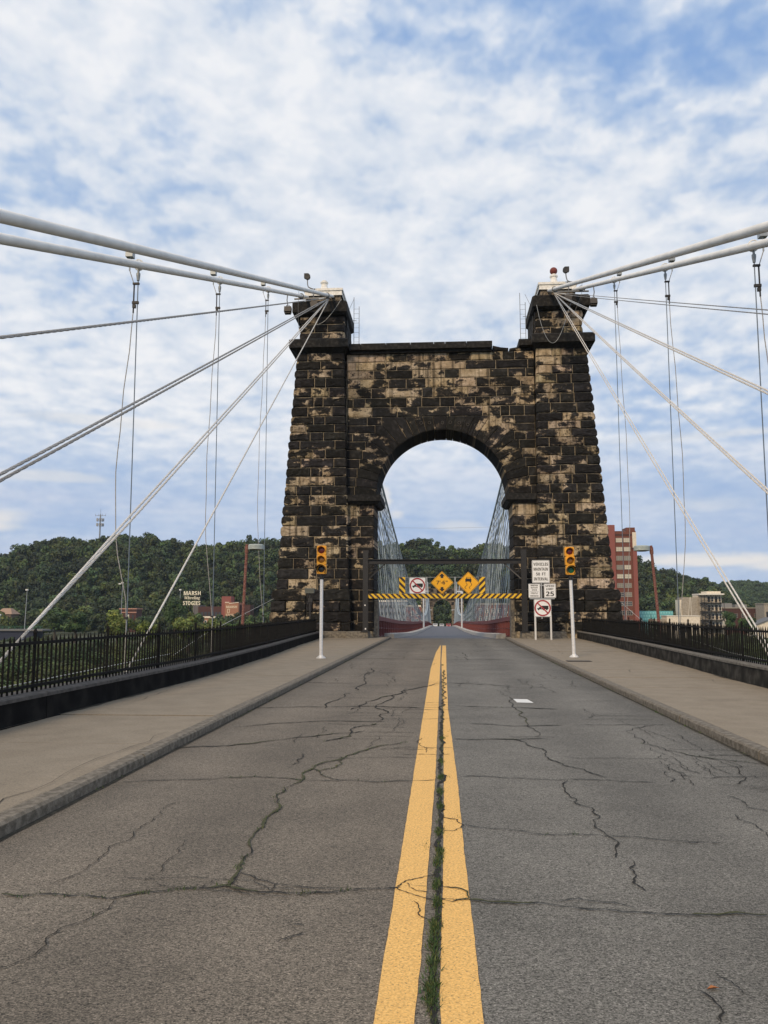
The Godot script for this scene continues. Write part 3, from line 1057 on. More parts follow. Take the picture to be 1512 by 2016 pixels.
func jagged(pts: Array, amount := 0.13) -> Array:
	var r: Array = pts
	for pass_ in 3:
		var q: Array = []
		for i in r.size() - 1:
			var a: Vector2 = r[i]
			var b: Vector2 = r[i + 1]
			q.append(a)
			var l := a.distance_to(b)
			if l > 0.025:
				var nrm := (b - a).orthogonal().normalized()
				q.append((a + b) / 2.0 + nrm * rng.randf_range(-amount, amount) * minf(l, 0.6))
		q.append(r[-1])
		r = q
	return r


func ribbon(mb: MB, pts: Array, w: float, y: float) -> void:
	var L := []
	var R := []
	for i in pts.size():
		var t: Vector2 = (pts[mini(i + 1, pts.size() - 1)] - pts[maxi(i - 1, 0)]).normalized()
		var k := w * rng.randf_range(0.35, 1.2) * (1.0 + 1.15 * absf(t.x) * clampf((pts[i].y - 3.0) / 6.0, 0.0, 1.0)) * (0.25 if i == 0 or i == pts.size() - 1 else 1.0) * 0.5
		var o := t.orthogonal() * k
		L.append(Vector3(pts[i].x - o.x, y, -(pts[i].y - o.y)))
		R.append(Vector3(pts[i].x + o.x, y, -(pts[i].y + o.y)))
	for i in pts.size() - 1:
		if (R[i] - L[i]).cross(L[i + 1] - L[i]).y > 0.0:
			mb.quad(L[i], R[i], R[i + 1], L[i + 1])
		else:
			mb.quad(R[i], L[i], L[i + 1], R[i + 1])


func blade(mb: MB, p: Vector2, h: float) -> void:
	var a := rng.randf() * TAU
	var w := Vector3(cos(a), 0, sin(a)) * h * rng.randf_range(0.10, 0.22)
	var o := Vector3(p.x, 0.004, -p.y)
	var tip := o + Vector3(rng.randfn(0, 0.5) * h, h, rng.randfn(0, 0.5) * h)
	var g := rng.randf()
	mb.col = Color(lerpf(0.025, 0.12, g * g), lerpf(0.055, 0.125, g), lerpf(0.014, 0.04, g))
	mb.tri(o - w, o + w, tip)
	mb.col = Color.WHITE


# ---------------------------------------------------------------- the tower
func pier_x(side: int, y: float) -> Vector2:
	# outer and inner edge of a pier at height y
	if side == 0:
		var b := 0.2 if y < 2.84 else 0.0
		return Vector2(-8.52 - (16.9 - y) * 0.0745 - b, -5.67 + (16.9 - y) * 0.025 + b * 0.3)
	var c := 0.2 if y < 2.84 else 0.0
	return Vector2(8.5 + (16.9 - y) * 0.083 + c, 5.58 - (16.9 - y) * 0.015 - c * 0.3)


func mark(poly: PackedVector2Array, code: int) -> void:
	# notes on the stone map how far the soot crust has come off this stone, and how near its edge each spot is
	var lo := Vector2(99, 99)
	var hi := Vector2(-99, -99)
	for p in poly:
		lo = lo.min(p)
		hi = hi.max(p)
	var k := FW / FSPAN
	var boxy := poly.size() == 4
	for j in range(maxi(0, int((FTOP - hi.y) * k)), mini(FW, int((FTOP - lo.y) * k) + 1)):
		for i in range(maxi(0, int((lo.x - FX0) * k)), mini(FW, int((hi.x - FX0) * k) + 1)):
			var p := Vector2(FX0 + (i + 0.5) / k, FTOP - (j + 0.5) / k)
			if boxy or Geometry2D.is_point_in_polygon(p, poly):
				var e := minf(minf(p.x - lo.x, hi.x - p.x), minf(p.y - lo.y, hi.y - p.y))
				code_px[(j * FW + i) * 2] = code + 1
				code_px[(j * FW + i) * 2 + 1] = int(clampf(e / 0.16, 0, 1) * 255)


func stone(called: String, poly: PackedVector2Array, zf: float, depth: float, bulge: float, code: int, parent: Node, rough_edge := 0) -> void:
	mark(poly, code)
	var c := Vector2.ZERO
	for p in poly:
		c += p
	c /= poly.size()
	var gap := 0.011 if called == "voussoir" else 0.019
	# shrink by half a joint, cut the edges up and roughen them
	var ring := PackedVector2Array()
	for i in poly.size():
		var a := poly[i]
		var b := poly[(i + 1) % poly.size()]
		var l := a.distance_to(b)
		var k := clampi(int(l / 0.42), 1, 3)
		for q in k:
			var p := a.lerp(b, (q + (rng.randf_range(-0.2, 0.2) if q > 0 else 0.0)) / k)
			var inw := Vector2(signf(c.x - p.x) * minf(gap, absf(c.x - p.x) * 0.4), signf(c.y - p.y) * minf(gap, absf(c.y - p.y) * 0.4))
			p += inw
			if q > 0:
				p += Vector2(rng.randf_range(-0.012, 0.012), rng.randf_range(-0.012, 0.012))
			ring.append(p)
		if rough_edge != 0 and k == 1 and absf(a.x - b.x) < 0.3 and signf((a.x + b.x) / 2.0 - c.x) == rough_edge:
			var o := rng.randf_range(0.01, 0.075)
			for q in [0.25, 0.65]:
				ring.append(a.lerp(b, q) + Vector2(rough_edge * o * rng.randf_range(0.6, 1.1), 0))
	var mb := MB.new()
	mb.face = true
	var tone := rng.randf_range(0.55, 1.0)
	if code > 6:
		tone = rng.randf_range(0.8, 1.0)
	mb.col = Color(tone, tone * rng.randf_range(0.95, 1.0), tone * rng.randf_range(0.88, 1.03))
	var m := ring.size()
	var v1 := []
	var v2 := []
	var v3 := []
	var small := minf(0.05, 0.12 * sqrt(absf(poly_area(poly))))
	for p in ring:
		v1.append(Vector3(p.x, p.y, zf + rng.randf_range(-0.008, 0.004)))
		var q := p + (c - p).normalized() * small * rng.randf_range(0.7, 1.5)
		v2.append(Vector3(q.x, q.y, zf + bulge * rng.randf_range(0.45, 0.9)))
		var w := p.lerp(c, rng.randf_range(0.42, 0.6))
		v3.append(Vector3(w.x, w.y, zf + bulge * rng.randf_range(0.5, 1.25)))
	var ce := Vector3(c.x, c.y, zf + bulge * rng.randf_range(0.6, 1.1))
	for i in m:
		var j := (i + 1) % m
		mb.quad(Vector3(ring[i].x, ring[i].y, zf - depth), Vector3(ring[j].x, ring[j].y, zf - depth), v1[j], v1[i])
		mb.quad(v1[i], v1[j], v2[j], v2[i])
		mb.quad(v2[i], v2[j], v3[j], v3[i])
		mb.tri(v3[i], v3[j], ce)
	put(called, mb.mesh(facade), parent)


func poly_area(p: PackedVector2Array) -> float:
	var a := 0.0
	for i in p.size():
		a += p[i].cross(p[(i + 1) % p.size()])
	return a / 2.0


func course(xs: Array, y0: float, y1: float, codes: String, zf: float, depth: float, bulge: float, parent: Node, rough := 0) -> void:
	# a row of stones between the ascending x positions, where the ends may be [bottom x, top x]
	for i in xs.size() - 1:
		var l = xs[i]
		var r = xs[i + 1]
		var p := PackedVector2Array([Vector2(l[0] if l is Array else l, y0), Vector2(r[0] if r is Array else r, y0), Vector2(r[1] if r is Array else r, y1), Vector2(l[1] if l is Array else l, y1)])
		var edge := 0
		if rough < 0 and i == 0:
			edge = -1
		if rough > 0 and i == xs.size() - 2:
			edge = 1
		stone("stone", p, zf, depth, bulge, codes.substr(mini(i, codes.length() - 1), 1).to_int(), parent, edge)


func block(mb: MB, x0: float, x1: float, y0: float, y1: float, z0: float, z1: float) -> void:
	mb.box(Vector3((x0 + x1) / 2, (y0 + y1) / 2, (z0 + z1) / 2), Vector3(x1 - x0, y1 - y0, z1 - z0))


func build_tower() -> void:
	facade = StandardMaterial3D.new()
	facade.resource_name = "sooty_sandstone"
	facade.roughness = 0.95
	facade.vertex_color_use_as_albedo = true
	facade.metallic_specular = 0.3
	code_px = PackedByteArray()
	code_px.resize(FW * FW * 2)
	var mortar := noisy("lime_mortar", [Color(0.22, 0.18, 0.12), Color(0.46, 0.385, 0.28)], 0.4, 1.0)
	var soot := noisy("soot_black_sandstone", [Color(0.008, 0.0078, 0.0075), Color(0.014, 0.0135, 0.013), Color(0.035, 0.033, 0.03)], 0.35, 0.95, 0.02, 512, 0.8)
	var pale := noisy("grey_sandstone", [Color(0.10, 0.09, 0.075), Color(0.22, 0.195, 0.155)], 0.5, 0.95, 0.02, 512, 0.5)
	var tower := thing("bridge_tower", "massive soot-blackened sandstone bridge tower with a round arch over the road", "tower", Vector3.ZERO)

	for side in 2:
		var s := -1 if side == 0 else 1
		var rows: Array = PIER_LEFT if side == 0 else PIER_RIGHT
		var cb := MB.new()
		var outline := PackedVector2Array()
		for y in [-6.0, 2.83, 2.84, 16.95]:
			outline.append(Vector2(pier_x(side, y).x - s * 0.10, y))
		for y in [16.95, 2.84, 2.83, -6.0]:
			outline.append(Vector2(pier_x(side, y).y + s * 0.10, y))
		cb.prism(outline, -51.0, -47.03)
		var pier := put("pier", cb.mesh(mortar), tower)
		for i in rows.size():
			var y1: float = ROW_Y[i]
			var y0: float = ROW_Y[i + 1]
			var base := y1 < 2.84
			var a := pier_x(side, minf(y1, 2.83) if base else y1)
			var b := pier_x(side, y0 if base else maxf(y0, 2.841))
			var xs := []
			var js: Array = rows[i][0]
			if side == 0:
				xs.append([b.x, a.x])
				xs.append_array(js)
				xs.append([b.y, a.y])
			else:
				xs.append([b.y, a.y])
				xs.append_array(js)
				xs.append([b.x, a.x])
			course(xs, y0, y1, rows[i][1], -46.86 if base else -47.0, 0.44, 0.085, pier, s)
		# stones of the flank and the back, joined
		var fb := MB.new()
		for i in rows.size():
			var y1: float = ROW_Y[i]
			var y0: float = ROW_Y[i + 1]
			var ox := pier_x(side, (y0 + y1) / 2)
			var z := -47.45
			while z > -51.1:
				var l := rng.randf_range(0.8, 1.5)
				fb.box(Vector3(ox.x - s * 0.15, (y0 + y1) / 2, z - l / 2), Vector3(0.34 + rng.randf() * 0.1, y1 - y0 - 0.03, l - 0.03))
				z -= l
			var x := minf(ox.x, ox.y)
			while x < maxf(ox.x, ox.y) - 0.4:
				var l := minf(rng.randf_range(0.8, 1.4), maxf(ox.x, ox.y) - x)
				fb.box(Vector3(x + l / 2, (y0 + y1) / 2, -51.0), Vector3(l - 0.03, y1 - y0 - 0.03, 0.2 + rng.randf() * 0.1))
				x += l
		stuff(put("rear_masonry", fb.mesh(soot), pier))

		# cornice of the pier
		var lx := Vector2(-8.94, -5.42) if side == 0 else Vector2(5.33, 8.94)
		var tx := Vector2(-8.37, -5.68) if side == 0 else Vector2(5.56, 8.30)
		var kx := Vector2(-8.79, -5.50) if side == 0 else Vector2(5.40, 8.74)
		var px := pier_x(side, 16.9)
		var p0 := minf(px.x, px.y)
		var p1 := maxf(px.x, px.y)
		var lb := MB.new()
		lb.frustum(Rect2(p0 - 0.02, -51.05, p1 - p0 + 0.04, 4.1), 16.86, Rect2(lx.x + 0.1, -51.35, lx.y - lx.x - 0.2, 4.75), 17.1)
		lb.frustum(Rect2(lx.x, -51.45, lx.y - lx.x, 4.95), 17.1, Rect2(lx.x, -51.45, lx.y - lx.x, 4.95), 17.58)
		lb.frustum(Rect2(lx.x, -51.45, lx.y - lx.x, 4.95), 17.58, Rect2(lx.x + 0.14, -51.3, lx.y - lx.x - 0.28, 4.65), 17.68)
		put("cornice", lb.mesh(soot), tower)
		# turret
		var tb := MB.new()
		block(tb, tx.x + 0.1, tx.y - 0.1, 17.6, 19.2, -50.1, -47.03)
		var turret := put("turret", tb.mesh(mortar), tower)
		var tr: Array = [[[-7.35], "51"], [[-7.5, -6.72], "210"], [[-7.0], "14"]] if side == 0 else [[[6.58, 7.3], "167"], [[6.9, 7.55], "268"], [[6.47, 7.25], "517"]]
		for i in 3:
			var xs := [tx.x]
			xs.append_array(tr[i][0])
			xs.append(tx.y)
			course(xs, 18.68 - i * 0.5, 19.16 - i * 0.5, tr[i][1], -47.0, 0.5, 0.07, turret, s)
		var qb := MB.new()
		for i in 3:
			for k in 3:
				for q in [tx.x + 0.12, tx.y - 0.12]:
					qb.box(Vector3(q, 18.92 - i * 0.5, -48.0 - k * 0.9), Vector3(0.3 + rng.randf() * 0.08, 0.47, 0.87))
		stuff(put("rear_masonry", qb.mesh(soot), turret))
		# turret cap: moulding, slab and the block above it
		var kb := MB.new()
		kb.frustum(Rect2(tx.x - 0.02, -50.15, tx.y - tx.x + 0.04, 3.17), 19.14, Rect2(kx.x + 0.25, -50.3, kx.y - kx.x - 0.5, 3.4), 19.20)
		kb.frustum(Rect2(kx.x + 0.12, -50.35, kx.y - kx.x - 0.24, 3.6), 19.20, Rect2(kx.x, -50.45, kx.y - kx.x, 3.85), 19.31)
		kb.frustum(Rect2(kx.x, -50.45, kx.y - kx.x, 3.85), 19.31, Rect2(kx.x, -50.45, kx.y - kx.x, 3.85), 19.88)
		kb.frustum(Rect2(kx.x, -50.45, kx.y - kx.x, 3.85), 19.88, Rect2(kx.x + 0.12, -50.3, kx.y - kx.x - 0.24, 3.7), 19.96)
		put("cap_slab", kb.mesh(soot), tower)
		var bb := MB.new()
		var bx := Vector2(-8.1, -5.86) if side == 0 else Vector2(5.86, 8.02)
		block(bb, bx.x + 0.06, bx.y - 0.06, 19.9, 20.42, -49.9, -46.98)
		put("saddle_block", bb.mesh(noisy("weathered_block", [Color(0.045, 0.04, 0.032), Color(0.16, 0.13, 0.095), Color(0.27, 0.22, 0.16)], 0.5, 0.95, 0.03)), tower)

		# white painted saddle housing with its finial
		var white := noisy("white_paint", [Color(0.66, 0.64, 0.58), Color(0.80, 0.79, 0.75), Color(0.84, 0.83, 0.80)], 0.6, 0.6, 0.02)
		var house := thing("saddle_housing", "white painted housing with a plain urn finial on the left turret" if side == 0 else "white painted housing with a red ball finial on the right turret", "housing", Vector3((bx.x + bx.y) / 2, 20.42, -48.4))
		var hw := (bx.y - bx.x) / 2
		var wb := MB.new()
		block(wb, -hw, hw, 0.0, 0.32, -1.5, 1.5)
		put("box", wb.mesh(white), house)
		wb = MB.new()
		block(wb, -hw - 0.06, hw + 0.06, 0.30, 0.44, -1.56, 1.56)
		wb.frustum(Rect2(-hw - 0.06, -1.56, hw * 2 + 0.12, 3.12), 0.44, Rect2(-0.42, -0.9, 0.84, 1.8), 0.55)
		block(wb, -hw - 0.03, hw + 0.03, 0.0, 0.06, -1.53, 1.53)
		put("roof", wb.mesh(white), house)
		wb = MB.new()
		var fx := -6.99 - (bx.x + bx.y) / 2 if side == 0 else 6.79 - (bx.x + bx.y) / 2
		var prof := [Vector2(0.0, 0.46), Vector2(0.36, 0.46), Vector2(0.36, 0.54), Vector2(0.27, 0.6), Vector2(0.21, 0.68), Vector2(0.17, 0.92), Vector2(0.24, 0.95), Vector2(0.24, 1.02), Vector2(0.16, 1.04), Vector2(0.14, 1.12), Vector2(0.0, 1.14)]
		wb.lathe(Vector3(fx, 0, 1.0), prof, 20)
		var fin := put("finial", wb.mesh(white), house)
		if side == 1:
			var ball := SphereMesh.new()
			ball.radius = 0.225
			ball.height = 0.45
			ball.radial_segments = 24
			ball.rings = 14
			ball.material = noisy("red_lead_paint", [Color(0.13, 0.025, 0.02), Color(0.22, 0.05, 0.04)], 1.5, 0.7)
			put("ball", ball, fin).position = Vector3(fx, 1.33, 1.0)

	# wall between the piers, with the arch
	var ac := Vector2(0.05, 8.35)
	var R := 3.85
	var op := PackedVector2Array([Vector2(-5.6, -6.0), Vector2(-4.02, -6.0), Vector2(-4.02, 8.35)])
	for i in range(1, 32):
		op.append(ac + Vector2(-cos(PI * i / 32), sin(PI * i / 32)) * 3.97)
	op.append_array(PackedVector2Array([Vector2(4.2, 8.35), Vector2(4.2, -6.0), Vector2(5.5, -6.0), Vector2(5.5, 16.9), Vector2(-5.6, 16.9)]))
	var wb2 := MB.new()
	wb2.prism(op, -50.35, -47.48)
	var wall := put("arch_wall", wb2.mesh(mortar), tower)
	var zf := -47.45
	for i in 7:
		var xs := [-5.62 + i * 0.01]
		xs.append_array(WALL_ROWS[i][0])
		xs.append(5.53)
		course(xs, ROW_Y[i + 1], ROW_Y[i], WALL_ROWS[i][1], zf, 0.3, 0.05, wall)
	var lj := {7: [-4.36], 9: [-5.23]}
	var rj := {7: [4.30], 9: [4.96]}
	var lc := ["11", "0", "01", "1", "0", "0", "0", "0", "1"]
	var rc := ["11", "1", "20", "0", "5", "0", "1", "0", "0"]
	for k in 9:
		var xl: float = EXTRADOS[k]
		var xs: Array = [-5.56]
		xs.append_array(lj.get(7 + k, []))
		xs.append(xl)
		course(xs, ROW_Y[8 + k], ROW_Y[7 + k], lc[k], zf, 0.3, 0.03, wall)
		xs = [0.1 - xl]
		xs.append_array(rj.get(7 + k, []))
		xs.append(5.5)
		course(xs, ROW_Y[8 + k], ROW_Y[7 + k], rc[k], zf, 0.3, 0.03, wall)
	# voussoirs
	var vl := [0, 1, 1, 3, 2, 3, 0, 0, 1]
	var vr := [6, 5, 1, 4, 4, 1, 1, 5, 1]
	for sgn in [-1, 1]:
		for k in range(1, 9):
			var A := Vector2(EXTRADOS[k - 1], ROW_Y[7 + k])
			var B := Vector2(EXTRADOS[k], ROW_Y[7 + k])
			var C := Vector2(EXTRADOS[k], ROW_Y[8 + k])
			if sgn > 0:
				A.x = 0.1 - A.x
				B.x = 0.1 - B.x
				C.x = 0.1 - C.x
			voussoir([C, B, A] if sgn < 0 else [A, B, C], ac, R, vl[k] if sgn < 0 else vr[k], wall)
	var ty: float = ROW_Y[7]
	var tops := [-2.8, -2.14, -1.6, -1.07, -0.47, 0.38, 0.88, 1.49, 2.02, 2.4, 2.87]
	var tc := "000001000156"
	var e0: float = EXTRADOS[0]
	for i in 12:
		var q := []
		if i == 0:
			q = [Vector2(e0, ROW_Y[8]), Vector2(e0, ty), Vector2(tops[0], ty)]
		elif i == 11:
			q = [Vector2(tops[10], ty), Vector2(0.1 - e0, ty), Vector2(0.1 - e0, ROW_Y[8])]
		else:
			q = [Vector2(tops[i - 1], ty), Vector2(tops[i], ty)]
		voussoir(q, ac, R, tc.substr(i, 1).to_int(), wall)
	# small iron anchor rings on the stones over the crown
	var iron := mat("rusty_iron", lin(0.10, 0.09, 0.08), 0.8)
	var rb := MB.new()
	var ring_pts := []
	for i in 13:
		ring_pts.append(Vector3(cos(TAU * i / 12) * 0.085, sin(TAU * i / 12) * 0.085, 0))
	rb.tube(ring_pts, 0.013, 0.013, 5)
	var rm := rb.mesh(iron)
	for p in [[-1.15, 12.62], [-0.67, 12.63], [0.1, 12.62], [0.56, 12.63], [1.08, 12.6], [1.58, 12.48], [2.06, 12.43], [1.63, 13.35], [2.13, 13.32]]:
		put("anchor_ring", rm, wall).position = Vector3(p[0], p[1], -47.36)
	# jambs under the imposts
	var jl := ["75", "41", "10", "5", "60", "1", "01", "1", "00", "0", "10", "0"]
	var jr := ["8", "33", "2", "14", "4", "10", "1", "11", "1", "10", "1", "1"]
	for k in 12:
		var y1: float = ROW_Y[17 + k]
		var y0: float = ROW_Y[18 + k]
		if k == 0:
			y1 = 7.86
		var xs: Array = [-5.5, -3.92]
		if jl[k].length() > 1:
			xs.insert(1, -4.82 + rng.randf_range(-0.15, 0.1))
		course(xs, y0, y1, jl[k], zf, 2.9, 0.04, wall)
		xs = [4.09, 5.46]
		if jr[k].length() > 1:
			xs.insert(1, 4.78 + rng.randf_range(-0.1, 0.15))
		course(xs, y0, y1, jr[k], zf, 2.9, 0.04, wall)
	for q in [[-5.45, -3.52, -3.74], [3.70, 5.45, 3.92]]:
		var ib := MB.new()
		block(ib, q[0], q[1], 7.98, 8.34, -50.75, -47.06)
		var inner: bool = q[0] > 0.0
		ib.frustum(Rect2((q[0] + 0.2) if inner else q[0], -50.5, q[1] - q[0] - 0.2, 3.2), 7.80, Rect2(q[0] + (0.04 if inner else 0.0), -50.7, q[1] - q[0] - 0.04, 3.58), 7.98)
		put("impost", ib.mesh(soot), wall)
	# pale corner guards at the foot of the opening
	for q in [-3.86, 4.05]:
		var gb := MB.new()
		gb.frustum(Rect2(q - 0.14, -48.6, 0.28, 1.1), 0.1, Rect2(q - 0.12, -48.6, 0.24, 1.08), 2.25)
		put("corner_guard", gb.mesh(pale), wall)

	# coping along the top, broken away near the right pier
	var cx := [-5.42, -4.72, -3.22, -1.76, -0.38, 0.29, 1.55, 3.07]
	var kb2 := MB.new()
	block(kb2, -5.4, 3.05, 16.87, 17.37, -50.4, -47.2)
	put("coping_core", kb2.mesh(soot), tower)
	for i in cx.size() - 1:
		var cb := MB.new()
		var x0: float = cx[i] + 0.012
		var x1: float = cx[i + 1] - 0.012
		block(cb, x0, x1, 17.03, 17.41, -50.85, -46.98)
		cb.frustum(Rect2(x0, -50.45, x1 - x0, 3.06), 16.86, Rect2(x0, -50.7, x1 - x0, 3.55), 17.03)
		put("coping_stone", cb.mesh(soot), tower)
	for q in [[rect_top(3.1, 4.05, 16.9, 17.28, 17.12), 0], [rect_top(4.08, 5.06, 16.9, 17.06, 17.32), 1], [rect_top(5.0, 5.5, 16.9, 17.36, 17.4), 0]]:
		var p: PackedVector2Array = q[0]
		stone("broken_coping_stone", p, -47.45, 2.8, 0.05, q[1], tower)
	var rb2 := MB.new()
	block(rb2, 4.62, 5.36, 17.12, 17.48, -49.0, -47.0)
	put("coping_stone", rb2.mesh(soot), tower)

	# plinth stones at the foot
	for q in [[-6.95, -5.42, -46.75], [-5.38, -4.15, -46.0], [4.35, 5.2, -46.0], [5.24, 6.9, -46.6]]:
		var pb := MB.new()
		pb.frustum(Rect2(q[0], -47.4, q[1] - q[0], q[2] + 47.4), 0.0, Rect2(q[0] + 0.02, -47.4, q[1] - q[0] - 0.04, q[2] + 47.38), 0.44)
		pb.frustum(Rect2(q[0] + 0.02, -47.4, q[1] - q[0] - 0.04, q[2] + 47.38), 0.44, Rect2(q[0] + 0.05, -47.4, q[1] - q[0] - 0.1, q[2] + 47.34), 0.47)
		put("plinth_stone", pb.mesh(pale), tower)
	paint_facade()


func rect_top(x0: float, x1: float, y0: float, ya: float, yb: float) -> PackedVector2Array:
	return PackedVector2Array([Vector2(x0, y0), Vector2(x1, y0), Vector2(x1, yb), Vector2((x0 + x1) / 2, (ya + yb) / 2 - 0.03), Vector2(x0, ya)])


func voussoir(outer: Array, ac: Vector2, R: float, code: int, parent: Node) -> void:
	# outer: points from left to right over the top; closed along the intrados
	var poly := PackedVector2Array()
	var a0: float = fposmod((outer[-1] - ac).angle() + PI / 2, TAU) - PI / 2
	var a1: float = fposmod((outer[0] - ac).angle() + PI / 2, TAU) - PI / 2
	for i in 3:
		poly.append(ac + Vector2.from_angle(lerpf(a1, a0, i / 2.0)) * R)
	for i in range(outer.size() - 1, -1, -1):
		poly.append(outer[i])
	stone("voussoir", poly, -47.42, 2.95, 0.035, code, parent)


func paint_facade() -> void:
	# sandstone under a black crust that has flaked off in patches; the share lost differs from stone to stone
	var f := FastNoiseLite.new()
	f.noise_type = FastNoiseLite.TYPE_SIMPLEX_SMOOTH
	f.seed = 91
	f.frequency = 0.013
	f.fractal_octaves = 6
	f.fractal_gain = 0.58
	f.domain_warp_enabled = true
	f.domain_warp_amplitude = 12.0
	f.domain_warp_frequency = 0.03
	var n1 := f.get_image(FW, FW).get_data()
	f.seed = 17
	f.frequency = 0.09
	f.fractal_octaves = 4
	var n2 := f.get_image(FW, FW).get_data()
	f.seed = 29
	f.frequency = 0.03
	f.domain_warp_enabled = false
	var n3 := f.get_image(FW, FW).get_data()
	var thr := [0.88, 0.755, 0.685, 0.635, 0.585, 0.535, 0.48, 0.415, 0.32, 0.19]
	var px := PackedByteArray()
	px.resize(FW * FW * 3)
	for j in FW:
		var jj := (j * 19 / 10) % FW
		for i in FW:
			var q := j * FW + i
			var code: int = code_px[q * 2]
			var e := code_px[q * 2 + 1] / 255.0
			if code == 0:
				code = 4
				e = 0.0
			code -= 1
			var n := n1[jj * FW + i] / 255.0
			var g := n2[q] / 255.0
			n += (g - 0.5) * 0.27 + (n3[((j / 11) % FW) * FW + (i * 3 / 2) % FW] / 255.0 - 0.5) * 0.16
			if code >= 2 and code <= 7:
				n += (1.0 - e) * 0.085 - 0.02
			elif code < 2:
				n += (1.0 - e) * 0.03
			var buff := smoothstep(thr[code] - 0.02, thr[code] + 0.035, n)
			# half-cleaned brown margin, and flecks of crust left on the bare stone
			var brown := smoothstep(thr[code] - 0.13, thr[code] + 0.01, n)
			buff *= 1.0 - 0.75 * smoothstep(0.60, 0.72, g) * (1.0 if code < 8 else 0.5)
			if code > 1 and g < 0.24:
				buff = maxf(buff, 0.5 * smoothstep(0.24, 0.16, g))
			# rain streaks run down the bare stone
			var st := n3[((j / 14) % FW) * FW + (i * 2) % FW] / 255.0
			var h := n3[q] / 255.0
			var k := clampf(0.70 + (g - 0.5) * 0.5 + (h - 0.5) * 0.55 - maxf(0.0, st - 0.52) * 2.0, 0.2, 1.05)
			var dk := 0.0175 + maxf(0.0, g - 0.52) * 0.06 + maxf(0.0, h - 0.56) * 0.07
			dk += brown * 0.022
			var r := lerpf(dk * (1.0 + brown * 0.22), 0.70 * k, buff)
			var gg := lerpf(dk * 1.0, (0.575 + (h - 0.5) * 0.06) * k, buff)
			var b := lerpf(dk * (1.02 - brown * 0.22), (0.40 + (h - 0.5) * 0.13) * k, buff)
			px[q * 3] = int(pow(r, 0.4545) * 255.0)
			px[q * 3 + 1] = int(pow(gg, 0.4545) * 255.0)
			px[q * 3 + 2] = int(pow(b, 0.4545) * 255.0)
	facade.albedo_texture = ImageTexture.create_from_image(Image.create_from_data(FW, FW, false, Image.FORMAT_RGB8, px))
	facade.uv1_scale = Vector3.ONE


# ---------------------------------------------------------------- the main span beyond the tower
const DECK := [46.0, 0.0, 50.0, 0.0, 65.0, -0.36, 82.0, -0.72, 118.0, -1.22, 170.0, -1.75, 215.0, -2.2, 260.0, -2.85, 310.0, -4.05, 357.0, -5.2, 460.0, -7.5]


func deck_y(d: float) -> float:
	return (at_len(DECK, d - 5.0) + at_len(DECK, d) + at_len(DECK, d + 5.0)) / 3.0 if d > 52.0 else 0.0


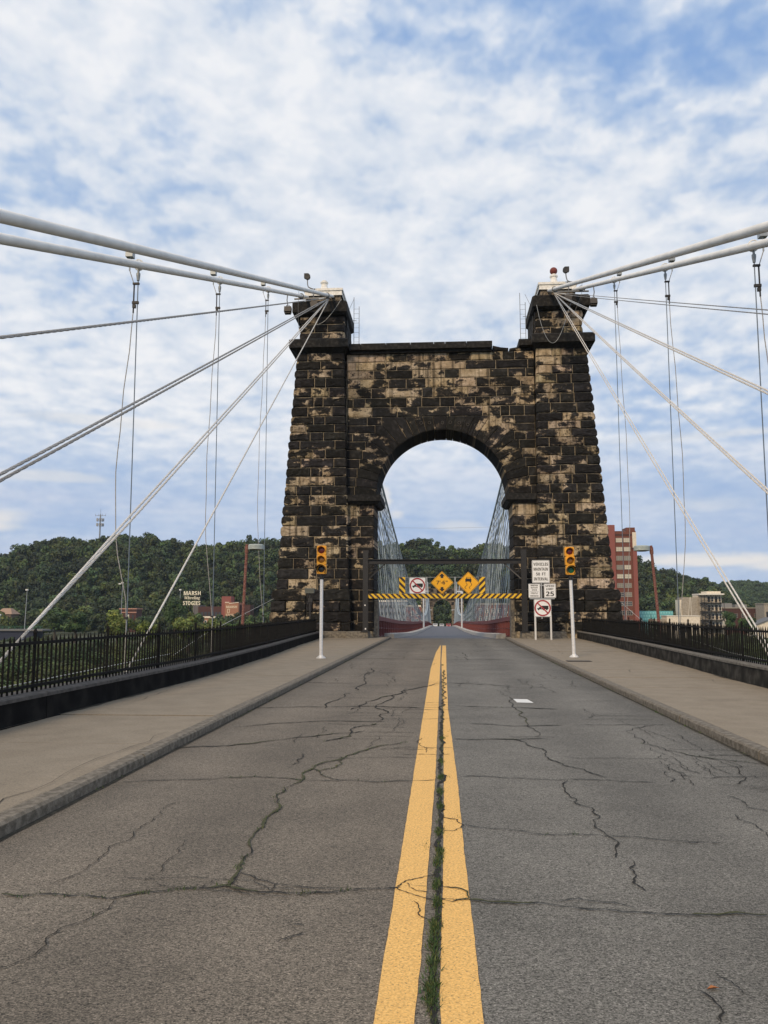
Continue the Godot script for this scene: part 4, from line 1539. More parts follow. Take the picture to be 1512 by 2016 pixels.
func build_main_span() -> void:
	var grate := noisy("steel_grating", [Color(0.055, 0.057, 0.07), Color(0.085, 0.088, 0.105), Color(0.12, 0.122, 0.14)], 0.25, 0.7, 0.03)
	var conc := noisy("pale_kerb_concrete", [Color(0.34, 0.325, 0.30), Color(0.46, 0.445, 0.42)], 0.4, 0.9)
	var steel := mat("dark_red_steel", lin(0.16, 0.036, 0.032), 0.6)
	var mb := MB.new()
	var ds := []
	var d := 49.3
	while d < 460.0:
		ds.append(d)
		d += 3.0 if d < 120.0 else 8.0
	for i in ds.size() - 1:
		var a: float = ds[i]
		var b: float = ds[i + 1]
		var s0 := [Vector3(-4.6, deck_y(a) - 0.5, -a), Vector3(4.75, deck_y(a) - 0.5, -a), Vector3(4.75, deck_y(a), -a), Vector3(-4.6, deck_y(a), -a)]
		var s1 := [Vector3(-4.6, deck_y(b) - 0.5, -b), Vector3(4.75, deck_y(b) - 0.5, -b), Vector3(4.75, deck_y(b), -b), Vector3(-4.6, deck_y(b), -b)]
		solid(mb, s0, s1)
	tag(struct("main_span_deck", mb.mesh(grate)), "blue grey steel grating deck of the main span beyond the arch")
	for side in 2:
		var s := -1.0 if side == 0 else 1.0
		var kx := -2.86 if side == 0 else 3.12
		var kb := MB.new()
		for i in ds.size() - 1:
			var secs := []
			for dd in [ds[i], ds[i + 1]]:
				var y := deck_y(dd)
				var sec := [Vector3(kx, y - 0.1, -dd), Vector3(kx + s * 0.04, y + 0.26, -dd), Vector3(kx + s * 0.6, y + 0.30, -dd), Vector3(kx + s * 0.6, y - 0.1, -dd)]
				secs.append(sec if side == 0 else flip(sec))
			solid(kb, secs[0], secs[1])
		tag(struct("kerb", kb.mesh(conc)), "pale concrete kerb curving along the left of the main span" if side == 0 else "pale concrete kerb curving along the right of the main span")
		# railing of posts and lattice, dark red
		var rx := -4.02 if side == 0 else 4.22
		var rail := thing("bridge_railing", "dark red steel railing along the left side of the main span" if side == 0 else "dark red steel railing along the right side of the main span", "railing")
		var tb := MB.new()
		var bb := MB.new()
		for i in ds.size() - 1:
			var a: float = ds[i]
			var b: float = ds[i + 1]
			tb.bar(Vector3(rx, deck_y(a) + 1.12, -a - 0.0), Vector3(rx, deck_y(b) + 1.12, -b), 0.12, 0.09)
			tb.bar(Vector3(rx + s * 0.35, deck_y(a) + 1.32, -a), Vector3(rx + s * 0.35, deck_y(b) + 1.32, -b), 0.16, 0.22)
			bb.bar(Vector3(rx, deck_y(a) + 0.12, -a), Vector3(rx, deck_y(b) + 0.12, -b), 0.1, 0.1)
			bb.bar(Vector3(rx, deck_y(a) + 0.62, -a), Vector3(rx, deck_y(b) + 0.62, -b), 0.05, 0.05)
		put("top_rail", tb.mesh(steel), rail)
		put("lower_rail", bb.mesh(steel), rail)
		var pm := MB.new()
		pm.box(Vector3(0, 0.56, 0), Vector3(0.14, 1.15, 0.12))
		pm.bar(Vector3(s * 0.35, 1.2, 0), Vector3(s * 0.05, 0.1, 0), 0.06, 0.08)
		var post := pm.mesh(steel)
		var k := 0
		d = 50.5
		while d < 340.0:
			put("post", post, rail).position = Vector3(rx, deck_y(d), -d)
			d += 2.4 if d < 200.0 else 4.8
		var lm := MB.new()
		d = 50.6
		while d < 230.0:
			var y := deck_y(d)
			lm.bar(Vector3(rx, y + 0.12, -d), Vector3(rx, y + 1.1, -d), 0.035, 0.06)
			d += 0.26 if d < 110.0 else 0.6
		stuff(put("picket", lm.mesh(steel), rail))


func cable_y(d: float) -> float:
	return 3.30 + 0.3635 * d


func span_y(d: float) -> float:
	var q := (203.0 - d) / 154.0
	return 0.7 + (20.2 - 0.7 if q > 0.0 else 14.5) * q * q


func build_cables() -> void:
	var whitep := noisy("cable_paint", [Color(0.66, 0.665, 0.65), Color(0.74, 0.745, 0.73), Color(0.80, 0.80, 0.78)], 0.2, 0.55, 0.012)
	var slate := mat("slate_rod", lin(0.14, 0.18, 0.23), 0.5, 0.1)
	var pale := mat("pale_blue_rod", lin(0.42, 0.49, 0.52), 0.5, 0.1)
	var rope_grey := noisy("grey_wire_rope", [Color(0.16, 0.155, 0.15), Color(0.36, 0.35, 0.335), Color(0.48, 0.47, 0.45)], 1.2, 0.6, 0.05)
	var rope_white := noisy("white_wire_rope", [Color(0.14, 0.09, 0.06), Color(0.62, 0.60, 0.56), Color(0.80, 0.79, 0.75), Color(0.84, 0.83, 0.8)], 1.6, 0.6, 0.05)
	var dark := mat("dark_clamp", lin(0.035, 0.035, 0.037), 0.6, 0.3)
	var zinc := mat("zinc_box", lin(0.30, 0.33, 0.35), 0.5, 0.4)
	var names := {
		-6.42: "thick white main cable, inner and upper one of the pair on the left", -7.95: "thick white main cable, outer and lower one of the pair on the left",
		6.42: "thick white main cable, inner and upper one of the pair on the right", 7.85: "thick white main cable, outer and lower one of the pair on the right"}
	for x in [-6.42, -7.95, 6.42, 7.85]:
		var s := signf(x)
		var t := thing("main_cable", names[x], "cable")
		var pts := []
		for i in 41:
			var d := lerpf(-9.0, 47.6, i / 40.0)
			var near := lerpf(0.98, 1.0, clampf(d / 47.0, 0, 1))
			pts.append(Vector3(x * near, cable_y(d) - 0.22 * sin(PI * clampf(d / 47.0, 0, 1)) * 0.0, -d))
		var mb := MB.new()
		mb.tube(pts, 0.102, 0.102, 18)
		var c := put("cable", mb.mesh(whitep), t)
		mb = MB.new()
		pts = []
		var mid := s * (4.45 if absf(x) < 7.0 else 4.75)
		for i in 61:
			var d := lerpf(48.0, 352.0, i / 60.0)
			var q: float = pow((203.0 - d) / 154.0, 2)
			pts.append(Vector3(lerpf(mid, x * 0.985, q), span_y(d), -d))
		mb.tube(pts, 0.11, 0.11, 10)
		put("cable", mb.mesh(pale), t)
		# suspenders of the main span
		var um := MB.new()
		var d := 52.0 if absf(x) < 7.0 else 53.2
		while d < 350.0:
			var q: float = pow((203.0 - d) / 154.0, 2)
			var top := Vector3(lerpf(mid, x * 0.985, q), span_y(d), -d)
			var y := deck_y(d)
			if top.y > y + 1.2:
				var sb := MB.new()
				var foot := Vector3(s * 4.55, y - 0.2, -d)
				sb.tube([top, foot], 0.019, 0.019, 5)
				sb.tube([top + Vector3(0, 0, 0.25), foot + Vector3(0, 0, 0.25)], 0.012, 0.012, 5)
				var m1 := top.lerp(foot, 0.12)
				sb.box(m1 + Vector3(0, 0, 0.12), Vector3(0.09, 0.2, 0.36))
				put("suspender", sb.mesh(pale if rng.randf() < 0.4 else slate), t)
			d += 2.4
		if absf(x) < 7.0:
			# inclined stays of the main span
			for k in 15:
				var e := 56.0 + k * 6.6
				var sb := MB.new()
				var foot := Vector3(s * 4.5, deck_y(e) - 0.1, -e)
				sb.tube([Vector3(s * 6.5, 20.1, -49.6), foot], 0.028, 0.028, 5)
				var a := Vector3(s * 6.5, 20.1, -49.6).lerp(foot, 0.86)
				sb.tube([a, foot], 0.045, 0.045, 5)
				put("stay", sb.mesh(pale), t)

	# suspenders of the near side spans
	var list := [[-7.93, 20.2, "long thin suspender with a loose bowed wire, nearest one on the left"], [-7.95, 28.0, "long thin suspender with a loose bowed wire, middle one on the left"], [-7.95, 36.1, "long thin suspender close to the left pier"],
		[7.8, 20.05, "long thin suspender at the right edge, nearest one on the right"], [7.83, 27.9, "long thin suspender with a loose wire, middle one on the right"], [7.85, 36.05, "long thin suspender in front of the red brick high-rise"]]
	for e in list:
		var x: float = e[0]
		var d: float = e[1]
		var o := signf(x)
		var y := cable_y(d)
		var t := thing("suspender", e[2], "suspender", Vector3(x, -0.4, -d), "suspenders of the side spans")
		y += 0.4
		var mb := MB.new()
		mb.tube([Vector3(0, y - 0.05, 0), Vector3(-o * 0.05, 0, 0)], 0.0145, 0.0145, 8)
		put("rod", mb.mesh(slate), t)
		mb = MB.new()
		mb.lathe(Vector3(0, y - 0.42, 0), [Vector2(0.0, 0), Vector2(0.035, 0.0), Vector2(0.055, 0.14), Vector2(0.055, 0.2), Vector2(0.03, 0.22), Vector2(0.03, 0.32), Vector2(0, 0.33)], 10)
		put("socket", mb.mesh(zinc), t)
		# second wire: from the box on the cable, round it, then down beside the rod, bowing outwards
		mb = MB.new()
		var pts := [Vector3(o * 0.24, y - 0.12, 0.0), Vector3(o * 0.11, y - 0.5, 0.0), Vector3(o * 0.10, y - 1.25, 0)]
		var bow := 0.30 if absf(d - 20.0) < 1.0 and o < 0 else 0.22
		var lowb := 1.9 if o < 0 else 1.5
		for k in range(1, 15):
			var q := k / 14.0
			pts.append(Vector3(o * (0.10 + bow * sin(PI * pow(q, 1.4)) + 0.015 * sin(q * 23.0 + d) - 0.08 * pow(q, 6)), lerpf(y - 1.25, lowb + 0.4, q), 0.03 * sin(q * 9.0)))
		pts.append(Vector3(-o * 0.03, lowb - 0.2, 0.0))
		pts.append(Vector3(-o * 0.03, 0.3, 0.02))
		mb.tube(pts, 0.012, 0.012, 6)
		put("loose_wire", mb.mesh(rope_grey), t)
		mb = MB.new()
		mb.tube([Vector3(o * 0.10, y - 0.5, 0), Vector3(o * 0.10, y - 1.3, 0)], 0.02, 0.02, 6)
		mb.box(Vector3(o * 0.05, y - 0.5, 0), Vector3(0.17, 0.05, 0.06))
		mb.box(Vector3(o * 0.05, y - 1.02, 0), Vector3(0.17, 0.07, 0.06))
		mb.box(Vector3(o * 0.08, y - 1.12, 0), Vector3(0.08, 0.09, 0.07))
		mb.box(Vector3(-o * 0.02, lowb - 0.1, 0), Vector3(0.1, 0.06, 0.06))
		put("yoke", mb.mesh(dark), t)
		mb = MB.new()
		mb.box(Vector3(o * 0.24, y + 0.30, 0), Vector3(0.19, 0.15, 0.19))
		mb.box(Vector3(o * 0.24, y + 0.385, 0), Vector3(0.21, 0.02, 0.21))
		mb.tube([Vector3(o * 0.24, y + 0.24, 0), Vector3(o * 0.24, y - 0.13, 0)], 0.02, 0.02, 6)
		put("clamp_box", mb.mesh(zinc), t)
		mb = MB.new()
		var ring := []
		for k in 17:
			ring.append(Vector3(cos(TAU * k / 16) * 0.125, y + 0.02 + sin(TAU * k / 16) * 0.125, -0.01 + 0.05 * sin(TAU * k / 16)))
		mb.tube(ring, 0.02, 0.02, 6)
		put("cable_band", mb.mesh(whitep), t)

	# inclined stays from the tower top to the deck edge
	var TL := Vector3(-6.6, 20.32, -47.0)
	var TR := Vector3(6.7, 20.25, -47.0)
	var stays := [
		[TL, Vector3(-6.47, 0.5, 1.1), 0.028, 0.03, [0.0], rope_grey, "grey wire rope stay running almost level over the left fence", 0],
		[TL, Vector3(-6.37, 0.5, -4.95), 0.027, 0.05, [-0.06, 0.06], rope_grey, "pair of grey wire rope stays crossing the left edge of the sky", 0],
		[TL, Vector3(-6.38, 0.3, -10.6), 0.026, 0.05, [-0.11, 0.11], rope_white, "pair of white rusting stays crossing the wooded hill on the left", 1],
		[TL, Vector3(-6.46, 0.2, -16.4), 0.022, 0.05, [-0.03, 0.035], rope_white, "white stay meeting the left fence in front of the painted rooftop letters", 1],
		[TR, Vector3(7.15, 0.5, 0.57), 0.014, 0.05, [-0.045, 0.045], rope_grey, "thin pair of wires running almost level at the right edge", 0],
		[TR, Vector3(6.98, 0.5, -5.4), 0.023, 0.05, [-0.03, 0.03], rope_white, "white rusty stay, uppermost of the sloping ones on the right", 1],
		[TR, Vector3(6.94, 0.5, -11.1), 0.022, 0.08, [-0.03, 0.03], rope_white, "white rusty stay, middle one of the sloping ones on the right", 1],
		[TR, Vector3(6.9, 0.3, -17.5), 0.019, 0.05, [-0.05, 0.05], rope_white, "clean white stay falling steeply to the right fence past the iron balconies", 0]]
	for e in stays:
		var t := thing("stay_cable", e[6], "stay cable", Vector3.ZERO, "inclined stays of the side spans")
		for off in e[4]:
			var mb := MB.new()
			var a: Vector3 = e[0]
			var b: Vector3 = e[1]
			var l := a.distance_to(b)
			var pts := []
			var k := int(l / 0.07)
			var fade: float = off
			for i in k + 1:
				var q := float(i) / k
				var open := minf(1.0, q * 8.0) if e[7] == 0 else clampf(minf(q * 5.0, (0.95 - q) * 9.0), 0.0, 1.0)
				pts.append(a.lerp(b, q) + Vector3(fade * 0.4 * open, fade * open - e[3] * 4.0 * q * (1.0 - q), 0))
			twist(mb, pts, e[2])
			put("strand", mb.mesh(e[5]), t)
		var mb2 := MB.new()
		var a2: Vector3 = e[0]
		var b2: Vector3 = e[1]
		mb2.tube([a2, a2.lerp(b2, 0.09) - Vector3(0, e[3] * 0.33, 0)], e[2] * 1.45, e[2] * 1.3, 8)
		put("socket", mb2.mesh(rope_white if e[5] == rope_white else whitep), t)
	# thin guard wires strung outside the fences
	var wire := mat("white_guard_wire", lin(0.6, 0.6, 0.57), 0.6)
	for e in [[[Vector3(-9.6, 2.3, -46.4), Vector3(-7.95, 0.78, -27.0), Vector3(-6.6, 0.5, -20.0)], "thin white guard wire sloping from the left pier behind the fence"], [[Vector3(-6.5, 0.56, -19.5), Vector3(-6.2, 0.50, -12.0), Vector3(-6.2, 0.42, -4.0)], "thin white guard wire low behind the nearest pickets on the left"],
			[[Vector3(9.9, 2.05, -46.4), Vector3(8.7, 1.0, -36.0), Vector3(7.1, 0.55, -21.0), Vector3(6.9, 0.45, -15.0)], "thin white guard wire sloping from the right pier behind the fence"]]:
		var mb := MB.new()
		mb.tube(e[0], 0.009, 0.008, 6)
		tag(put("guard_wire", mb.mesh(wire)), e[1], "wire")


func twist(mb: MB, pts: Array, r: float) -> void:
	# a laid rope: six strands as a lobed section that turns along the way
	var sides := 12
	var f: Vector3 = (pts[-1] - pts[0]).normalized()
	var side := f.cross(Vector3.UP).normalized()
	var up := f.cross(side)
	var prev := []
	var pn := []
	for i in pts.size():
		var ring := []
		var nn := []
		for k in sides:
			var a := TAU * k / sides + i * 0.30
			var d := side * cos(a) + up * sin(a)
			ring.append(pts[i] + d * r * (1.0 if k % 2 == 0 else 0.80))
			nn.append(d)
		if i > 0:
			for k in sides:
				var k2 := (k + 1) % sides
				mb.tri(prev[k], prev[k2], ring[k2])
				mb.tri(prev[k], ring[k2], ring[k])
		prev = ring
		pn = nn


# ---------------------------------------------------------------- walls and fences of the approach
func build_fences() -> void:
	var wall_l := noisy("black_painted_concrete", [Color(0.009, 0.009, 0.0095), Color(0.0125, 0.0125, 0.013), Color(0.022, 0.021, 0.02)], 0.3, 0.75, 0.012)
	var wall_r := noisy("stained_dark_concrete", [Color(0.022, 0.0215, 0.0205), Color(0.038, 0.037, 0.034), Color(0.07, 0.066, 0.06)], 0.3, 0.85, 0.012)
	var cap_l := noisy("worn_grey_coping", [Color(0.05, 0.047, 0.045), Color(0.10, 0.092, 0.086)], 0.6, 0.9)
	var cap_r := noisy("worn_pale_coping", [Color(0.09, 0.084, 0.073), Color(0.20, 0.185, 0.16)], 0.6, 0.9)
	for wm in [wall_l, wall_r]:
		wm.metallic_specular = 0.2
		wm.roughness = 0.97
	var iron := noisy("black_iron", [Color(0.007, 0.0072, 0.0075), Color(0.014, 0.014, 0.0135)], 0.7, 0.7, 0.03)
	iron.metallic_specular = 0.25
	for side in 2:
		var s := -1.0 if side == 0 else 1.0
		var wp: Array = WALL_L if side == 0 else WALL_R
		var word := "left" if side == 0 else "right"
		var w := thing("parapet_wall", "low black concrete wall under the left fence" if side == 0 else "low dark stained concrete wall under the right fence", "wall")
		var h := 0.46 if side == 0 else 0.50
		var d := -8.0
		while d < 46.5:
			var e := minf(d + 2.4, 46.9)
			for part in 2:
				var mb := MB.new()
				for q in 3:
					var secs := []
					for dd in [lerpf(d + 0.008, e - 0.008, q / 3.0), lerpf(d + 0.008, e - 0.008, (q + 1) / 3.0)]:
						var x := smooth_at(wp, dd)
						var sec := [Vector3(x, 0.0, -dd), Vector3(x + s * 0.015, h - 0.06, -dd), Vector3(x + s * 0.42, h - 0.06, -dd), Vector3(x + s * 0.42, -0.6, -dd), Vector3(x, -0.6, -dd)]
						if part == 1:
							sec = [Vector3(x - s * 0.004, h - 0.06, -dd), Vector3(x - s * 0.004, h - 0.015, -dd), Vector3(x + s * 0.02, h, -dd), Vector3(x + s * 0.44, h, -dd), Vector3(x + s * 0.44, h - 0.06, -dd)]
						secs.append(sec if side == 0 else flip(sec))
					solid(mb, secs[0], secs[1])
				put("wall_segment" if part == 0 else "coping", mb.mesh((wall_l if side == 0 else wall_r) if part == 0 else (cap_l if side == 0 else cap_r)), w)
			d = e
		var f := thing("iron_fence", "black iron picket fence on the wall along the left pavement" if side == 0 else "black iron picket fence on the wall along the right pavement", "fence")
		var off := s * 0.22
		var pb := MB.new()
		pb.box(Vector3(0, 0.355, 0), Vector3(0.022, 0.71, 0.022))
		pb.frustum(Rect2(-0.0095, -0.0095, 0.019, 0.019), 0.71, Rect2(-0.002, -0.002, 0.004, 0.004), 0.765)
		var pm := pb.mesh(iron)
		d = 7.6 if side == 0 else 12.6
		var step := 0.128 if side == 0 else 0.125
		var n := 0
		while d < 46.4 and n < 300:
			var x := smooth_at(wp, d) + off
			var p := put("picket", pm, f)
			p.position = Vector3(x, h, -d)
			p.rotation = Vector3(rng.randf_range(-0.012, 0.012), 0.0, rng.randf_range(-0.012, 0.012))
			d += step
			n += 1
		var qb := MB.new()
		qb.box(Vector3(0, 0.40, 0), Vector3(0.034, 0.8, 0.034))
		qb.frustum(Rect2(-0.025, -0.025, 0.05, 0.05), 0.8, Rect2(-0.01, -0.01, 0.02, 0.02), 0.86)
		var qm := qb.mesh(iron)
		d = 6.4
		while d < 46.5:
			put("post", qm, f).position = Vector3(smooth_at(wp, d) + off, h, -d)
			d += 2.4
		for y in [0.665, 0.08]:
			var rb := MB.new()
			d = -6.0
			while d < 46.4:
				var e := minf(d + 1.2, 46.4)
				rb.bar(Vector3(smooth_at(wp, d) + off, h + y, -d), Vector3(smooth_at(wp, e) + off, h + y + 0.006 * sin(e), -e), 0.045, 0.042)
				d = e
			put("rail", rb.mesh(iron), f)
		var nb := MB.new()
		d = -6.0
		var dmin := 7.6 if side == 0 else 12.6
		while d < dmin - 0.05:
			nb.box(Vector3(smooth_at(wp, d) + off, h + 0.39, -d), Vector3(0.02, 0.78, 0.02))
			d += step
		stuff(put("pickets_nearby", nb.mesh(iron), f))


# ---------------------------------------------------------------- height gantry, bar and its signs
func stripes(mb: MB, x0: float, y0: float, x1: float, y1: float, period: float, dir: float, z0: float, z1: float, phase := 0.0) -> void:
	var h := y1 - y0
	var x := x0 - h - period * 2.0 + phase
	while x < x1 + h + period:
		var p := PackedVector2Array([Vector2(x, y0), Vector2(x + period * 0.5, y0), Vector2(x + period * 0.5 + dir * h, y1), Vector2(x + dir * h, y1)])
		for q in Geometry2D.intersect_polygons(p, rect(x0, y0, x1, y1)):
			mb.prism(q, z0, z1)
		x += period


func round_rect(w: float, h: float, r: float) -> PackedVector2Array:
	var p := PackedVector2Array()
	for c in [[1, 1, 0], [-1, 1, 1], [-1, -1, 2], [1, -1, 3]]:
		for k in 5:
			var a: float = PI / 2 * (c[2] + k / 4.0)
			p.append(Vector2(c[0] * (w / 2 - r) + cos(a) * r, c[1] * (h / 2 - r) + sin(a) * r))
	return p


func plate(o: Node3D, outline: PackedVector2Array, face: Material, line: Material, inset: float, width: float, t := Transform3D()) -> void:
	# sheet, printed border line, printed field
	var mb := MB.new()
	mb.prism(outline, -0.004, 0.0, t)
	put("plate", mb.mesh(face), o)
	var big := Geometry2D.offset_polygon(outline, -inset)
	var small := Geometry2D.offset_polygon(outline, -inset - width)
	mb = MB.new()
	var a: PackedVector2Array = big[0]
	var b: PackedVector2Array = small[0]
	if a.size() == b.size():
		for i in a.size():
			var j := (i + 1) % a.size()
			mb.quad(t * Vector3(a[i].x, a[i].y, 0.0015), t * Vector3(a[j].x, a[j].y, 0.0015), t * Vector3(b[j].x, b[j].y, 0.0015), t * Vector3(b[i].x, b[i].y, 0.0015))
	put("border", mb.mesh(line), o)


func ring_of(mb: MB, c: Vector2, r0: float, r1: float, z: float, k := 36) -> void:
	for i in k:
		var a := Vector2.from_angle(TAU * i / k)
		var b := Vector2.from_angle(TAU * (i + 1) / k)
		mb.quad(Vector3(c.x + a.x * r1, c.y + a.y * r1, z), Vector3(c.x + b.x * r1, c.y + b.y * r1, z), Vector3(c.x + b.x * r0, c.y + b.y * r0, z), Vector3(c.x + a.x * r0, c.y + a.y * r0, z))


func no_truck(o: Node3D, s: float) -> void:
	var red := mat("sign_red", lin(0.36, 0.03, 0.04), 0.5)
	var black := mat("sign_black", lin(0.012, 0.012, 0.012), 0.5)
	var mb := MB.new()
	mb.prism(rect(-0.05 * s, -0.06 * s, 0.29 * s, 0.115 * s), 0.001, 0.003)
	mb.prism(PackedVector2Array([Vector2(-0.27 * s, -0.06 * s), Vector2(-0.07 * s, -0.06 * s), Vector2(-0.07 * s, 0.06 * s), Vector2(-0.16 * s, 0.06 * s), Vector2(-0.185 * s, 0.0), Vector2(-0.27 * s, -0.005 * s)]), 0.001, 0.003)
	mb.prism(rect(-0.1 * s, -0.065 * s, 0.0, -0.03 * s), 0.001, 0.003)
	for c in [-0.2, 0.04, 0.2]:
		mb.prism(circle(Vector2(c * s, -0.07 * s), 0.04 * s, 12), 0.001, 0.003)
	put("truck_symbol", mb.mesh(black), o)
	mb = MB.new()
	ring_of(mb, Vector2.ZERO, 0.335 * s, 0.405 * s, 0.006)
	var q := Vector2(0.7071, -0.7071)
	var n := Vector2(0.7071, 0.7071) * 0.033 * s
	var e := q * 0.35 * s
	mb.prism(PackedVector2Array([-e - n, e - n, e + n, -e + n]), 0.004, 0.006)
	put("prohibition_ring", mb.mesh(red), o)


func build_gantry() -> void:
	var dz := -46.2
	var blk := noisy("gantry_black_steel", [Color(0.010, 0.010, 0.011), Color(0.02, 0.02, 0.021)], 0.8, 0.5)
	var yel := mat("hazard_yellow", lin(0.82, 0.50, 0.02), 0.5)
	var sblk := mat("hazard_dark", lin(0.035, 0.018, 0.016), 0.5)
	var gal := mat("galvanised", lin(0.40, 0.42, 0.43), 0.45, 0.4)
	var g := thing("height_gantry", "black steel portal frame standing across the road before the arch", "gantry", Vector3(0, 0, dz))
	for x in [-4.31, 4.55]:
		var mb := MB.new()
		mb.box(Vector3(x, 2.72, 0.11), Vector3(0.30, 4.6, 0.02))
		mb.box(Vector3(x, 2.72, -0.11), Vector3(0.30, 4.6, 0.02))
		mb.box(Vector3(x, 2.72, 0), Vector3(0.03, 4.58, 0.20))
		mb.box(Vector3(x, 0.47, 0), Vector3(0.5, 0.06, 0.45))
		put("post", mb.mesh(blk), g)
	var bm := MB.new()
	bm.box(Vector3(0.12, 4.49, 0), Vector3(8.56, 0.03, 0.26))
	bm.box(Vector3(0.12, 4.25, 0), Vector3(8.56, 0.03, 0.26))
	bm.box(Vector3(0.12, 4.37, 0), Vector3(8.54, 0.21, 0.04))
	put("beam", bm.mesh(blk), g)
	for s in [-1, 1]:
		var x0 := -4.17 if s < 0 else 4.41
		var bb := MB.new()
		bb.bar(Vector3(x0, 3.38, 0.02), Vector3(x0 - s * 0.95, 4.24, 0.02), 0.05, 0.06)
		put("brace", bb.mesh(blk if s < 0 else mat("worn_grey_brace", lin(0.09, 0.085, 0.08), 0.7)), g)
		var rb := MB.new()
		var pts := []
		for k in 19:
			pts.append(Vector3(x0 - s * 0.30 + cos(TAU * k / 18) * 0.2, 3.98 + sin(TAU * k / 18) * 0.2, 0.03))
		rb.tube(pts, 0.03, 0.03, 6)
		rb.bar(Vector3(x0 - s * 0.48, 3.98, 0.03), Vector3(x0 - s * 0.12, 3.98, 0.03), 0.03, 0.03)
		put("ring_ornament", rb.mesh(blk), g)
	var sp := MB.new()
	sp.box(Vector3(-4.33, 1.93, 0.125), Vector3(0.07, 0.07, 0.012))
	sp.box(Vector3(-4.30, 0.62, 0.125), Vector3(0.07, 0.09, 0.012))
	put("reflector", sp.mesh(mat("white_reflector", lin(0.8, 0.8, 0.78), 0.4)), g)

	# clearance bar of striped panels, hung under the beam
	var bar := thing("clearance_bar", "long yellow and black striped clearance bar hung across the road", "clearance bar", Vector3(0, 2.44, dz + 0.06))
	var tube := MB.new()
	tube.box(Vector3(0.05, 0, -0.05), Vector3(8.74, 0.10, 0.08))
	put("backing_tube", tube.mesh(gal), bar)
	for i in 14:
		var x0 := -4.33 + i * 0.626
		var pb := MB.new()
		block(pb, x0 + 0.004, x0 + 0.622, -0.13, 0.13, -0.006, 0.0)
		var p := put("panel", pb.mesh(yel), bar)
		var sb := MB.new()
		stripes(sb, x0 + 0.006, -0.128, x0 + 0.620, 0.128, 0.305, -1.0 if i < 7 else 1.0, 0.0, 0.0025, 0.05)
		put("stripe", sb.mesh(sblk), p)
	for y in [1.05, 0.72]:
		var rb := MB.new()
		rb.tube([Vector3(-2.4, y, -0.07), Vector3(2.45, y, -0.07)], 0.014, 0.014, 6)
		put("rail", rb.mesh(gal), bar)
	for x in [-0.86, 0.72]:
		var ub := MB.new()
		ub.box(Vector3(x, 0.52, -0.06), Vector3(0.06, 1.1, 0.04))
		put("upright", ub.mesh(gal), bar)
	var ch := MB.new()
	for x in [-0.01, -4.1, 4.25]:
		ch.tube([Vector3(x, 0.12, -0.06), Vector3(x, 1.8, -0.06)], 0.009, 0.009, 5)
	put("hanger", ch.mesh(blk), bar)
	for e in [[-2.24, -1.0, "upright yellow and black hazard panel left of the no-trucks sign on the bar"], [2.22, 1.0, "upright yellow and black hazard panel right of the slippery-road sign"]]:
		var hz := thing("hazard_panel", e[2], "hazard panel", Vector3(e[0], 2.58, dz + 0.08))
		var hb := MB.new()
		block(hb, -0.17, 0.17, 0.0, 0.92, -0.006, 0.0)
		put("plate", hb.mesh(yel), hz)
		var sb := MB.new()
		stripes(sb, -0.168, 0.002, 0.168, 0.918, 0.36, e[1], 0.0, 0.003)
		put("stripe", sb.mesh(sblk), hz)

	var white := noisy("sign_white", [Color(0.80, 0.81, 0.81), Color(0.86, 0.87, 0.87)], 0.8, 0.5)
	var amber := mat("sign_amber", lin(0.86, 0.42, 0.01), 0.5)
	var black := mat("sign_black", lin(0.012, 0.012, 0.012), 0.5)
	var nt := thing("no_trucks_sign", "square white no-trucks sign with a red ring on the clearance bar", "road sign", Vector3(-1.385, 3.02, dz + 0.10))
	plate(nt, round_rect(0.92, 0.9, 0.05), white, black, 0.012, 0.012)
	no_truck(nt, 1.06)
	var ds := thing("clearance_sign", "amber diamond clearance sign reading 7'-6\" in the middle of the bar", "road sign", Vector3(-0.01, 3.19, dz + 0.10))
	var dia := Transform3D(Basis(Vector3(0, 0, 1), PI / 4), Vector3.ZERO)
	plate(ds, round_rect(0.91, 0.91, 0.06), amber, black, 0.02, 0.018, dia)
	text("7'-6\"", 0.21, 0.62, black, ds, Vector3(0.0, 0.0, 0.004))
	for s in [1.0, -1.0]:
		var am := MB.new()
		var pts := PackedVector2Array([Vector2(0, 0.52), Vector2(0.16, 0.35), Vector2(0.075, 0.35), Vector2(0.075, 0.25), Vector2(-0.075, 0.25), Vector2(-0.075, 0.35), Vector2(-0.16, 0.35)])
		for k in pts.size():
			# the upper arrow points up from the middle, the lower one down
			pts[k] = Vector2(pts[k].x, pts[k].y * s)
		am.prism(pts, 0.0005, 0.003)
		put("arrow", am.mesh(black), ds)
	var sl := thing("slippery_road_sign", "amber diamond slippery-road sign with a skidding car on the bar", "road sign", Vector3(1.46, 3.16, dz + 0.10))
	plate(sl, round_rect(0.91, 0.91, 0.06), amber, black, 0.02, 0.018, dia)
	var cm := MB.new()
	var tilt := Transform3D(Basis(Vector3(0, 0, 1), -0.07), Vector3(0.0, 0.16, 0))
	cm.prism(PackedVector2Array([Vector2(-0.17, -0.08), Vector2(0.17, -0.08), Vector2(0.17, 0.06), Vector2(0.13, 0.08), Vector2(0.11, 0.17), Vector2(-0.11, 0.17), Vector2(-0.13, 0.08), Vector2(-0.17, 0.06)]), 0.0005, 0.003, tilt)
	cm.prism(rect(-0.15, -0.13, -0.09, -0.08), 0.0005, 0.003, tilt)
	cm.prism(rect(0.09, -0.13, 0.15, -0.08), 0.0005, 0.003, tilt)
	put("car_symbol", cm.mesh(black), sl)
	cm = MB.new()
	cm.prism(rect(-0.09, 0.09, 0.09, 0.15), 0.003, 0.0045, tilt)
	put("car_symbol_window", cm.mesh(amber), sl)
	cm = MB.new()
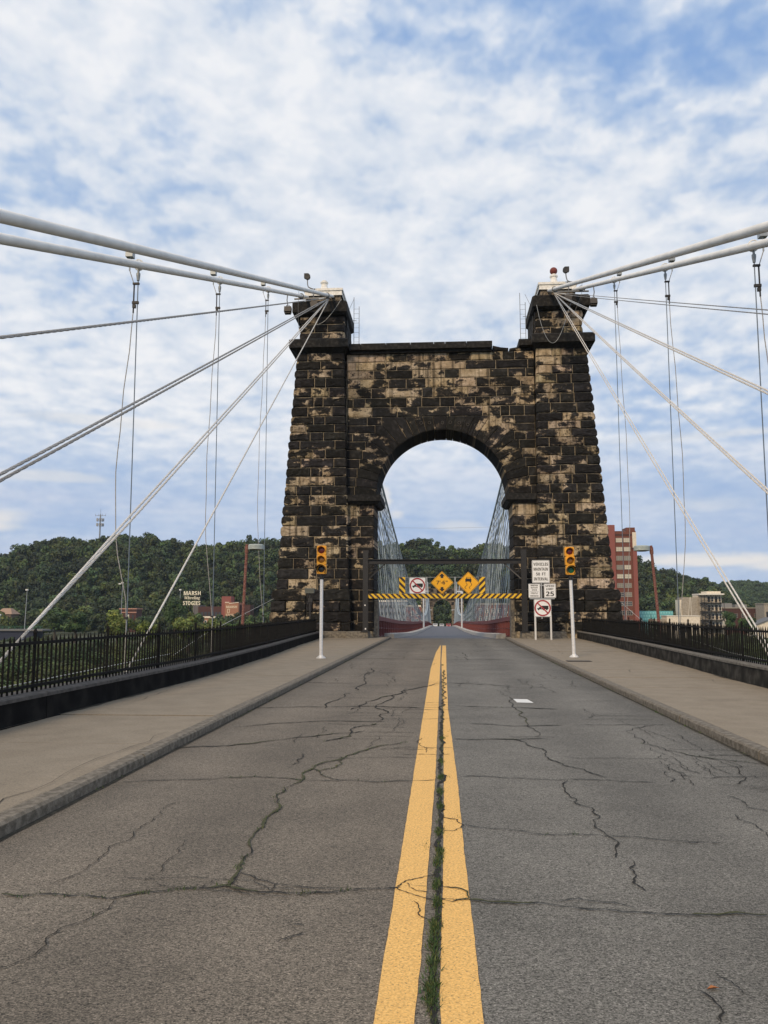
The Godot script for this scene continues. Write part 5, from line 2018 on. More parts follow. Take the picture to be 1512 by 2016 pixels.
	for e in [-0.13, 0.13]:
		var pp := []
		for k in 15:
			var q := k / 14.0
			pp.append(Vector2(e + 0.075 * sin(q * TAU) * (0.6 + 0.5 * q) - (e * 0.1 * q), 0.0 - 0.33 * q))
		for k in 14:
			var w := Vector2(0.016, 0)
			cm.prism(PackedVector2Array([pp[k] - w, pp[k + 1] - w, pp[k + 1] + w, pp[k] + w]), 0.0005, 0.003)
	put("skid_mark", cm.mesh(black), sl)


func build_signs_and_signals() -> void:
	var white := noisy("sign_white", [Color(0.80, 0.81, 0.81), Color(0.86, 0.87, 0.87)], 0.8, 0.5)
	var black := mat("sign_black", lin(0.012, 0.012, 0.012), 0.5)
	var post_m := mat("white_post", lin(0.62, 0.62, 0.61), 0.6)
	var z := -43.85
	var sp := thing("sign_posts", "pair of white posts and their frame that carry the white signs before the right pier", "sign posts", Vector3(0, 0.10, z))
	for x in [4.86, 5.72]:
		var mb := MB.new()
		mb.box(Vector3(x + (0.0 if x < 5.0 else -0.05), 0.645, 0), Vector3(0.09, 1.31, 0.05))
		put("post", mb.mesh(post_m), sp)
	var bb := MB.new()
	bb.box(Vector3(5.22, 2.6, -0.03), Vector3(0.06, 3.0, 0.04))
	bb.box(Vector3(5.25, 2.85, -0.03), Vector3(1.3, 0.05, 0.03))
	bb.box(Vector3(5.25, 2.15, -0.03), Vector3(1.3, 0.05, 0.03))
	bb.box(Vector3(5.26, 1.6, -0.03), Vector3(0.86, 0.05, 0.03))
	put("bracket", bb.mesh(mat("galvanised", lin(0.40, 0.42, 0.43), 0.45, 0.4)), sp)
	var a := thing("interval_sign", "tall white sign reading VEHICLES MAINTAIN 50 FT INTERVAL", "road sign", Vector3(5.205, 3.675, z + 0.01))
	plate(a, round_rect(0.92, 1.2, 0.05), white, black, 0.02, 0.014)
	var rows := [["VEHICLES", 0.76, 0.39], ["MAINTAIN", 0.74, 0.13], ["50  FT", 0.50, -0.13], ["INTERVAL", 0.74, -0.39]]
	for r in rows:
		text(r[0], 0.155, r[1], black, a, Vector3(0, r[2], 0.004))
	var b := thing("space_sign", "small white sign reading MAINTAIN 50 FOOT SPACE STRICTLY ENFORCED", "road sign", Vector3(4.845, 2.665, z + 0.01))
	plate(b, round_rect(0.61, 0.74, 0.04), white, black, 0.015, 0.01)
	for r in [["MAINTAIN", 0.36, 0.28], ["50 FOOT", 0.36, 0.16], ["SPACE", 0.26, 0.04], ["STRICTLY", 0.38, -0.13], ["ENFORCED", 0.42, -0.27]]:
		text(r[0], 0.075, r[1], black, b, Vector3(0, r[2], 0.004))
	var lb := MB.new()
	lb.prism(rect(-0.23, -0.055, 0.23, -0.043), 0.0005, 0.002)
	put("rule", lb.mesh(black), b)
	var c := thing("speed_limit_sign", "small white sign reading SPEED LIMIT 25", "road sign", Vector3(5.655, 2.665, z + 0.01))
	plate(c, round_rect(0.62, 0.74, 0.04), white, black, 0.015, 0.012)
	text("SPEED", 0.10, 0.46, black, c, Vector3(0, 0.25, 0.004))
	text("LIMIT", 0.10, 0.38, black, c, Vector3(0, 0.09, 0.004))
	text("25", 0.24, 0.42, black, c, Vector3(0, -0.16, 0.004))
	var e := thing("no_trucks_sign", "square white no-trucks sign low on the white posts under the speed limit", "road sign", Vector3(5.255, 1.76, z + 0.03))
	plate(e, round_rect(0.90, 0.92, 0.05), white, black, 0.012, 0.012)
	no_truck(e, 1.05)

	signal_light(Vector3(-3.84, 0.10, -26.05), 0.0, 0, "traffic light on the left pavement, its bottom lamp dark under a black hood")
	signal_light(Vector3(4.23, 0.10, -27.2), 0.06, 1, "traffic light on the right pavement, with a green bottom lens")

	# street lamps with drum shades, outside the fences
	var rust := noisy("rusty_red_paint", [Color(0.10, 0.035, 0.025), Color(0.20, 0.065, 0.05), Color(0.30, 0.20, 0.17)], 1.1, 0.8, 0.03)
	var drum := noisy("grey_green_drum", [Color(0.30, 0.35, 0.34), Color(0.42, 0.47, 0.46)], 0.8, 0.6)
	for q in [[Vector3(-7.72, -0.6, -31.3), 0.17, 1.0, "street lamp on a rusty red post with a drum shade, left of the tower"], [Vector3(8.55, -0.6, -33.0), -0.30, -1.0, "street lamp on a leaning rusty red post, beside the red high-rise"]]:
		var t := thing("street_lamp", q[3], "street lamp", q[0], "street lamps with drum shades")
		var lean: float = q[1]
		var top := Vector3(lean, 4.76, 0)
		var mb := MB.new()
		mb.tube([Vector3.ZERO, top * 0.5, top], 0.065, 0.055, 12)
		mb.tube([top * 0.93, top * 0.985], 0.075, 0.075, 10)
		put("post", mb.mesh(rust), t)
		mb = MB.new()
		var o: float = q[2]
		var hc := top + Vector3(o * 0.36, -0.16, 0)
		mb.lathe(hc, [Vector2(0.285, -0.045), Vector2(0.31, -0.04), Vector2(0.31, 0.12), Vector2(0.27, 0.155), Vector2(0.0, 0.165)], 28)
		var sh := put("drum_shade", mb.mesh(drum), t)
		mb = MB.new()
		mb.lathe(hc, [Vector2(0.0, -0.075), Vector2(0.16, -0.07), Vector2(0.285, -0.044)], 24)
		put("lens", mb.mesh(mat("lamp_lens_dark", lin(0.04, 0.04, 0.042), 0.3)), sh)
		mb = MB.new()
		mb.bar(top + Vector3(0, -0.1, 0), hc + Vector3(-o * 0.28, 0.05, 0), 0.05, 0.1)
		put("arm", mb.mesh(rust), t)


func signal_light(at: Vector3, lean: float, kind: int, label: String) -> void:
	var t := thing("traffic_light", label, "traffic light", at, "traffic lights before the tower")
	var alu := noisy("brushed_aluminium", [Color(0.70, 0.705, 0.71), Color(0.80, 0.805, 0.81)], 1.5, 0.34, 0.03, 256, 0.0, 0.15)
	var yel := noisy("signal_yellow", [Color(0.72, 0.31, 0.015), Color(0.84, 0.42, 0.03)], 1.2, 0.5)
	var blk := mat("signal_black", lin(0.012, 0.012, 0.012), 0.5)
	var mb := MB.new()
	var top := Vector3(-lean * 0.7, 2.53, 0)
	mb.tube([Vector3.ZERO, top], 0.057, 0.052, 20)
	put("pole", mb.mesh(alu), t)
	mb = MB.new()
	mb.lathe(Vector3.ZERO, [Vector2(0.15, 0.0), Vector2(0.15, 0.03), Vector2(0.08, 0.035), Vector2(0.07, 0.09), Vector2(0.057, 0.1)], 20)
	put("base_plate", mb.mesh(alu), t)
	for k in 4:
		var bm := MB.new()
		var a := TAU * (k + 0.5) / 4
		bm.lathe(Vector3(cos(a) * 0.115, 0.03, sin(a) * 0.115), [Vector2(0.018, 0), Vector2(0.018, 0.035), Vector2(0, 0.035)], 6)
		put("bolt", bm.mesh(alu), t)
	mb = MB.new()
	mb.lathe(top, [Vector2(0.07, -0.04), Vector2(0.07, 0.05), Vector2(0.05, 0.06), Vector2(0.05, 0.12)], 14)
	put("collar", mb.mesh(blk), t)
	var base := top + Vector3(0, 0.13, 0)
	var lens := [lin(0.11, 0.008, 0.008), lin(0.24, 0.10, 0.008), lin(0.015, 0.015, 0.016)]
	var keys := ["lens_red", "lens_amber", "lens_dark"]
	if kind == 1:
		lens[2] = lin(0.008, 0.13, 0.055)
		keys[2] = "lens_green"
	for i in 3:
		var c := base + Vector3(-lean * 0.25 * (2 - i), 0.15 + (2 - i) * 0.302, 0)
		mb = MB.new()
		mb.prism(round_rect(0.295, 0.298, 0.035), -0.10, 0.10, Transform3D(Basis(), c))
		ring_of(mb, Vector2(c.x, c.y), 0.105, 0.125, c.z + 0.104, 28)
		var sec := put("signal_section", mb.mesh(yel), t)
		mb = MB.new()
		mb.lathe(c + Vector3(0, 0, 0.103), [Vector2(0.108, 0.0), Vector2(0.09, 0.012), Vector2(0.05, 0.022), Vector2(0.0, 0.026)], 24, Basis(Vector3(1, 0, 0), PI / 2))
		var lm := mat(keys[i], lens[i], 0.22)
		lm.clearcoat_enabled = true
		lm.clearcoat = 0.4
		put("lens", mb.mesh(lm), sec)
		# hood: a tunnel open below
		mb = MB.new()
		var k0 := -0.12 if i < 2 else -0.28
		var long := 0.15 if i < 2 else 0.22
		var R0 := 0.118 if i < 2 else 0.138
		for k in 20:
			var a0 := lerpf(PI * (0.0 + k0), PI * (1.0 - k0), k / 20.0)
			var a1 := lerpf(PI * (0.0 + k0), PI * (1.0 - k0), (k + 1) / 20.0)
			var f0 := lerpf(0.35, 1.0, clampf(sin(a0) + 0.35, 0, 1))
			var f1 := lerpf(0.35, 1.0, clampf(sin(a1) + 0.35, 0, 1))
			var p0 := c + Vector3(cos(a0) * R0, sin(a0) * R0, 0.10)
			var p1 := c + Vector3(cos(a1) * R0, sin(a1) * R0, 0.10)
			var q0 := p0 + Vector3(0, 0, long * f0)
			var q1 := p1 + Vector3(0, 0, long * f1)
			var th := 0.006
			var o0 := Vector3(cos(a0) * th, sin(a0) * th, 0)
			var o1 := Vector3(cos(a1) * th, sin(a1) * th, 0)
			mb.quad(p1 + o1, p0 + o0, q0 + o0, q1 + o1)
			mb.quad(p0, p1, q1, q0)
			mb.quad(q0 + o0, q0, q1, q1 + o1)
		put("hood", mb.mesh(yel if i < 2 else blk), sec)


# ---------------------------------------------------------------- fittings on the tower top
func build_tower_fittings() -> void:
	var dark := mat("floodlight_dark", lin(0.02, 0.02, 0.022), 0.6)
	var brown := mat("floodlight_brown", lin(0.05, 0.043, 0.037), 0.6)
	var grey := mat("galvanised", lin(0.40, 0.42, 0.43), 0.45, 0.4)
	var pipe := mat("conduit_grey", lin(0.14, 0.145, 0.15), 0.5, 0.3)
	for s in [-1.0, 1.0]:
		var word := "left" if s < 0 else "right"
		# raised round floodlight on a bent arm
		var o := Vector3(s * 7.6, 20.55, -46.3)
		if s > 0:
			o = Vector3(7.35, 20.5, -46.3)
		var t := thing("floodlight", "dark round floodlight raised on a bent arm above the %s turret" % word, "floodlight", o)
		var mb := MB.new()
		mb.tube([Vector3(-s * 0.1, 0.02, 0.1), Vector3(0.0, 0.05, 0.1), Vector3(s * 0.18, 0.16, 0.06), Vector3(s * 0.23, 0.34, 0.03), Vector3(s * 0.24, 0.62, 0.02)] if s < 0 else [Vector3(0.35, 0.05, 0.1), Vector3(0.2, 0.06, 0.1), Vector3(0.05, 0.16, 0.06), Vector3(0.0, 0.36, 0.03), Vector3(-0.02, 0.62, 0.02)], 0.035, 0.03, 8)
		put("arm", mb.mesh(pipe), t)
		mb = MB.new()
		var hc := Vector3(s * 0.24 if s < 0 else -0.02, 0.80, 0.02)
		mb.lathe(hc + Vector3(0, 0, -0.16), [Vector2(0.0, 0.0), Vector2(0.13, 0.0), Vector2(0.17, 0.1), Vector2(0.185, 0.26), Vector2(0.17, 0.28), Vector2(0.0, 0.27)], 18, Basis(Vector3(1, 0, 0), PI / 2))
		mb.box(hc + Vector3(-s * -0.06, 0.06, -0.02), Vector3(0.26, 0.27, 0.24))
		put("lamp_head", mb.mesh(dark), t)
		# hanging box floodlights on curved pipes
		for e in [[Vector3(s * 9.05 if s < 0 else 8.92, 20.45, -46.6), 0.75, "brown box floodlight hanging on a curved pipe outside the %s turret" % word], [Vector3(s * 7.35, 20.3, -45.9), 0.6, "brown box floodlight tilted against the front of the %s turret" % word]]:
			var f := thing("floodlight", e[2], "floodlight", e[0])
			var l: float = e[1]
			mb = MB.new()
			mb.tube([Vector3(0, 0.15, 0), Vector3(s * 0.02, -0.1, 0.08), Vector3(s * 0.05, -l * 0.55, 0.08), Vector3(0, -l, 0.04)], 0.032, 0.028, 8)
			put("arm", mb.mesh(pipe), f)
			mb = MB.new()
			var b := Basis(Vector3(0, 0, 1), 0.0 if absf(e[0].x) > 8.0 else s * -0.22) * Basis(Vector3(1, 0, 0), -0.25)
			mb.box(Vector3(0, -l - 0.24, 0.02), Vector3(0.42, 0.34, 0.28), b)
			mb.box(Vector3(0, -l - 0.45, 0.02), Vector3(0.36, 0.06, 0.22), b)
			mb.bar(Vector3(0.12, -l - 0.1, 0.02), Vector3(0.06, -l + 0.06, 0.03), 0.03, 0.04)
			mb.bar(Vector3(-0.12, -l - 0.1, 0.02), Vector3(-0.06, -l + 0.06, 0.03), 0.03, 0.04)
			put("lamp_box", mb.mesh(brown), f)
		# clamp bar that joins the two main cables
		var cb := thing("cable_clamp", "dark clamp bar joining the two main cables beside the %s turret" % word, "clamp", Vector3(0, 0, 0))
		mb = MB.new()
		mb.bar(Vector3(s * 6.2, cable_y(44.6) - 0.16, -44.6), Vector3(s * 8.3, cable_y(44.6) - 0.18, -44.6), 0.09, 0.07)
		for x in [6.42, 7.9]:
			var ring := []
			for k in 15:
				ring.append(Vector3(s * x + cos(TAU * k / 14) * 0.13, cable_y(44.6) + sin(TAU * k / 14) * 0.13, -44.6))
			mb.tube(ring, 0.03, 0.03, 6)
		put("bar", mb.mesh(pipe), cb)
		# ladder behind the turret
		var lx := -5.12 if s < 0 else 5.02
		var ld := thing("ladder", "thin steel ladder standing on the coping beside the %s turret" % word, "ladder", Vector3(lx, 17.45, -48.4))
		for q in [[-0.16, 3.4], [0.16, 2.8]]:
			mb = MB.new()
			mb.tube([Vector3(q[0], 0, 0), Vector3(q[0], q[1], 0)], 0.018, 0.018, 6)
			put("rail", mb.mesh(pipe), ld)
		for k in 9:
			mb = MB.new()
			mb.tube([Vector3(-0.16, 0.25 + k * 0.3, 0), Vector3(0.16, 0.25 + k * 0.3, 0)], 0.008, 0.008, 5)
			put("rung", mb.mesh(pipe), ld)
		mb = MB.new()
		mb.tube([Vector3(-0.16 * s * -1.0, 3.3, 0), Vector3(s * 0.5, 2.4, 0.2)], 0.012, 0.012, 5)
		mb.tube([Vector3(0.0, 1.9, 0), Vector3(s * 0.45, 1.9, 0.1)], 0.016, 0.016, 5)
		put("tie", mb.mesh(pipe), ld)
		# loose cable loop across the turret
		var pts := []
		for k in 17:
			var q := k / 16.0
			if s < 0:
				pts.append(Vector3(lerpf(-5.82, -7.35, q), 20.0 - 1.55 * sin(q * PI * 0.5), -46.45))
			else:
				pts.append(Vector3(lerpf(5.62, 7.65, q), 19.3 + 0.3 * q - 2.45 * sin(PI * pow(q, 0.85)), -46.4))
		mb = MB.new()
		mb.tube(pts, 0.014, 0.014, 5)
		tag(put("loose_wire", mb.mesh(grey)), "thin loose wire hanging in a loop across the %s turret" % word, "wire")
		# second dangling wire with a knot
		var wx: float = s * 8.35
		mb = MB.new()
		mb.tube([Vector3(wx, 20.5, -46.3), Vector3(wx + s * 0.03, 19.6, -46.3), Vector3(wx, 18.2, -46.3)] if s < 0 else [Vector3(8.25, 20.55, -46.3), Vector3(8.2, 19.8, -46.3), Vector3(7.7, 18.6, -46.35)], 0.010, 0.010, 5)
		mb.lathe(Vector3(wx + 0.02, 20.18, -46.3), [Vector2(0, -0.16), Vector2(0.05, -0.08), Vector2(0.055, 0.06), Vector2(0, 0.14)], 8)
		tag(put("dangling_wire", mb.mesh(pipe)), "thin dangling wire with a connector beside the %s turret" % word, "wire")
	# grey louvred floodlight on the fence near the left pier
	var g := thing("floodlight", "small grey louvred floodlight on a bracket behind the left fence", "floodlight", Vector3(-6.72, 1.2, -41.5))
	var gm := MB.new()
	gm.box(Vector3(0, 1.45, 0), Vector3(0.46, 0.2, 0.3))
	gm.box(Vector3(0, 1.33, 0), Vector3(0.44, 0.05, 0.28))
	var box := put("lamp_box", gm.mesh(mat("louvre_grey", lin(0.13, 0.14, 0.125), 0.7)), g)
	for k in 11:
		gm = MB.new()
		gm.box(Vector3(-0.2 + k * 0.04, 1.45, 0.152), Vector3(0.012, 0.15, 0.01))
		put("louvre", gm.mesh(mat("louvre_dark", lin(0.05, 0.055, 0.05), 0.7)), box)
	gm = MB.new()
	gm.bar(Vector3(0, 1.32, 0), Vector3(0.02, 0.0, 0.0), 0.06, 0.06)
	gm.box(Vector3(0.03, 0.95, 0.02), Vector3(0.22, 0.22, 0.12))
	put("bracket", gm.mesh(dark), g)
	# thin wire strung between the cable fans far behind the arch
	var mw := MB.new()
	mw.tube([Vector3(-5.6, 10.0, -82), Vector3(0, 9.9, -82), Vector3(5.7, 10.0, -82)], 0.011, 0.011, 5)
	tag(put("span_wire", mw.mesh(grey)), "thin white wire strung level across the arch opening", "wire")


# ---------------------------------------------------------------- the far tower
func build_far_tower() -> void:
	var y0 := -5.2
	var t := thing("far_bridge_tower", "smaller looking brown stone tower at the far end of the main span", "tower", Vector3(0, y0, -357))
	var mortar := noisy("far_mortar", [Color(0.14, 0.11, 0.08), Color(0.22, 0.18, 0.13)], 0.2, 1.0)
	var m := mat("far_masonry", Color.WHITE, 0.95)
	m.vertex_color_use_as_albedo = true
	for s in [-1.0, 1.0]:
		var mb := MB.new()
		block(mb, s * 9.2 if s < 0 else 5.2, -5.2 if s < 0 else 9.2, -6.0, 17.0, -3.0, 0.0)
		var pier := put("pier", mb.mesh(mortar), t)
		mb = MB.new()
		block(mb, s * 9.4 if s < 0 else 5.0, -5.0 if s < 0 else 9.4, 17.0, 17.7, -3.3, 0.3)
		put("cornice", mb.mesh(mortar), t)
		mb = MB.new()
		for i in 27:
			var x := 5.2
			while x < 9.2:
				var l := minf(rng.randf_range(0.9, 1.6), 9.2 - x)
				var g := rng.randf()
				var k := lerpf(0.02, 0.36, g * g)
				mb.col = Color(k, k * 0.82, k * 0.6)
				mb.box(Vector3(s * (x + l / 2), -0.3 + i * 0.63 + 0.3, 0.05), Vector3(l - 0.05, 0.58, 0.16))
				x += l
		stuff(put("masonry", mb.mesh(m), pier))
	var op := PackedVector2Array([Vector2(-5.2, -6), Vector2(-4.0, -6), Vector2(-4.0, 8.3)])
	for i in range(1, 20):
		op.append(Vector2(0, 8.3) + Vector2(-cos(PI * i / 20), sin(PI * i / 20)) * 3.9)
	op.append_array(PackedVector2Array([Vector2(4.0, 8.3), Vector2(4.0, -6), Vector2(5.2, -6), Vector2(5.2, 16.9), Vector2(-5.2, 16.9)]))
	var wb := MB.new()
	wb.prism(op, -2.6, -0.3)
	var wall := put("arch_wall", wb.mesh(mortar), t)
	wb = MB.new()
	for i in 27:
		var y := -0.3 + i * 0.63
		var x := -5.1
		while x < 5.1:
			var l := minf(rng.randf_range(0.9, 1.6), 5.1 - x)
			var c := Vector2(x + l / 2, y + 0.3)
			var clear := absf(c.x) > 3.95 + l / 2 if c.y < 8.3 else Vector2(absf(c.x) - l * 0.4, c.y - 8.3).length() > 4.2
			if clear:
				var g := rng.randf()
				var k := lerpf(0.012, 0.22, g * g)
				wb.col = Color(k, k * 0.82, k * 0.6)
				wb.box(Vector3(c.x, c.y, -0.26), Vector3(l - 0.05, 0.58, 0.16))
			x += l
	stuff(put("masonry", wb.mesh(m), wall))


# ---------------------------------------------------------------- town beyond the river
func win(parent: Node, x: float, y: float, w: float, h: float, z: float, frame: Material, pane: Material, cols := 1, rows := 1, bar := 0.08) -> void:
	var mb := MB.new()
	mb.box(Vector3(x, y - h / 2 - bar * 0.7, z + 0.08), Vector3(w + bar * 3, bar * 1.4, 0.22))
	mb.box(Vector3(x, y + h / 2 + bar / 2, z + 0.04), Vector3(w + bar * 2, bar, 0.12))
	for s in [-1.0, 1.0]:
		mb.box(Vector3(x + s * (w / 2 + bar / 2), y, z + 0.04), Vector3(bar, h, 0.12))
	for i in range(1, cols):
		mb.box(Vector3(x - w / 2 + w * i / cols, y, z + 0.03), Vector3(bar * 0.8, h, 0.09))
	for i in range(1, rows):
		mb.box(Vector3(x, y - h / 2 + h * i / rows, z + 0.025), Vector3(w, bar * 0.8, 0.08))
	var f := put("window", mb.mesh(frame), parent)
	mb = MB.new()
	mb.box(Vector3(x, y, z + 0.01), Vector3(w, h, 0.03))
	put("pane", mb.mesh(pane), f)


func body(parent: Node, called: String, x0: float, x1: float, y0: float, y1: float, z0: float, z1: float, m: Material) -> MeshInstance3D:
	var mb := MB.new()
	block(mb, x0, x1, y0, y1, z0, z1)
	return put(called, mb.mesh(m), parent)


func build_town() -> void:
	var brick := noisy("red_brick", [Color(0.13, 0.042, 0.027), Color(0.17, 0.058, 0.037), Color(0.20, 0.075, 0.05)], 0.12, 0.9, 0.05)
	var brick2 := noisy("pink_red_brick", [Color(0.23, 0.075, 0.06), Color(0.29, 0.10, 0.08)], 0.12, 0.9, 0.05)
	var brown := noisy("dark_brown_brick", [Color(0.055, 0.024, 0.019), Color(0.10, 0.045, 0.035)], 0.12, 0.9, 0.05)
	var orange := noisy("orange_brick", [Color(0.30, 0.14, 0.08), Color(0.40, 0.20, 0.12)], 0.12, 0.9, 0.05)
	var cream := noisy("cream_render", [Color(0.68, 0.60, 0.48), Color(0.80, 0.73, 0.60)], 0.1, 0.8)
	var tan := noisy("tan_render", [Color(0.28, 0.25, 0.20), Color(0.38, 0.34, 0.28)], 0.1, 0.9)
	var dark := mat("dark_opening", lin(0.012, 0.012, 0.013), 0.4)
	var glass := mat("grey_glass", lin(0.07, 0.075, 0.08), 0.15)
	var blind := mat("pale_blind", lin(0.60, 0.55, 0.44), 0.4)
	var half := mat("half_blind", lin(0.22, 0.21, 0.175), 0.3)
	var frame := mat("pale_frame", lin(0.36, 0.33, 0.28), 0.7)
	var white := mat("white_trim", lin(0.72, 0.69, 0.62), 0.7)
	var iron := mat("fire_escape_iron", lin(0.028, 0.025, 0.023), 0.7)
	var roof := mat("grey_roof", lin(0.13, 0.135, 0.14), 0.8)

	# red brick high-rise
	var hr := thing("high_rise", "tall red brick high-rise with paired windows right of the tower", "apartment block", Vector3(70, -10, -330))
	var w := body(hr, "wall", -14.0, 6.75, 0.0, 43.4, -16.0, 0.0, brick)
	body(hr, "corner_pier", -4.2, -1.55, 0.0, 45.9, -2.0, 0.9, brick2)
	body(hr, "corner_pier", 5.3, 6.9, 0.0, 36.8, -16.0, 0.5, brick2)
	body(hr, "stair_head", 3.1, 6.5, 43.4, 44.9, -8.0, 0.05, brick)
	body(hr, "cream_panel", 5.35, 6.85, 36.8, 43.0, -15.0, 0.3, cream)
	body(hr, "ledge", 4.9, 7.3, 36.4, 36.85, -16.0, 0.7, brown)
	body(hr, "dark_band", -1.5, 5.2, 41.6, 42.3, -0.2, 0.06, brown)
	var lit := [[2, 2], [2, 2], [1, 1], [1, 2], [2, 2], [1, 1], [0, 1], [0, 0], [3, 3], [0, 0], [1, 0], [0, 1]]
	var pm := [glass, half, blind, dark]
	for i in lit.size():
		var y := 39.9 - i * 3.58
		if y < 1.0:
			break
		for k in 2:
			win(w, 0.15 + k * 3.02 - 0.0, y, 2.3, 1.5, 0.0, frame, pm[lit[i][k]], 3, 2, 0.12)
	for i in 2:
		win(w, -5.2, 38.6 - i * 3.58, 1.3, 1.5, 0.0, frame, blind, 1, 2, 0.1)
	body(hr, "roof", -14.2, 6.95, 43.4, 43.6, -16.2, -0.6, roof)

	# turquoise building with a diamond pattern
	var tq := thing("turquoise_building", "low flat turquoise building with a diamond pattern behind the right lamp post", "building", Vector3(88.6, -10, -350))
	var tw := body(tq, "wall", -7.0, 6.8, 0.0, 12.0, -12.0, 0.0, mat("turquoise", lin(0.13, 0.42, 0.46), 0.6))
	var dm := MB.new()
	for i in 13:
		for j in 9:
			var c := Vector2(-6.6 + i * 1.08 + (0.54 if j % 2 else 0.0), 1.2 + j * 1.25)
			if c.x < 6.4 and c.y < 11.6:
				dm.prism(PackedVector2Array([c + Vector2(-0.46, 0), c + Vector2(0, -0.42), c + Vector2(0.46, 0), c + Vector2(0, 0.42)]), 0.0, 0.06)
	stuff(put("diamond_panel", dm.mesh(mat("pale_turquoise", lin(0.26, 0.60, 0.62), 0.6)), tw))
	body(tq, "corner_strip", 0.9, 1.1, 0.0, 12.0, 0.0, 0.12, mat("teal_dark", lin(0.05, 0.17, 0.19), 0.6))
	for q in [[-6.2, 8.6], [-5.9, 3.4]]:
		win(tw, q[0], q[1], 0.7, 0.7, 0.0, iron, dark)
	var sl := thing("street_lamp", "black two-headed street lamp in front of the turquoise wall", "street lamp", Vector3(85.2, -10, -345))
	var lm := MB.new()
	lm.tube([Vector3.ZERO, Vector3(0, 10.8, 0)], 0.12, 0.09, 6)
	put("post", lm.mesh(iron), sl)
	for y in [8.8, 4.0]:
		lm = MB.new()
		lm.box(Vector3(0, y, 0), Vector3(0.6, 0.5, 0.4))
		put("lamp_head", lm.mesh(iron), sl)

	# pale building with dark iron balconies and fire stairs
	var bb := thing("balcony_building", "pale four storey building hung with dark iron balconies and stairs", "building", Vector3(106, -10, -345))
	body(bb, "side_wall", -7.7, -1.2, 0.0, 17.6, -9.0, -1.4, tan)
	body(bb, "stair_tower", -8.4, -7.6, 0.0, 16.6, -9.0, -2.0, cream)
	var bw := body(bb, "wall", -1.3, 8.2, 0.0, 18.6, -9.0, -1.8, cream)
	body(bb, "wall_wing", -1.2, 2.2, 6.0, 18.4, -1.8, -0.9, tan)
	body(bb, "roof", -1.4, 8.6, 18.5, 19.1, -9.2, 0.7, white)
	body(bb, "roof_parapet", 2.0, 7.6, 19.1, 20.0, -8.0, -0.6, cream)
	for i in 4:
		var y := 4.9 + i * 3.5
		body(bb, "balcony_floor", -0.6, 8.5, y - 0.3, y, -1.8, 0.5, iron)
		var rb := MB.new()
		rb.bar(Vector3(-0.6, y + 1.0, 0.45), Vector3(8.5, y + 1.0, 0.45), 0.1, 0.1)
		for k in 24:
			rb.box(Vector3(-0.5 + k * 0.39, y + 0.5, 0.45), Vector3(0.06, 1.0, 0.06))
		put("balcony_rail", rb.mesh(iron), bb)
		for k in 4:
			win(bw, 3.1 + k * 1.45, y + 1.4, 0.75, 2.0, -1.8, white if k % 2 else iron, dark, 1, 2, 0.1)
		# flight of stairs
		var sb := MB.new()
		sb.bar(Vector3(-1.2, y - 0.2, 0.3), Vector3(3.0, y - 2.4, 0.3), 0.9, 0.28)
		sb.bar(Vector3(-1.2, y + 0.7, 0.6), Vector3(3.0, y - 1.5, 0.6), 0.08, 0.1)
		for k in 6:
			var q := k / 5.0
			sb.box(Vector3(lerpf(-1.2, 3.0, q), lerpf(y + 0.2, y - 2.0, q), 0.6), Vector3(0.06, 1.0, 0.06))
		put("fire_stair", sb.mesh(iron), bb)
	for x in [-0.6, 0.7, 3.3, 5.2, 6.9, 8.4]:
		body(bb, "balcony_post", x - 0.1, x + 0.1, 0.0, 18.5, 0.3, 0.5, iron)
	var ant := MB.new()
	ant.bar(Vector3(-5.8, 8.0, -1.2), Vector3(-4.6, 17.4, -1.2), 0.14, 0.14)
	ant.bar(Vector3(-4.2, 8.0, -1.2), Vector3(-4.4, 17.6, -1.2), 0.14, 0.14)
	put("brace_pole", ant.mesh(white), bb)

	# cream low building
	var cl := thing("low_building", "low cream building with dark openings in front of the balcony building", "building", Vector3(95, -11, -335))
	var cw := body(cl, "wall", -6.2, 6.6, 0.0, 10.9, -8.0, 0.0, cream)
	body(cl, "annex", -11.2, -6.2, 0.0, 9.8, -9.0, -1.0, tan)
	body(cl, "roof", -6.4, 6.8, 10.9, 11.2, -8.2, 0.2, white)
	for q in [[-3.0, 6.2, 1.6, 1.8], [0.6, 5.9, 3.0, 2.6], [4.8, 6.2, 1.3, 1.8]]:
		win(cw, q[0], q[1], q[2], q[3], 0.0, white, dark)

	# buildings at the right edge
	var wh := thing("white_house", "narrow white house with two dark windows right of the balconies", "house", Vector3(119.3, -10, -365))
	var ww := body(wh, "wall", -3.2, 2.6, 0.0, 11.8, -8.0, 0.0, cream)
	var rm := MB.new()
	rm.prism(PackedVector2Array([Vector2(-3.5, 11.8), Vector2(2.9, 11.8), Vector2(0.0, 14.2)]), -8.3, 0.3)
	put("roof", rm.mesh(brown), wh)
	for x in [-1.6, 1.0]:
		win(ww, x, 9.0, 0.9, 2.2, 0.0, white, dark, 1, 2)
	var rb2 := thing("warehouse", "long dark red brick warehouse with a pale cornice at the right edge", "warehouse", Vector3(136, -10, -385))
	var rw := body(rb2, "wall", -11.0, 8.0, 0.0, 13.2, -12.0, 0.0, brown)
	body(rb2, "cornice", -11.2, 8.2, 13.2, 13.6, -12.2, 0.3, tan)
	body(rb2, "roof_hut", -11.0, -4.0, 13.6, 15.6, -8.0, -2.0, mat("grey_hut", lin(0.22, 0.22, 0.22), 0.9))
	body(rb2, "roof_hut", -2.6, 2.6, 13.6, 15.0, -8.0, -2.0, mat("grey_hut", lin(0.22, 0.22, 0.22), 0.9))
	for k in 6:
		win(rw, -8.6 + k * 2.8, 10.0, 1.0, 1.7, 0.0, tan, glass, 1, 2)
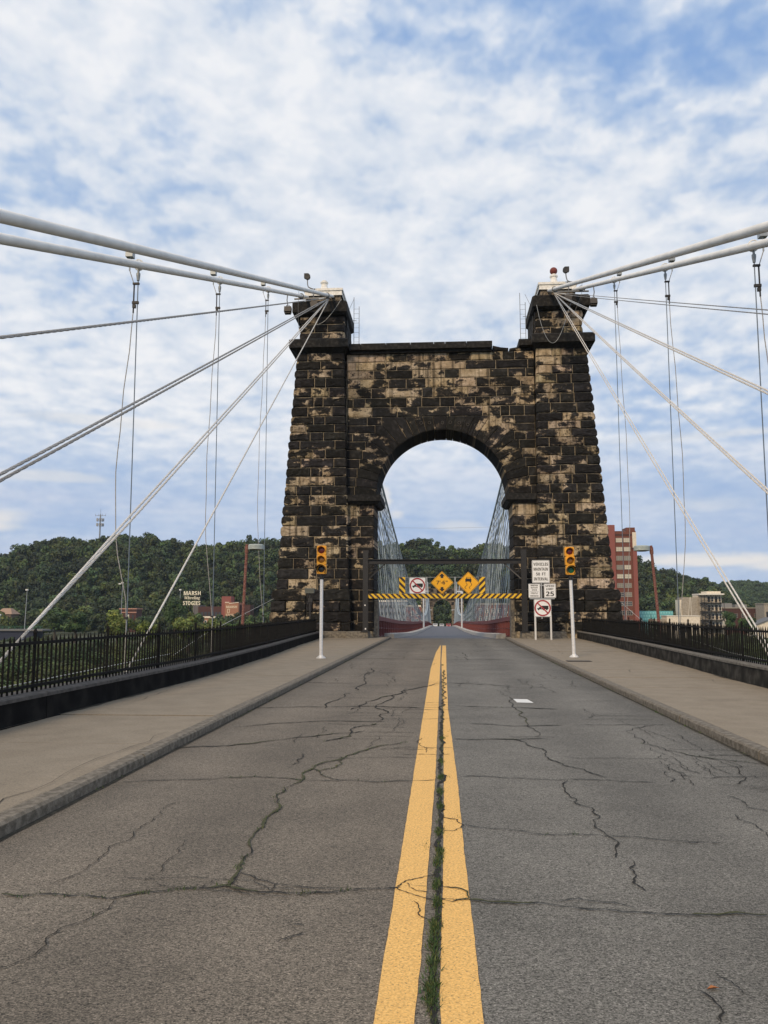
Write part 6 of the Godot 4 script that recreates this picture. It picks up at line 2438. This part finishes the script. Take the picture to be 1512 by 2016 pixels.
	var ab := thing("arcade_building", "tan building with a row of narrow arched windows at the right edge", "building", Vector3(147.5, -10, -372))
	var aw := body(ab, "wall", -7.0, 2.2, 0.0, 15.0, -10.0, 0.0, tan)
	body(ab, "side_wall", 2.2, 10.0, 0.0, 13.6, -10.0, -0.4, brick)
	body(ab, "cornice", -7.2, 2.4, 15.0, 15.4, -10.2, 0.3, tan)
	for k in 5:
		var am := MB.new()
		am.box(Vector3(-5.8 + k * 1.6, 10.2, 0.02), Vector3(0.8, 2.4, 0.08))
		am.prism(circle(Vector2(-5.8 + k * 1.6, 11.4), 0.4, 14), 0.0, 0.06)
		put("window", am.mesh(dark), aw)
	var gh := thing("gabled_house", "white gabled house with two small windows beside a round green tree", "house", Vector3(134.5, -10, -350))
	var gw := body(gh, "wall", -6.5, 6.5, 0.0, 6.2, -10.0, 0.0, cream)
	rm = MB.new()
	rm.prism(PackedVector2Array([Vector2(-6.5, 6.2), Vector2(6.5, 6.2), Vector2(6.5, 8.4), Vector2(1.4, 9.0)]), -10.0, 0.0)
	put("gable", rm.mesh(cream), gh)
	rm = MB.new()
	rm.bar(Vector3(-7.2, 5.9, -4.8), Vector3(1.6, 9.3, -4.8), 10.8, 0.3)
	rm.bar(Vector3(1.4, 9.3, -4.8), Vector3(7.0, 8.5, -4.8), 10.8, 0.3)
	put("roof", rm.mesh(roof), gh)
	for x in [-0.6, 1.4]:
		win(gw, x, 5.2, 0.8, 1.2, 0.0, white, dark)

	# left: the cigar factory and its painted wall, with the big rooftop letters
	var fac := thing("factory", "dark red brick factory with a row of windows beneath the rooftop letters", "factory", Vector3(-128.5, -10, -450))
	var fw := body(fac, "wall", -6.8, 6.8, 0.0, 14.6, -14.0, 0.0, brown)
	body(fac, "end_wall", -10.0, -6.8, 0.0, 15.4, -14.0, -0.5, mat("grey_render", lin(0.14, 0.13, 0.125), 0.9))
	for k in 6:
		win(fw, -4.6 + k * 2.0, 10.6, 1.3, 1.9, 0.0, iron, glass, 2, 2)
	var sh := thing("storefront", "orange brick storefront with arched pale window surrounds before the factory", "building", Vector3(-126.0, -10, -432))
	var sw := body(sh, "wall", -4.9, 4.9, 0.0, 8.4, -10.0, 0.0, orange)
	body(sh, "cornice", -5.2, 5.2, 8.4, 9.3, -10.2, 0.4, cream)
	body(sh, "sill_band", -5.1, 5.1, 3.8, 4.2, 0.0, 0.3, cream)
	for x in [-3.0, 0.2, 2.9]:
		win(sw, x, 6.0, 1.1, 2.2, 0.0, white, glass if x != 2.9 else blind, 1, 2, 0.2)
	var ag := thing("gabled_shed", "pinkish gabled shed with a pale grey roof behind the left fence", "shed", Vector3(-112.0, -10, -425))
	body(ag, "wall", -5.0, 7.5, 0.0, 5.2, -9.0, 0.0, brick2)
	rm = MB.new()
	rm.bar(Vector3(-5.3, 5.2, -4.5), Vector3(-2.4, 8.4, -4.5), 9.6, 0.25)
	rm.bar(Vector3(-2.4, 8.4, -4.5), Vector3(8.0, 8.0, -4.5), 9.6, 0.25)
	put("roof", rm.mesh(mat("pale_metal_roof", lin(0.34, 0.35, 0.37), 0.6)), ag)
	var st := thing("painted_wall_building", "brick building with a painted advertising wall and a square tower", "building", Vector3(-116.2, -10, -450))
	body(st, "square_tower", -5.9, -0.6, 0.0, 20.2, -7.0, 0.3, brick2)
	body(st, "side_wing", 3.8, 9.5, 0.0, 15.6, -12.0, -3.0, brown)
	var pw := body(st, "wall", -3.9, 3.7, 0.0, 16.8, -12.0, 0.6, orange)
	rm = MB.new()
	rm.bar(Vector3(-3.9, 16.9, 0.5), Vector3(-1.6, 16.9, 0.5), 0.5, 0.4)
	rm.bar(Vector3(-1.6, 16.2, 0.5), Vector3(3.8, 16.9, 0.5), 0.5, 0.35)
	put("parapet", rm.mesh(cream), st)
	var sign_cream := mat("painted_cream", lin(0.70, 0.62, 0.45), 0.8)
	text("MARSH", 1.3, 6.0, sign_cream, pw, Vector3(-0.1, 14.4, 0.63))
	rm = MB.new()
	for q in [[-2.6, -2.3, 11.1, 13.3], [-1.5, -1.2, 11.1, 12.9], [-2.6, -1.0, 13.0, 13.3], [-2.6, -1.2, 11.0, 11.3]]:
		block(rm, q[0], q[1], q[2], q[3], 0.6, 0.66)
	put("painted_mark", rm.mesh(sign_cream), pw)
	text("STOGIES", 1.3, 6.2, sign_cream, pw, Vector3(-0.1, 9.9, 0.63))
	for x in [-2.4, 0.0, 2.2]:
		win(pw, x, 6.9, 1.0, 1.6, 0.6, cream, dark, 1, 2, 0.16)
	var rs := thing("rooftop_letters", "big cream letters reading MARSH Wheeling STOGIES standing above the factory", "letter sign", Vector3(-133.4, 5.0, -432))
	var lw := mat("letter_cream", lin(0.84, 0.78, 0.62), 0.7)
	text("MARSH", 2.1, 9.2, lw, rs, Vector3(0, 6.6, 0), "letters")
	text("Wheeling", 2.0, 8.6, lw, rs, Vector3(0, 3.9, 0), "letters", true, 0.25, true)
	text("STOGIES", 2.1, 9.4, lw, rs, Vector3(-0.2, 1.3, 0), "letters")
	rm = MB.new()
	for x in [-4.4, -1.5, 1.5, 4.4]:
		rm.bar(Vector3(x, -9.0, -0.3), Vector3(x, 7.8, -0.3), 0.12, 0.12)
	for y in [0.2, 2.6, 5.4]:
		rm.bar(Vector3(-4.6, y, -0.3), Vector3(4.6, y, -0.3), 0.08, 0.08)
	put("frame", rm.mesh(iron), rs)
	var bh := thing("brick_house", "small red brick house with a pale cornice among the trees on the left", "house", Vector3(-163, -10, -420))
	var bhw := body(bh, "wall", -4.2, 3.9, 0.0, 12.6, -8.0, 0.0, brown)
	body(bh, "cornice", -5.2, 4.2, 13.0, 13.5, -8.4, 0.5, mat("pink_cornice", lin(0.5, 0.27, 0.2), 0.8))
	body(bh, "frieze", -4.3, 4.0, 11.2, 11.6, -0.2, 0.15, mat("pink_cornice", lin(0.5, 0.27, 0.2), 0.8))
	body(bh, "parapet", -4.2, 3.9, 12.6, 13.0, -8.0, 0.05, brown)
	win(bhw, -0.6, 9.0, 1.1, 2.2, 0.0, white, blind, 1, 1, 0.15)
	win(bhw, 2.2, 9.0, 0.6, 2.2, 0.0, iron, glass, 1, 1, 0.1)
	win(bhw, -0.8, 5.8, 0.6, 0.8, 0.0, white, blind, 1, 1, 0.1)
	win(bhw, -2.4, 5.8, 0.5, 0.8, 0.0, white, blind, 1, 1, 0.1)
	var th := thing("tiled_house", "house with a tan hipped roof low on the far left", "house", Vector3(-236, -10, -430))
	body(th, "wall", -4.0, 4.0, 0.0, 10.6, -8.0, 0.0, mat("shaded_render", lin(0.16, 0.12, 0.09), 0.9))
	rm = MB.new()
	rm.frustum(Rect2(-4.8, -8.8, 9.6, 9.6), 10.4, Rect2(-2.4, -5.0, 4.4, 2.0), 13.6)
	put("roof", rm.mesh(noisy("tan_shingle", [Color(0.30, 0.20, 0.14), Color(0.38, 0.26, 0.19)], 0.2, 0.9)), th)

	# highway bridge at the far left
	var hb := thing("highway_bridge", "dark blue steel girder bridge with a green railing at the far left", "bridge", Vector3(-205, -5.2, -300))
	body(hb, "girder", -70, 52, -4.2, -0.3, -8.0, 0.0, mat("navy_steel", lin(0.010, 0.016, 0.04), 0.6))
	body(hb, "deck", -70, 56, -0.3, 0.3, -9.0, 0.8, mat("deck_concrete", lin(0.14, 0.14, 0.135), 0.9))
	var hm := MB.new()
	hm.bar(Vector3(-70, 1.5, 0.6), Vector3(56, 1.5, 0.6), 0.12, 0.12)
	hm.bar(Vector3(-70, 0.9, 0.6), Vector3(56, 0.9, 0.6), 0.08, 0.08)
	for k in 52:
		hm.box(Vector3(-70 + k * 2.45, 0.9, 0.6), Vector3(0.12, 1.3, 0.12))
	put("railing", hm.mesh(mat("green_railing", lin(0.05, 0.16, 0.10), 0.6)), hb)
	for x in [-30.0, 30.0]:
		body(hb, "pier", x - 1.5, x + 1.5, -10.0, -4.2, -7.0, -1.0, tan)
	for e in [[Vector3(-158.5, -6, -304), 16.0, "tall grey light pole on the highway bridge left of the white stays"], [Vector3(-131.5, -9, -330), 22.5, "tall grey light pole with twin heads among the trees on the left"], [Vector3(-172, -6, -310), 6.5, "short grey light pole at the far left end of the highway bridge"], [Vector3(-112.0, -9, -345), 20.0, "grey light pole beside the rooftop letters"]]:
		var p := thing("light_pole", e[2], "light pole", e[0], "light poles of the highway")
		var pmh := MB.new()
		pmh.tube([Vector3.ZERO, Vector3(0.3, e[1], 0)], 0.16, 0.09, 7)
		put("pole", pmh.mesh(mat("galvanised", lin(0.40, 0.42, 0.43), 0.45, 0.4)), p)
		pmh = MB.new()
		pmh.box(Vector3(0.3, e[1], 0.2), Vector3(0.9, 0.5, 0.6))
		if e[1] > 21.0:
			pmh.box(Vector3(-0.8, e[1] - 0.4, 0.2), Vector3(0.9, 0.5, 0.6))
		put("lamp_head", pmh.mesh(mat("lamp_white", lin(0.7, 0.7, 0.68), 0.5)), p)

	# cell tower on the hill
	var ct := thing("cell_tower", "grey cell tower with antenna clusters on the left hilltop", "cell tower", Vector3(-275, 44, -640))
	var cm := MB.new()
	cm.tube([Vector3.ZERO, Vector3(0, 36, 0)], 0.75, 0.55, 8)
	put("mast", cm.mesh(mat("mast_grey", lin(0.24, 0.27, 0.31), 0.6)), ct)
	for y in [27.5, 31.5]:
		cm = MB.new()
		for k in 9:
			var a := TAU * k / 9
			cm.box(Vector3(cos(a) * 2.6, y, sin(a) * 2.6), Vector3(0.7, 2.4, 0.7))
			cm.bar(Vector3(0, y, 0), Vector3(cos(a) * 2.6, y, sin(a) * 2.6), 0.15, 0.15)
		put("antenna", cm.mesh(mat("antenna_grey", lin(0.33, 0.35, 0.38), 0.6)), ct)
	cm = MB.new()
	cm.bar(Vector3(-4.2, 35, 0), Vector3(4.2, 35, 0), 0.3, 0.3)
	for x in [-4.2, -1.5, 0.0, 1.5, 4.2]:
		cm.tube([Vector3(x, 34.5, 0), Vector3(x, 36.5 + (4.0 if x == 0.0 else 0.0), 0)], 0.16, 0.1, 5)
	put("top_frame", cm.mesh(mat("mast_grey", lin(0.24, 0.27, 0.31), 0.6)), ct)

	# buildings seen through the cables of the main span
	var rbk := thing("brick_house", "red brick house with white windows beside the far tower", "house", Vector3(-12.6, -12, -392))
	var rbw := body(rbk, "wall", -4.6, 2.6, 0.0, 16.0, -8.0, 0.0, brick2)
	body(rbk, "cornice", -4.9, 2.9, 16.0, 16.8, -8.2, 0.3, cream)
	for i in 3:
		for k in 2:
			win(rbw, -1.6 + k * 2.3, 13.0 - i * 3.7, 0.9, 1.9, 0.0, white, glass, 1, 2, 0.22)
	var gb := thing("grey_block", "long pale blue grey block with rows of dark windows behind the left cables", "building", Vector3(-27, -12, -410))
	var gbw := body(gb, "wall", -9.0, 9.5, 0.0, 18.6, -12.0, 0.0, mat("blue_grey_render", lin(0.23, 0.255, 0.30), 0.8))
	body(gb, "roof", -9.2, 9.7, 18.6, 19.4, -12.2, 0.3, white)
	for i in 4:
		for k in 8:
			win(gbw, -7.6 + k * 2.2, 16.2 - i * 3.4, 1.2, 1.4, 0.0, frame, dark, 1, 1, 0.1)
	var rr := thing("brick_block", "reddish brick block with white windows behind the right cables", "building", Vector3(26, -12, -400))
	var rrw := body(rr, "wall", -10.0, 10.0, 0.0, 17.0, -12.0, 0.0, brick)
	body(rr, "cornice", -10.2, 10.2, 17.0, 17.8, -12.2, 0.3, tan)
	for i in 3:
		for k in 6:
			win(rrw, -7.8 + k * 3.1, 14.2 - i * 3.7, 1.1, 1.9, 0.0, white, glass, 1, 2, 0.16)
	var wsb := thing("white_shed", "small white shed at the water's edge behind the left cables", "shed", Vector3(-15.8, -13, -345))
	body(wsb, "wall", -3.0, 3.2, 0.0, 8.6, -5.0, 0.0, mat("shed_white", lin(0.62, 0.64, 0.66), 0.7))
	rm = MB.new()
	rm.prism(PackedVector2Array([Vector2(-3.3, 8.6), Vector2(3.5, 8.6), Vector2(0.1, 10.0)]), -5.2, 0.2)
	put("roof", rm.mesh(roof), wsb)


# ---------------------------------------------------------------- trees
func crown_mesh(seed_: int, blobs: int, faces: int, leaf: float, flat: float, m: Material) -> ArrayMesh:
	# leaf clumps spread over a few rounded masses inside a unit ball, with gaps between
	var r := RandomNumberGenerator.new()
	r.seed = seed_
	var mb := MB.new()
	for b in blobs:
		var a := r.randf() * TAU
		var h := r.randf_range(-0.55, 0.62)
		var rad := sqrt(maxf(0.05, 1.0 - h * h)) * r.randf_range(0.25, 0.62)
		var c := Vector3(cos(a) * rad, h * flat, sin(a) * rad)
		var br := r.randf_range(0.26, 0.46)
		var tint := r.randf_range(0.65, 1.45)
		for k in faces:
			var d := Vector3(r.randfn(), r.randfn() * 0.9 + 0.25, r.randfn()).normalized()
			var p := c + d * br * pow(r.randf(), 0.28)
			var nrm := (d + Vector3(r.randfn(), r.randfn(), r.randfn()) * 0.45).normalized()
			var t1 := nrm.cross(Vector3(r.randfn(), r.randfn(), r.randfn())).normalized()
			var t2 := nrm.cross(t1)
			var s := leaf * r.randf_range(0.6, 1.35)
			var v := tint * r.randf_range(0.7, 1.3)
			mb.col = Color(0.054 * v * r.randf_range(0.85, 1.2), 0.088 * v, 0.030 * v * r.randf_range(0.8, 1.2))
			var p0 := p - t1 * s
			var p1 := p - t2 * s * 0.55 + nrm * s * 0.15
			var p2 := p + t1 * s
			var p3 := p + t2 * s * 0.55 - nrm * s * 0.1
			mb.tri(p0, p1, p2)
			mb.tri(p0, p2, p3)
	return mb.mesh(m)


func scatter(called: String, m: Mesh, where: Array, tints: Array, label: String) -> void:
	var mm := MultiMesh.new()
	mm.transform_format = MultiMesh.TRANSFORM_3D
	mm.use_colors = true
	mm.mesh = m
	mm.instance_count = where.size()
	for i in where.size():
		mm.set_instance_transform(i, where[i])
		mm.set_instance_color(i, tints[i])
	var o := MultiMeshInstance3D.new()
	o.multimesh = mm
	o.name = numbered(called)
	add_child(o, true)
	stuff(o, label)


func build_trees() -> void:
	var leaf := mat("leaf_green", Color.WHITE, 0.75)
	leaf.vertex_color_use_as_albedo = true
	leaf.backlight_enabled = true
	leaf.backlight = Color(0.2, 0.2, 0.2)
	var far := []
	for k in 5:
		far.append(crown_mesh(100 + k, 9, 62, 0.135, 0.8, leaf))
	var fine := []
	for k in 3:
		fine.append(crown_mesh(200 + k, 13, 260, 0.058, 0.8, leaf))
	var bark := noisy("tree_bark", [Color(0.035, 0.028, 0.02), Color(0.09, 0.075, 0.055)], 0.5, 0.95)

	# the woods on the hills
	var where := [[], [], [], [], []]
	var tints := [[], [], [], [], []]
	var wf := [[], [], [], [], []]
	var tf := [[], [], [], [], []]
	var d := 352.0
	while d < 668.0:
		var u := -0.80
		while u < 0.40:
			var x := u * d + rng.randf_range(-3.0, 3.0)
			var dd := d + rng.randf_range(-3.0, 3.0)
			u += rng.randf_range(6.0, 9.5) / d
			if not in_town(x, dd) and (dd > 428.0 or rng.randf() < 0.5):
				var r := (3.4 + 4.8 * pow(rng.randf(), 1.5)) * (0.72 if dd < 428.0 else 1.0)
				var k := rng.randi() % 5
				var g := land(x, dd)
				where[k].append(Transform3D(Basis(Vector3.UP, rng.randf() * TAU).scaled(Vector3(r, r * rng.randf_range(0.85, 1.25), r)), Vector3(x, g + r * 0.85 + rng.randf_range(0.0, 2.0), -dd)))
				var v := 0.36 + 0.95 * pow(rng.randf(), 1.6)
				var warm := rng.randf()
				tints[k].append(Color(v * lerpf(0.9, 1.5, warm * warm), v * lerpf(0.95, 1.15, warm * warm), v * lerpf(0.95, 0.7, warm)))
		d += 6.8
	d = 770.0
	while d < 1180.0:
		var u := 0.14
		while u < 0.60:
			var x := u * d + rng.randf_range(-4.0, 4.0)
			var dd := d + rng.randf_range(-4.0, 4.0)
			u += rng.randf_range(8.0, 11.5) / d
			var r := rng.randf_range(5.0, 8.0)
			var k := rng.randi() % 5
			wf[k].append(Transform3D(Basis(Vector3.UP, rng.randf() * TAU).scaled(Vector3(r, r, r)), Vector3(x, land(x, dd) + r * 0.8, -dd)))
			var v := rng.randf_range(0.75, 1.2)
			tf[k].append(Color(v, v, v * rng.randf_range(0.9, 1.15)))
		d += 9.5
	for k in 5:
		scatter("forest", far[k], where[k], tints[k], "dense green forest covering the hills behind the tower")
		scatter("far_forest", far[k], wf[k], tf[k], "hazy green forest on the far ridge at the right")

	# bushes and low trees on the banks beside and below the approach
	var wb := [[], [], []]
	var tb := [[], [], []]
	for side in [-1.0, 1.0]:
		for i in 620:
			var dd := 14.0 + 300.0 * pow(rng.randf(), 1.5)
			var x: float = side * (12.0 + rng.randf() * (20.0 + dd * 0.62))
			var near := clampf(dd / 120.0, 0.0, 1.0)
			if dd > 120.0 and dd < 200.0 and absf(x) < dd * 0.35:
				continue
			var r := rng.randf_range(1.5, 2.8) + near * 1.4
			var top := lerpf(-2.2, -4.2, near) + rng.randf_range(-2.4, 0.4)
			if dd > 150.0:
				top = rng.randf_range(-7.2, -5.2) if x > -95.0 else rng.randf_range(-8.6, -6.6)
			var k := rng.randi() % 3
			wb[k].append(Transform3D(Basis(Vector3.UP, rng.randf() * TAU).scaled(Vector3(r, r * 0.9, r)), Vector3(x, top - r * 0.8, -dd)))
			var v := rng.randf_range(0.55, 1.15)
			var warm := rng.randf()
			tb[k].append(Color(v * lerpf(0.9, 1.35, warm), v, v * 0.9))
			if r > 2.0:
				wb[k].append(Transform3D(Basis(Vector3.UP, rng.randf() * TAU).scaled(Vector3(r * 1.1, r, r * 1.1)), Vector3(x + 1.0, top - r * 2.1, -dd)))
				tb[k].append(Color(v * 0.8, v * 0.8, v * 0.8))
	for k in 3:
		scatter("undergrowth", fine[k], wb[k], tb[k], "thick green bushes on the river bank seen through the fences")

	# trees one can tell apart
	var list := [
		["yellow green tree leaning over the left fence below the brick house", Vector3(-78.9, -9, -196), 11.4, 4.6, Color(2.2, 1.7, 1.0), 0],
		["smaller yellow green tree beside the brick house on the left", Vector3(-72.0, -9, -198), 9.0, 3.4, Color(2.0, 1.6, 0.9), 1],
		["spreading yellow green tree behind the left fence under the rooftop letters", Vector3(-64.0, -9, -205), 10.4, 5.0, Color(2.1, 1.65, 1.1), 2],
		["low yellow green tree between the storefront and the left fence", Vector3(-56.7, -9, -205), 9.4, 3.8, Color(2.0, 1.55, 1.1), 0],
		["tall dark green tree hiding the first rooftop letters", Vector3(-108.8, -9, -330), 17.2, 5.6, Color(0.75, 0.85, 0.7), 1],
		["dark green round tree at the foot of the left hill", Vector3(-107.1, -9, -235), 11.0, 5.0, Color(0.85, 0.95, 0.8), 2],
		["broad dark tree in front of the highway bridge", Vector3(-132.6, -9, -275), 12.0, 6.0, Color(0.9, 1.0, 0.8), 0],
		["round green tree in front of the white gabled house", Vector3(97.3, -9, -272), 9.2, 3.6, Color(0.9, 1.05, 0.8), 1],
		["dark green tree beside the white house with two windows", Vector3(102.5, -9, -305), 11.2, 3.3, Color(0.75, 0.9, 0.75), 2],
		["small dark tree in front of the turquoise wall", Vector3(64.0, -9, -255), 8.2, 2.4, Color(0.6, 0.65, 0.6), 0],
		["bright green round tree beside the pink shed", Vector3(-64.4, -9, -250), 7.2, 3.4, Color(1.3, 1.6, 0.8), 1]]
	var k := 0
	for e in list:
		var t := thing("tree", e[0], "tree", e[1])
		var h: float = e[2]
		var r: float = e[3]
		var mb := MB.new()
		mb.tube([Vector3.ZERO, Vector3(0.1, h * 0.35, 0.05), Vector3(0.0, h * 0.75, 0)], r * 0.09, r * 0.03, 8)
		var tr := put("trunk", mb.mesh(bark), t)
		for q in 5:
			var a := TAU * q / 5.0 + k
			mb = MB.new()
			mb.tube([Vector3(0.05, h * 0.4, 0), Vector3(cos(a) * r * 0.3, h * 0.55, sin(a) * r * 0.3), Vector3(cos(a) * r * 0.6, h * 0.72, sin(a) * r * 0.6)], r * 0.035, r * 0.012, 6)
			put("limb", mb.mesh(bark), tr)
		var fm := StandardMaterial3D.new()
		fm.resource_name = "crown_leaves"
		var c: Color = e[4]
		fm.albedo_color = Color(c.r / 3.0, c.g / 3.0, c.b / 3.0).linear_to_srgb()
		fm.vertex_color_use_as_albedo = true
		fm.roughness = 0.75
		var cr := put("crown", crown_mesh(300 + k, 14, 230, 0.075, 0.85, fm), t)
		# the vertex colours are raised to make up for the lowered tint
		var arr: Array = cr.mesh.surface_get_arrays(0)
		var cols: PackedColorArray = arr[Mesh.ARRAY_COLOR]
		for i in cols.size():
			cols[i] = Color(cols[i].r * 3.0, cols[i].g * 3.0, cols[i].b * 3.0)
		arr[Mesh.ARRAY_COLOR] = cols
		var am := ArrayMesh.new()
		am.add_surface_from_arrays(Mesh.PRIMITIVE_TRIANGLES, arr)
		am.surface_set_material(0, fm)
		cr.mesh = am
		cr.transform = Transform3D(Basis().scaled(Vector3(r, h * 0.36, r)), Vector3(0, h * 0.66, 0))
		k += 1
	# crowns that stand up from the skyline
	var sky_list := [[-0.366, 0.0995, 8.0, "broad crowned tree standing tallest on the left skyline"], [-0.500, 0.0915, 5.5, "pale rounded tree alone on the left end of the skyline"], [-0.527, 0.0845, 5.0, "rounded tree at the far left end of the hilltop"], [-0.018, 0.0905, 5.5, "tall tree on the skyline seen through the arch"], [0.056, 0.0835, 5.0, "bushy tree on the skyline beside the right cables in the arch"], [0.232, 0.068, 5.5, "tree on the hill crest just right of the high-rise"], [0.312, 0.0435, 5.0, "tree on the falling crest above the balcony building"]]
	for e in sky_list:
		var dd := 632.0
		var x: float = e[0] * dd
		var r: float = e[2]
		var top: float = e[1] * dd + 1.55
		var g := land(x, dd)
		var t := thing("tree", e[3], "tree", Vector3(x, g, -dd))
		var mb := MB.new()
		mb.tube([Vector3.ZERO, Vector3(0.2, (top - g) * 0.8, 0)], 0.6, 0.2, 7)
		put("trunk", mb.mesh(bark), t)
		var cr := put("crown", crown_mesh(400 + k, 11, 90, 0.12, 0.75, leaf), t)
		cr.transform = Transform3D(Basis().scaled(Vector3(r, r * 0.85, r)), Vector3(0, top - g - r * 0.7, 0))
		k += 1


func in_town(x: float, d: float) -> bool:
	for b in [[52, 82, 322, 356], [78, 158, 320, 402], [-142, -100, 405, 470], [-170, -152, 395, 432], [-36, -6, 330, 425], [10, 40, 330, 418], [-246, -226, 402, 445], [-9, 9, 325, 368], [-140, -122, 380, 440]]:
		if x > b[0] and x < b[1] and d > b[2] and d < b[3]:
			return d < 500.0
	return false


# ---------------------------------------------------------------- poles and vehicles far down the bridge
func build_far_traffic() -> void:
	var alu := mat("white_pole", lin(0.62, 0.64, 0.66), 0.4, 0.2)
	for e in [[-3.35, 148.0, 1.0, "white lamp pole on the left kerb of the main span"], [3.5, 150.0, -1.0, "white lamp pole on the right kerb of the main span"]]:
		var y := deck_y(e[1])
		var t := thing("lamp_pole", e[3], "lamp pole", Vector3(e[0], y + 0.2, -e[1]))
		var mb := MB.new()
		mb.tube([Vector3.ZERO, Vector3(0, 6.6, 0)], 0.17, 0.13, 10)
		put("pole", mb.mesh(alu), t)
		mb = MB.new()
		mb.box(Vector3(0, 6.3, 0.2), Vector3(0.5, 0.6, 0.4))
		mb.box(Vector3(0.4 * e[2], 6.6, 0.1), Vector3(0.9, 0.25, 0.3))
		put("lamp_head", mb.mesh(alu), t)
	# street lamps beyond the far tower
	for e in [[-7.0, "grey street lamp left of the far arch"], [6.4, "grey street lamp right of the far arch"]]:
		var t := thing("street_lamp", e[1], "street lamp", Vector3(e[0], -5.0, -345))
		var mb := MB.new()
		mb.tube([Vector3.ZERO, Vector3(0, 7.2, 0), Vector3(-signf(e[0]) * 1.6, 7.5, 0)], 0.12, 0.08, 6)
		put("post", mb.mesh(alu), t)
		mb = MB.new()
		mb.box(Vector3(-signf(e[0]) * 2.0, 7.45, 0), Vector3(1.4, 0.22, 0.5))
		put("lamp_head", mb.mesh(alu), t)
	var cols := [["white_car_paint", lin(0.75, 0.75, 0.73)], ["silver_car_paint", lin(0.5, 0.5, 0.5)], ["red_car_paint", lin(0.35, 0.02, 0.02)]]
	for e in [[-2.9, 330.0, 0, "white car at the foot of the far arch, leftmost of the three"], [-0.3, 334.0, 1, "pale silver car in the middle of the far arch"], [2.4, 330.0, 2, "red car at the right of the far arch"]]:
		var t := thing("car", e[3], "car", Vector3(e[0], deck_y(e[1]), -e[1]), "cars at the far arch")
		var mb := MB.new()
		mb.prism(PackedVector2Array([Vector2(-2.1, 0.3), Vector2(2.1, 0.3), Vector2(2.15, 0.8), Vector2(1.2, 0.95), Vector2(0.5, 1.48), Vector2(-1.2, 1.5), Vector2(-2.0, 1.0)]), -0.88, 0.88, Transform3D(Basis(Vector3.UP, -PI / 2), Vector3.ZERO))
		put("body", mb.mesh(mat(cols[e[2]][0], cols[e[2]][1], 0.3)), t)
		mb = MB.new()
		mb.box(Vector3(0, 1.2, 0.9), Vector3(1.4, 0.42, 0.06), Basis(Vector3(1, 0, 0), -0.7))
		put("windscreen", mb.mesh(mat("grey_glass", lin(0.07, 0.075, 0.08), 0.15)), t)
		for x in [-0.65, 0.65]:
			mb = MB.new()
			mb.box(Vector3(x, 0.7, 2.13), Vector3(0.35, 0.2, 0.08))
			put("headlight", mb.mesh(mat("headlight_glass", lin(0.85, 0.85, 0.8), 0.2)), t)
			for z in [-1.3, 1.3]:
				mb = MB.new()
				mb.lathe(Vector3(x * 1.25 - 0.1, 0.32, z), [Vector2(0.0, 0), Vector2(0.32, 0), Vector2(0.32, 0.2), Vector2(0, 0.2)], 12, Basis(Vector3(0, 0, 1), -PI / 2))
				put("wheel", mb.mesh(mat("tyre_black", lin(0.015, 0.015, 0.015), 0.9)), t)
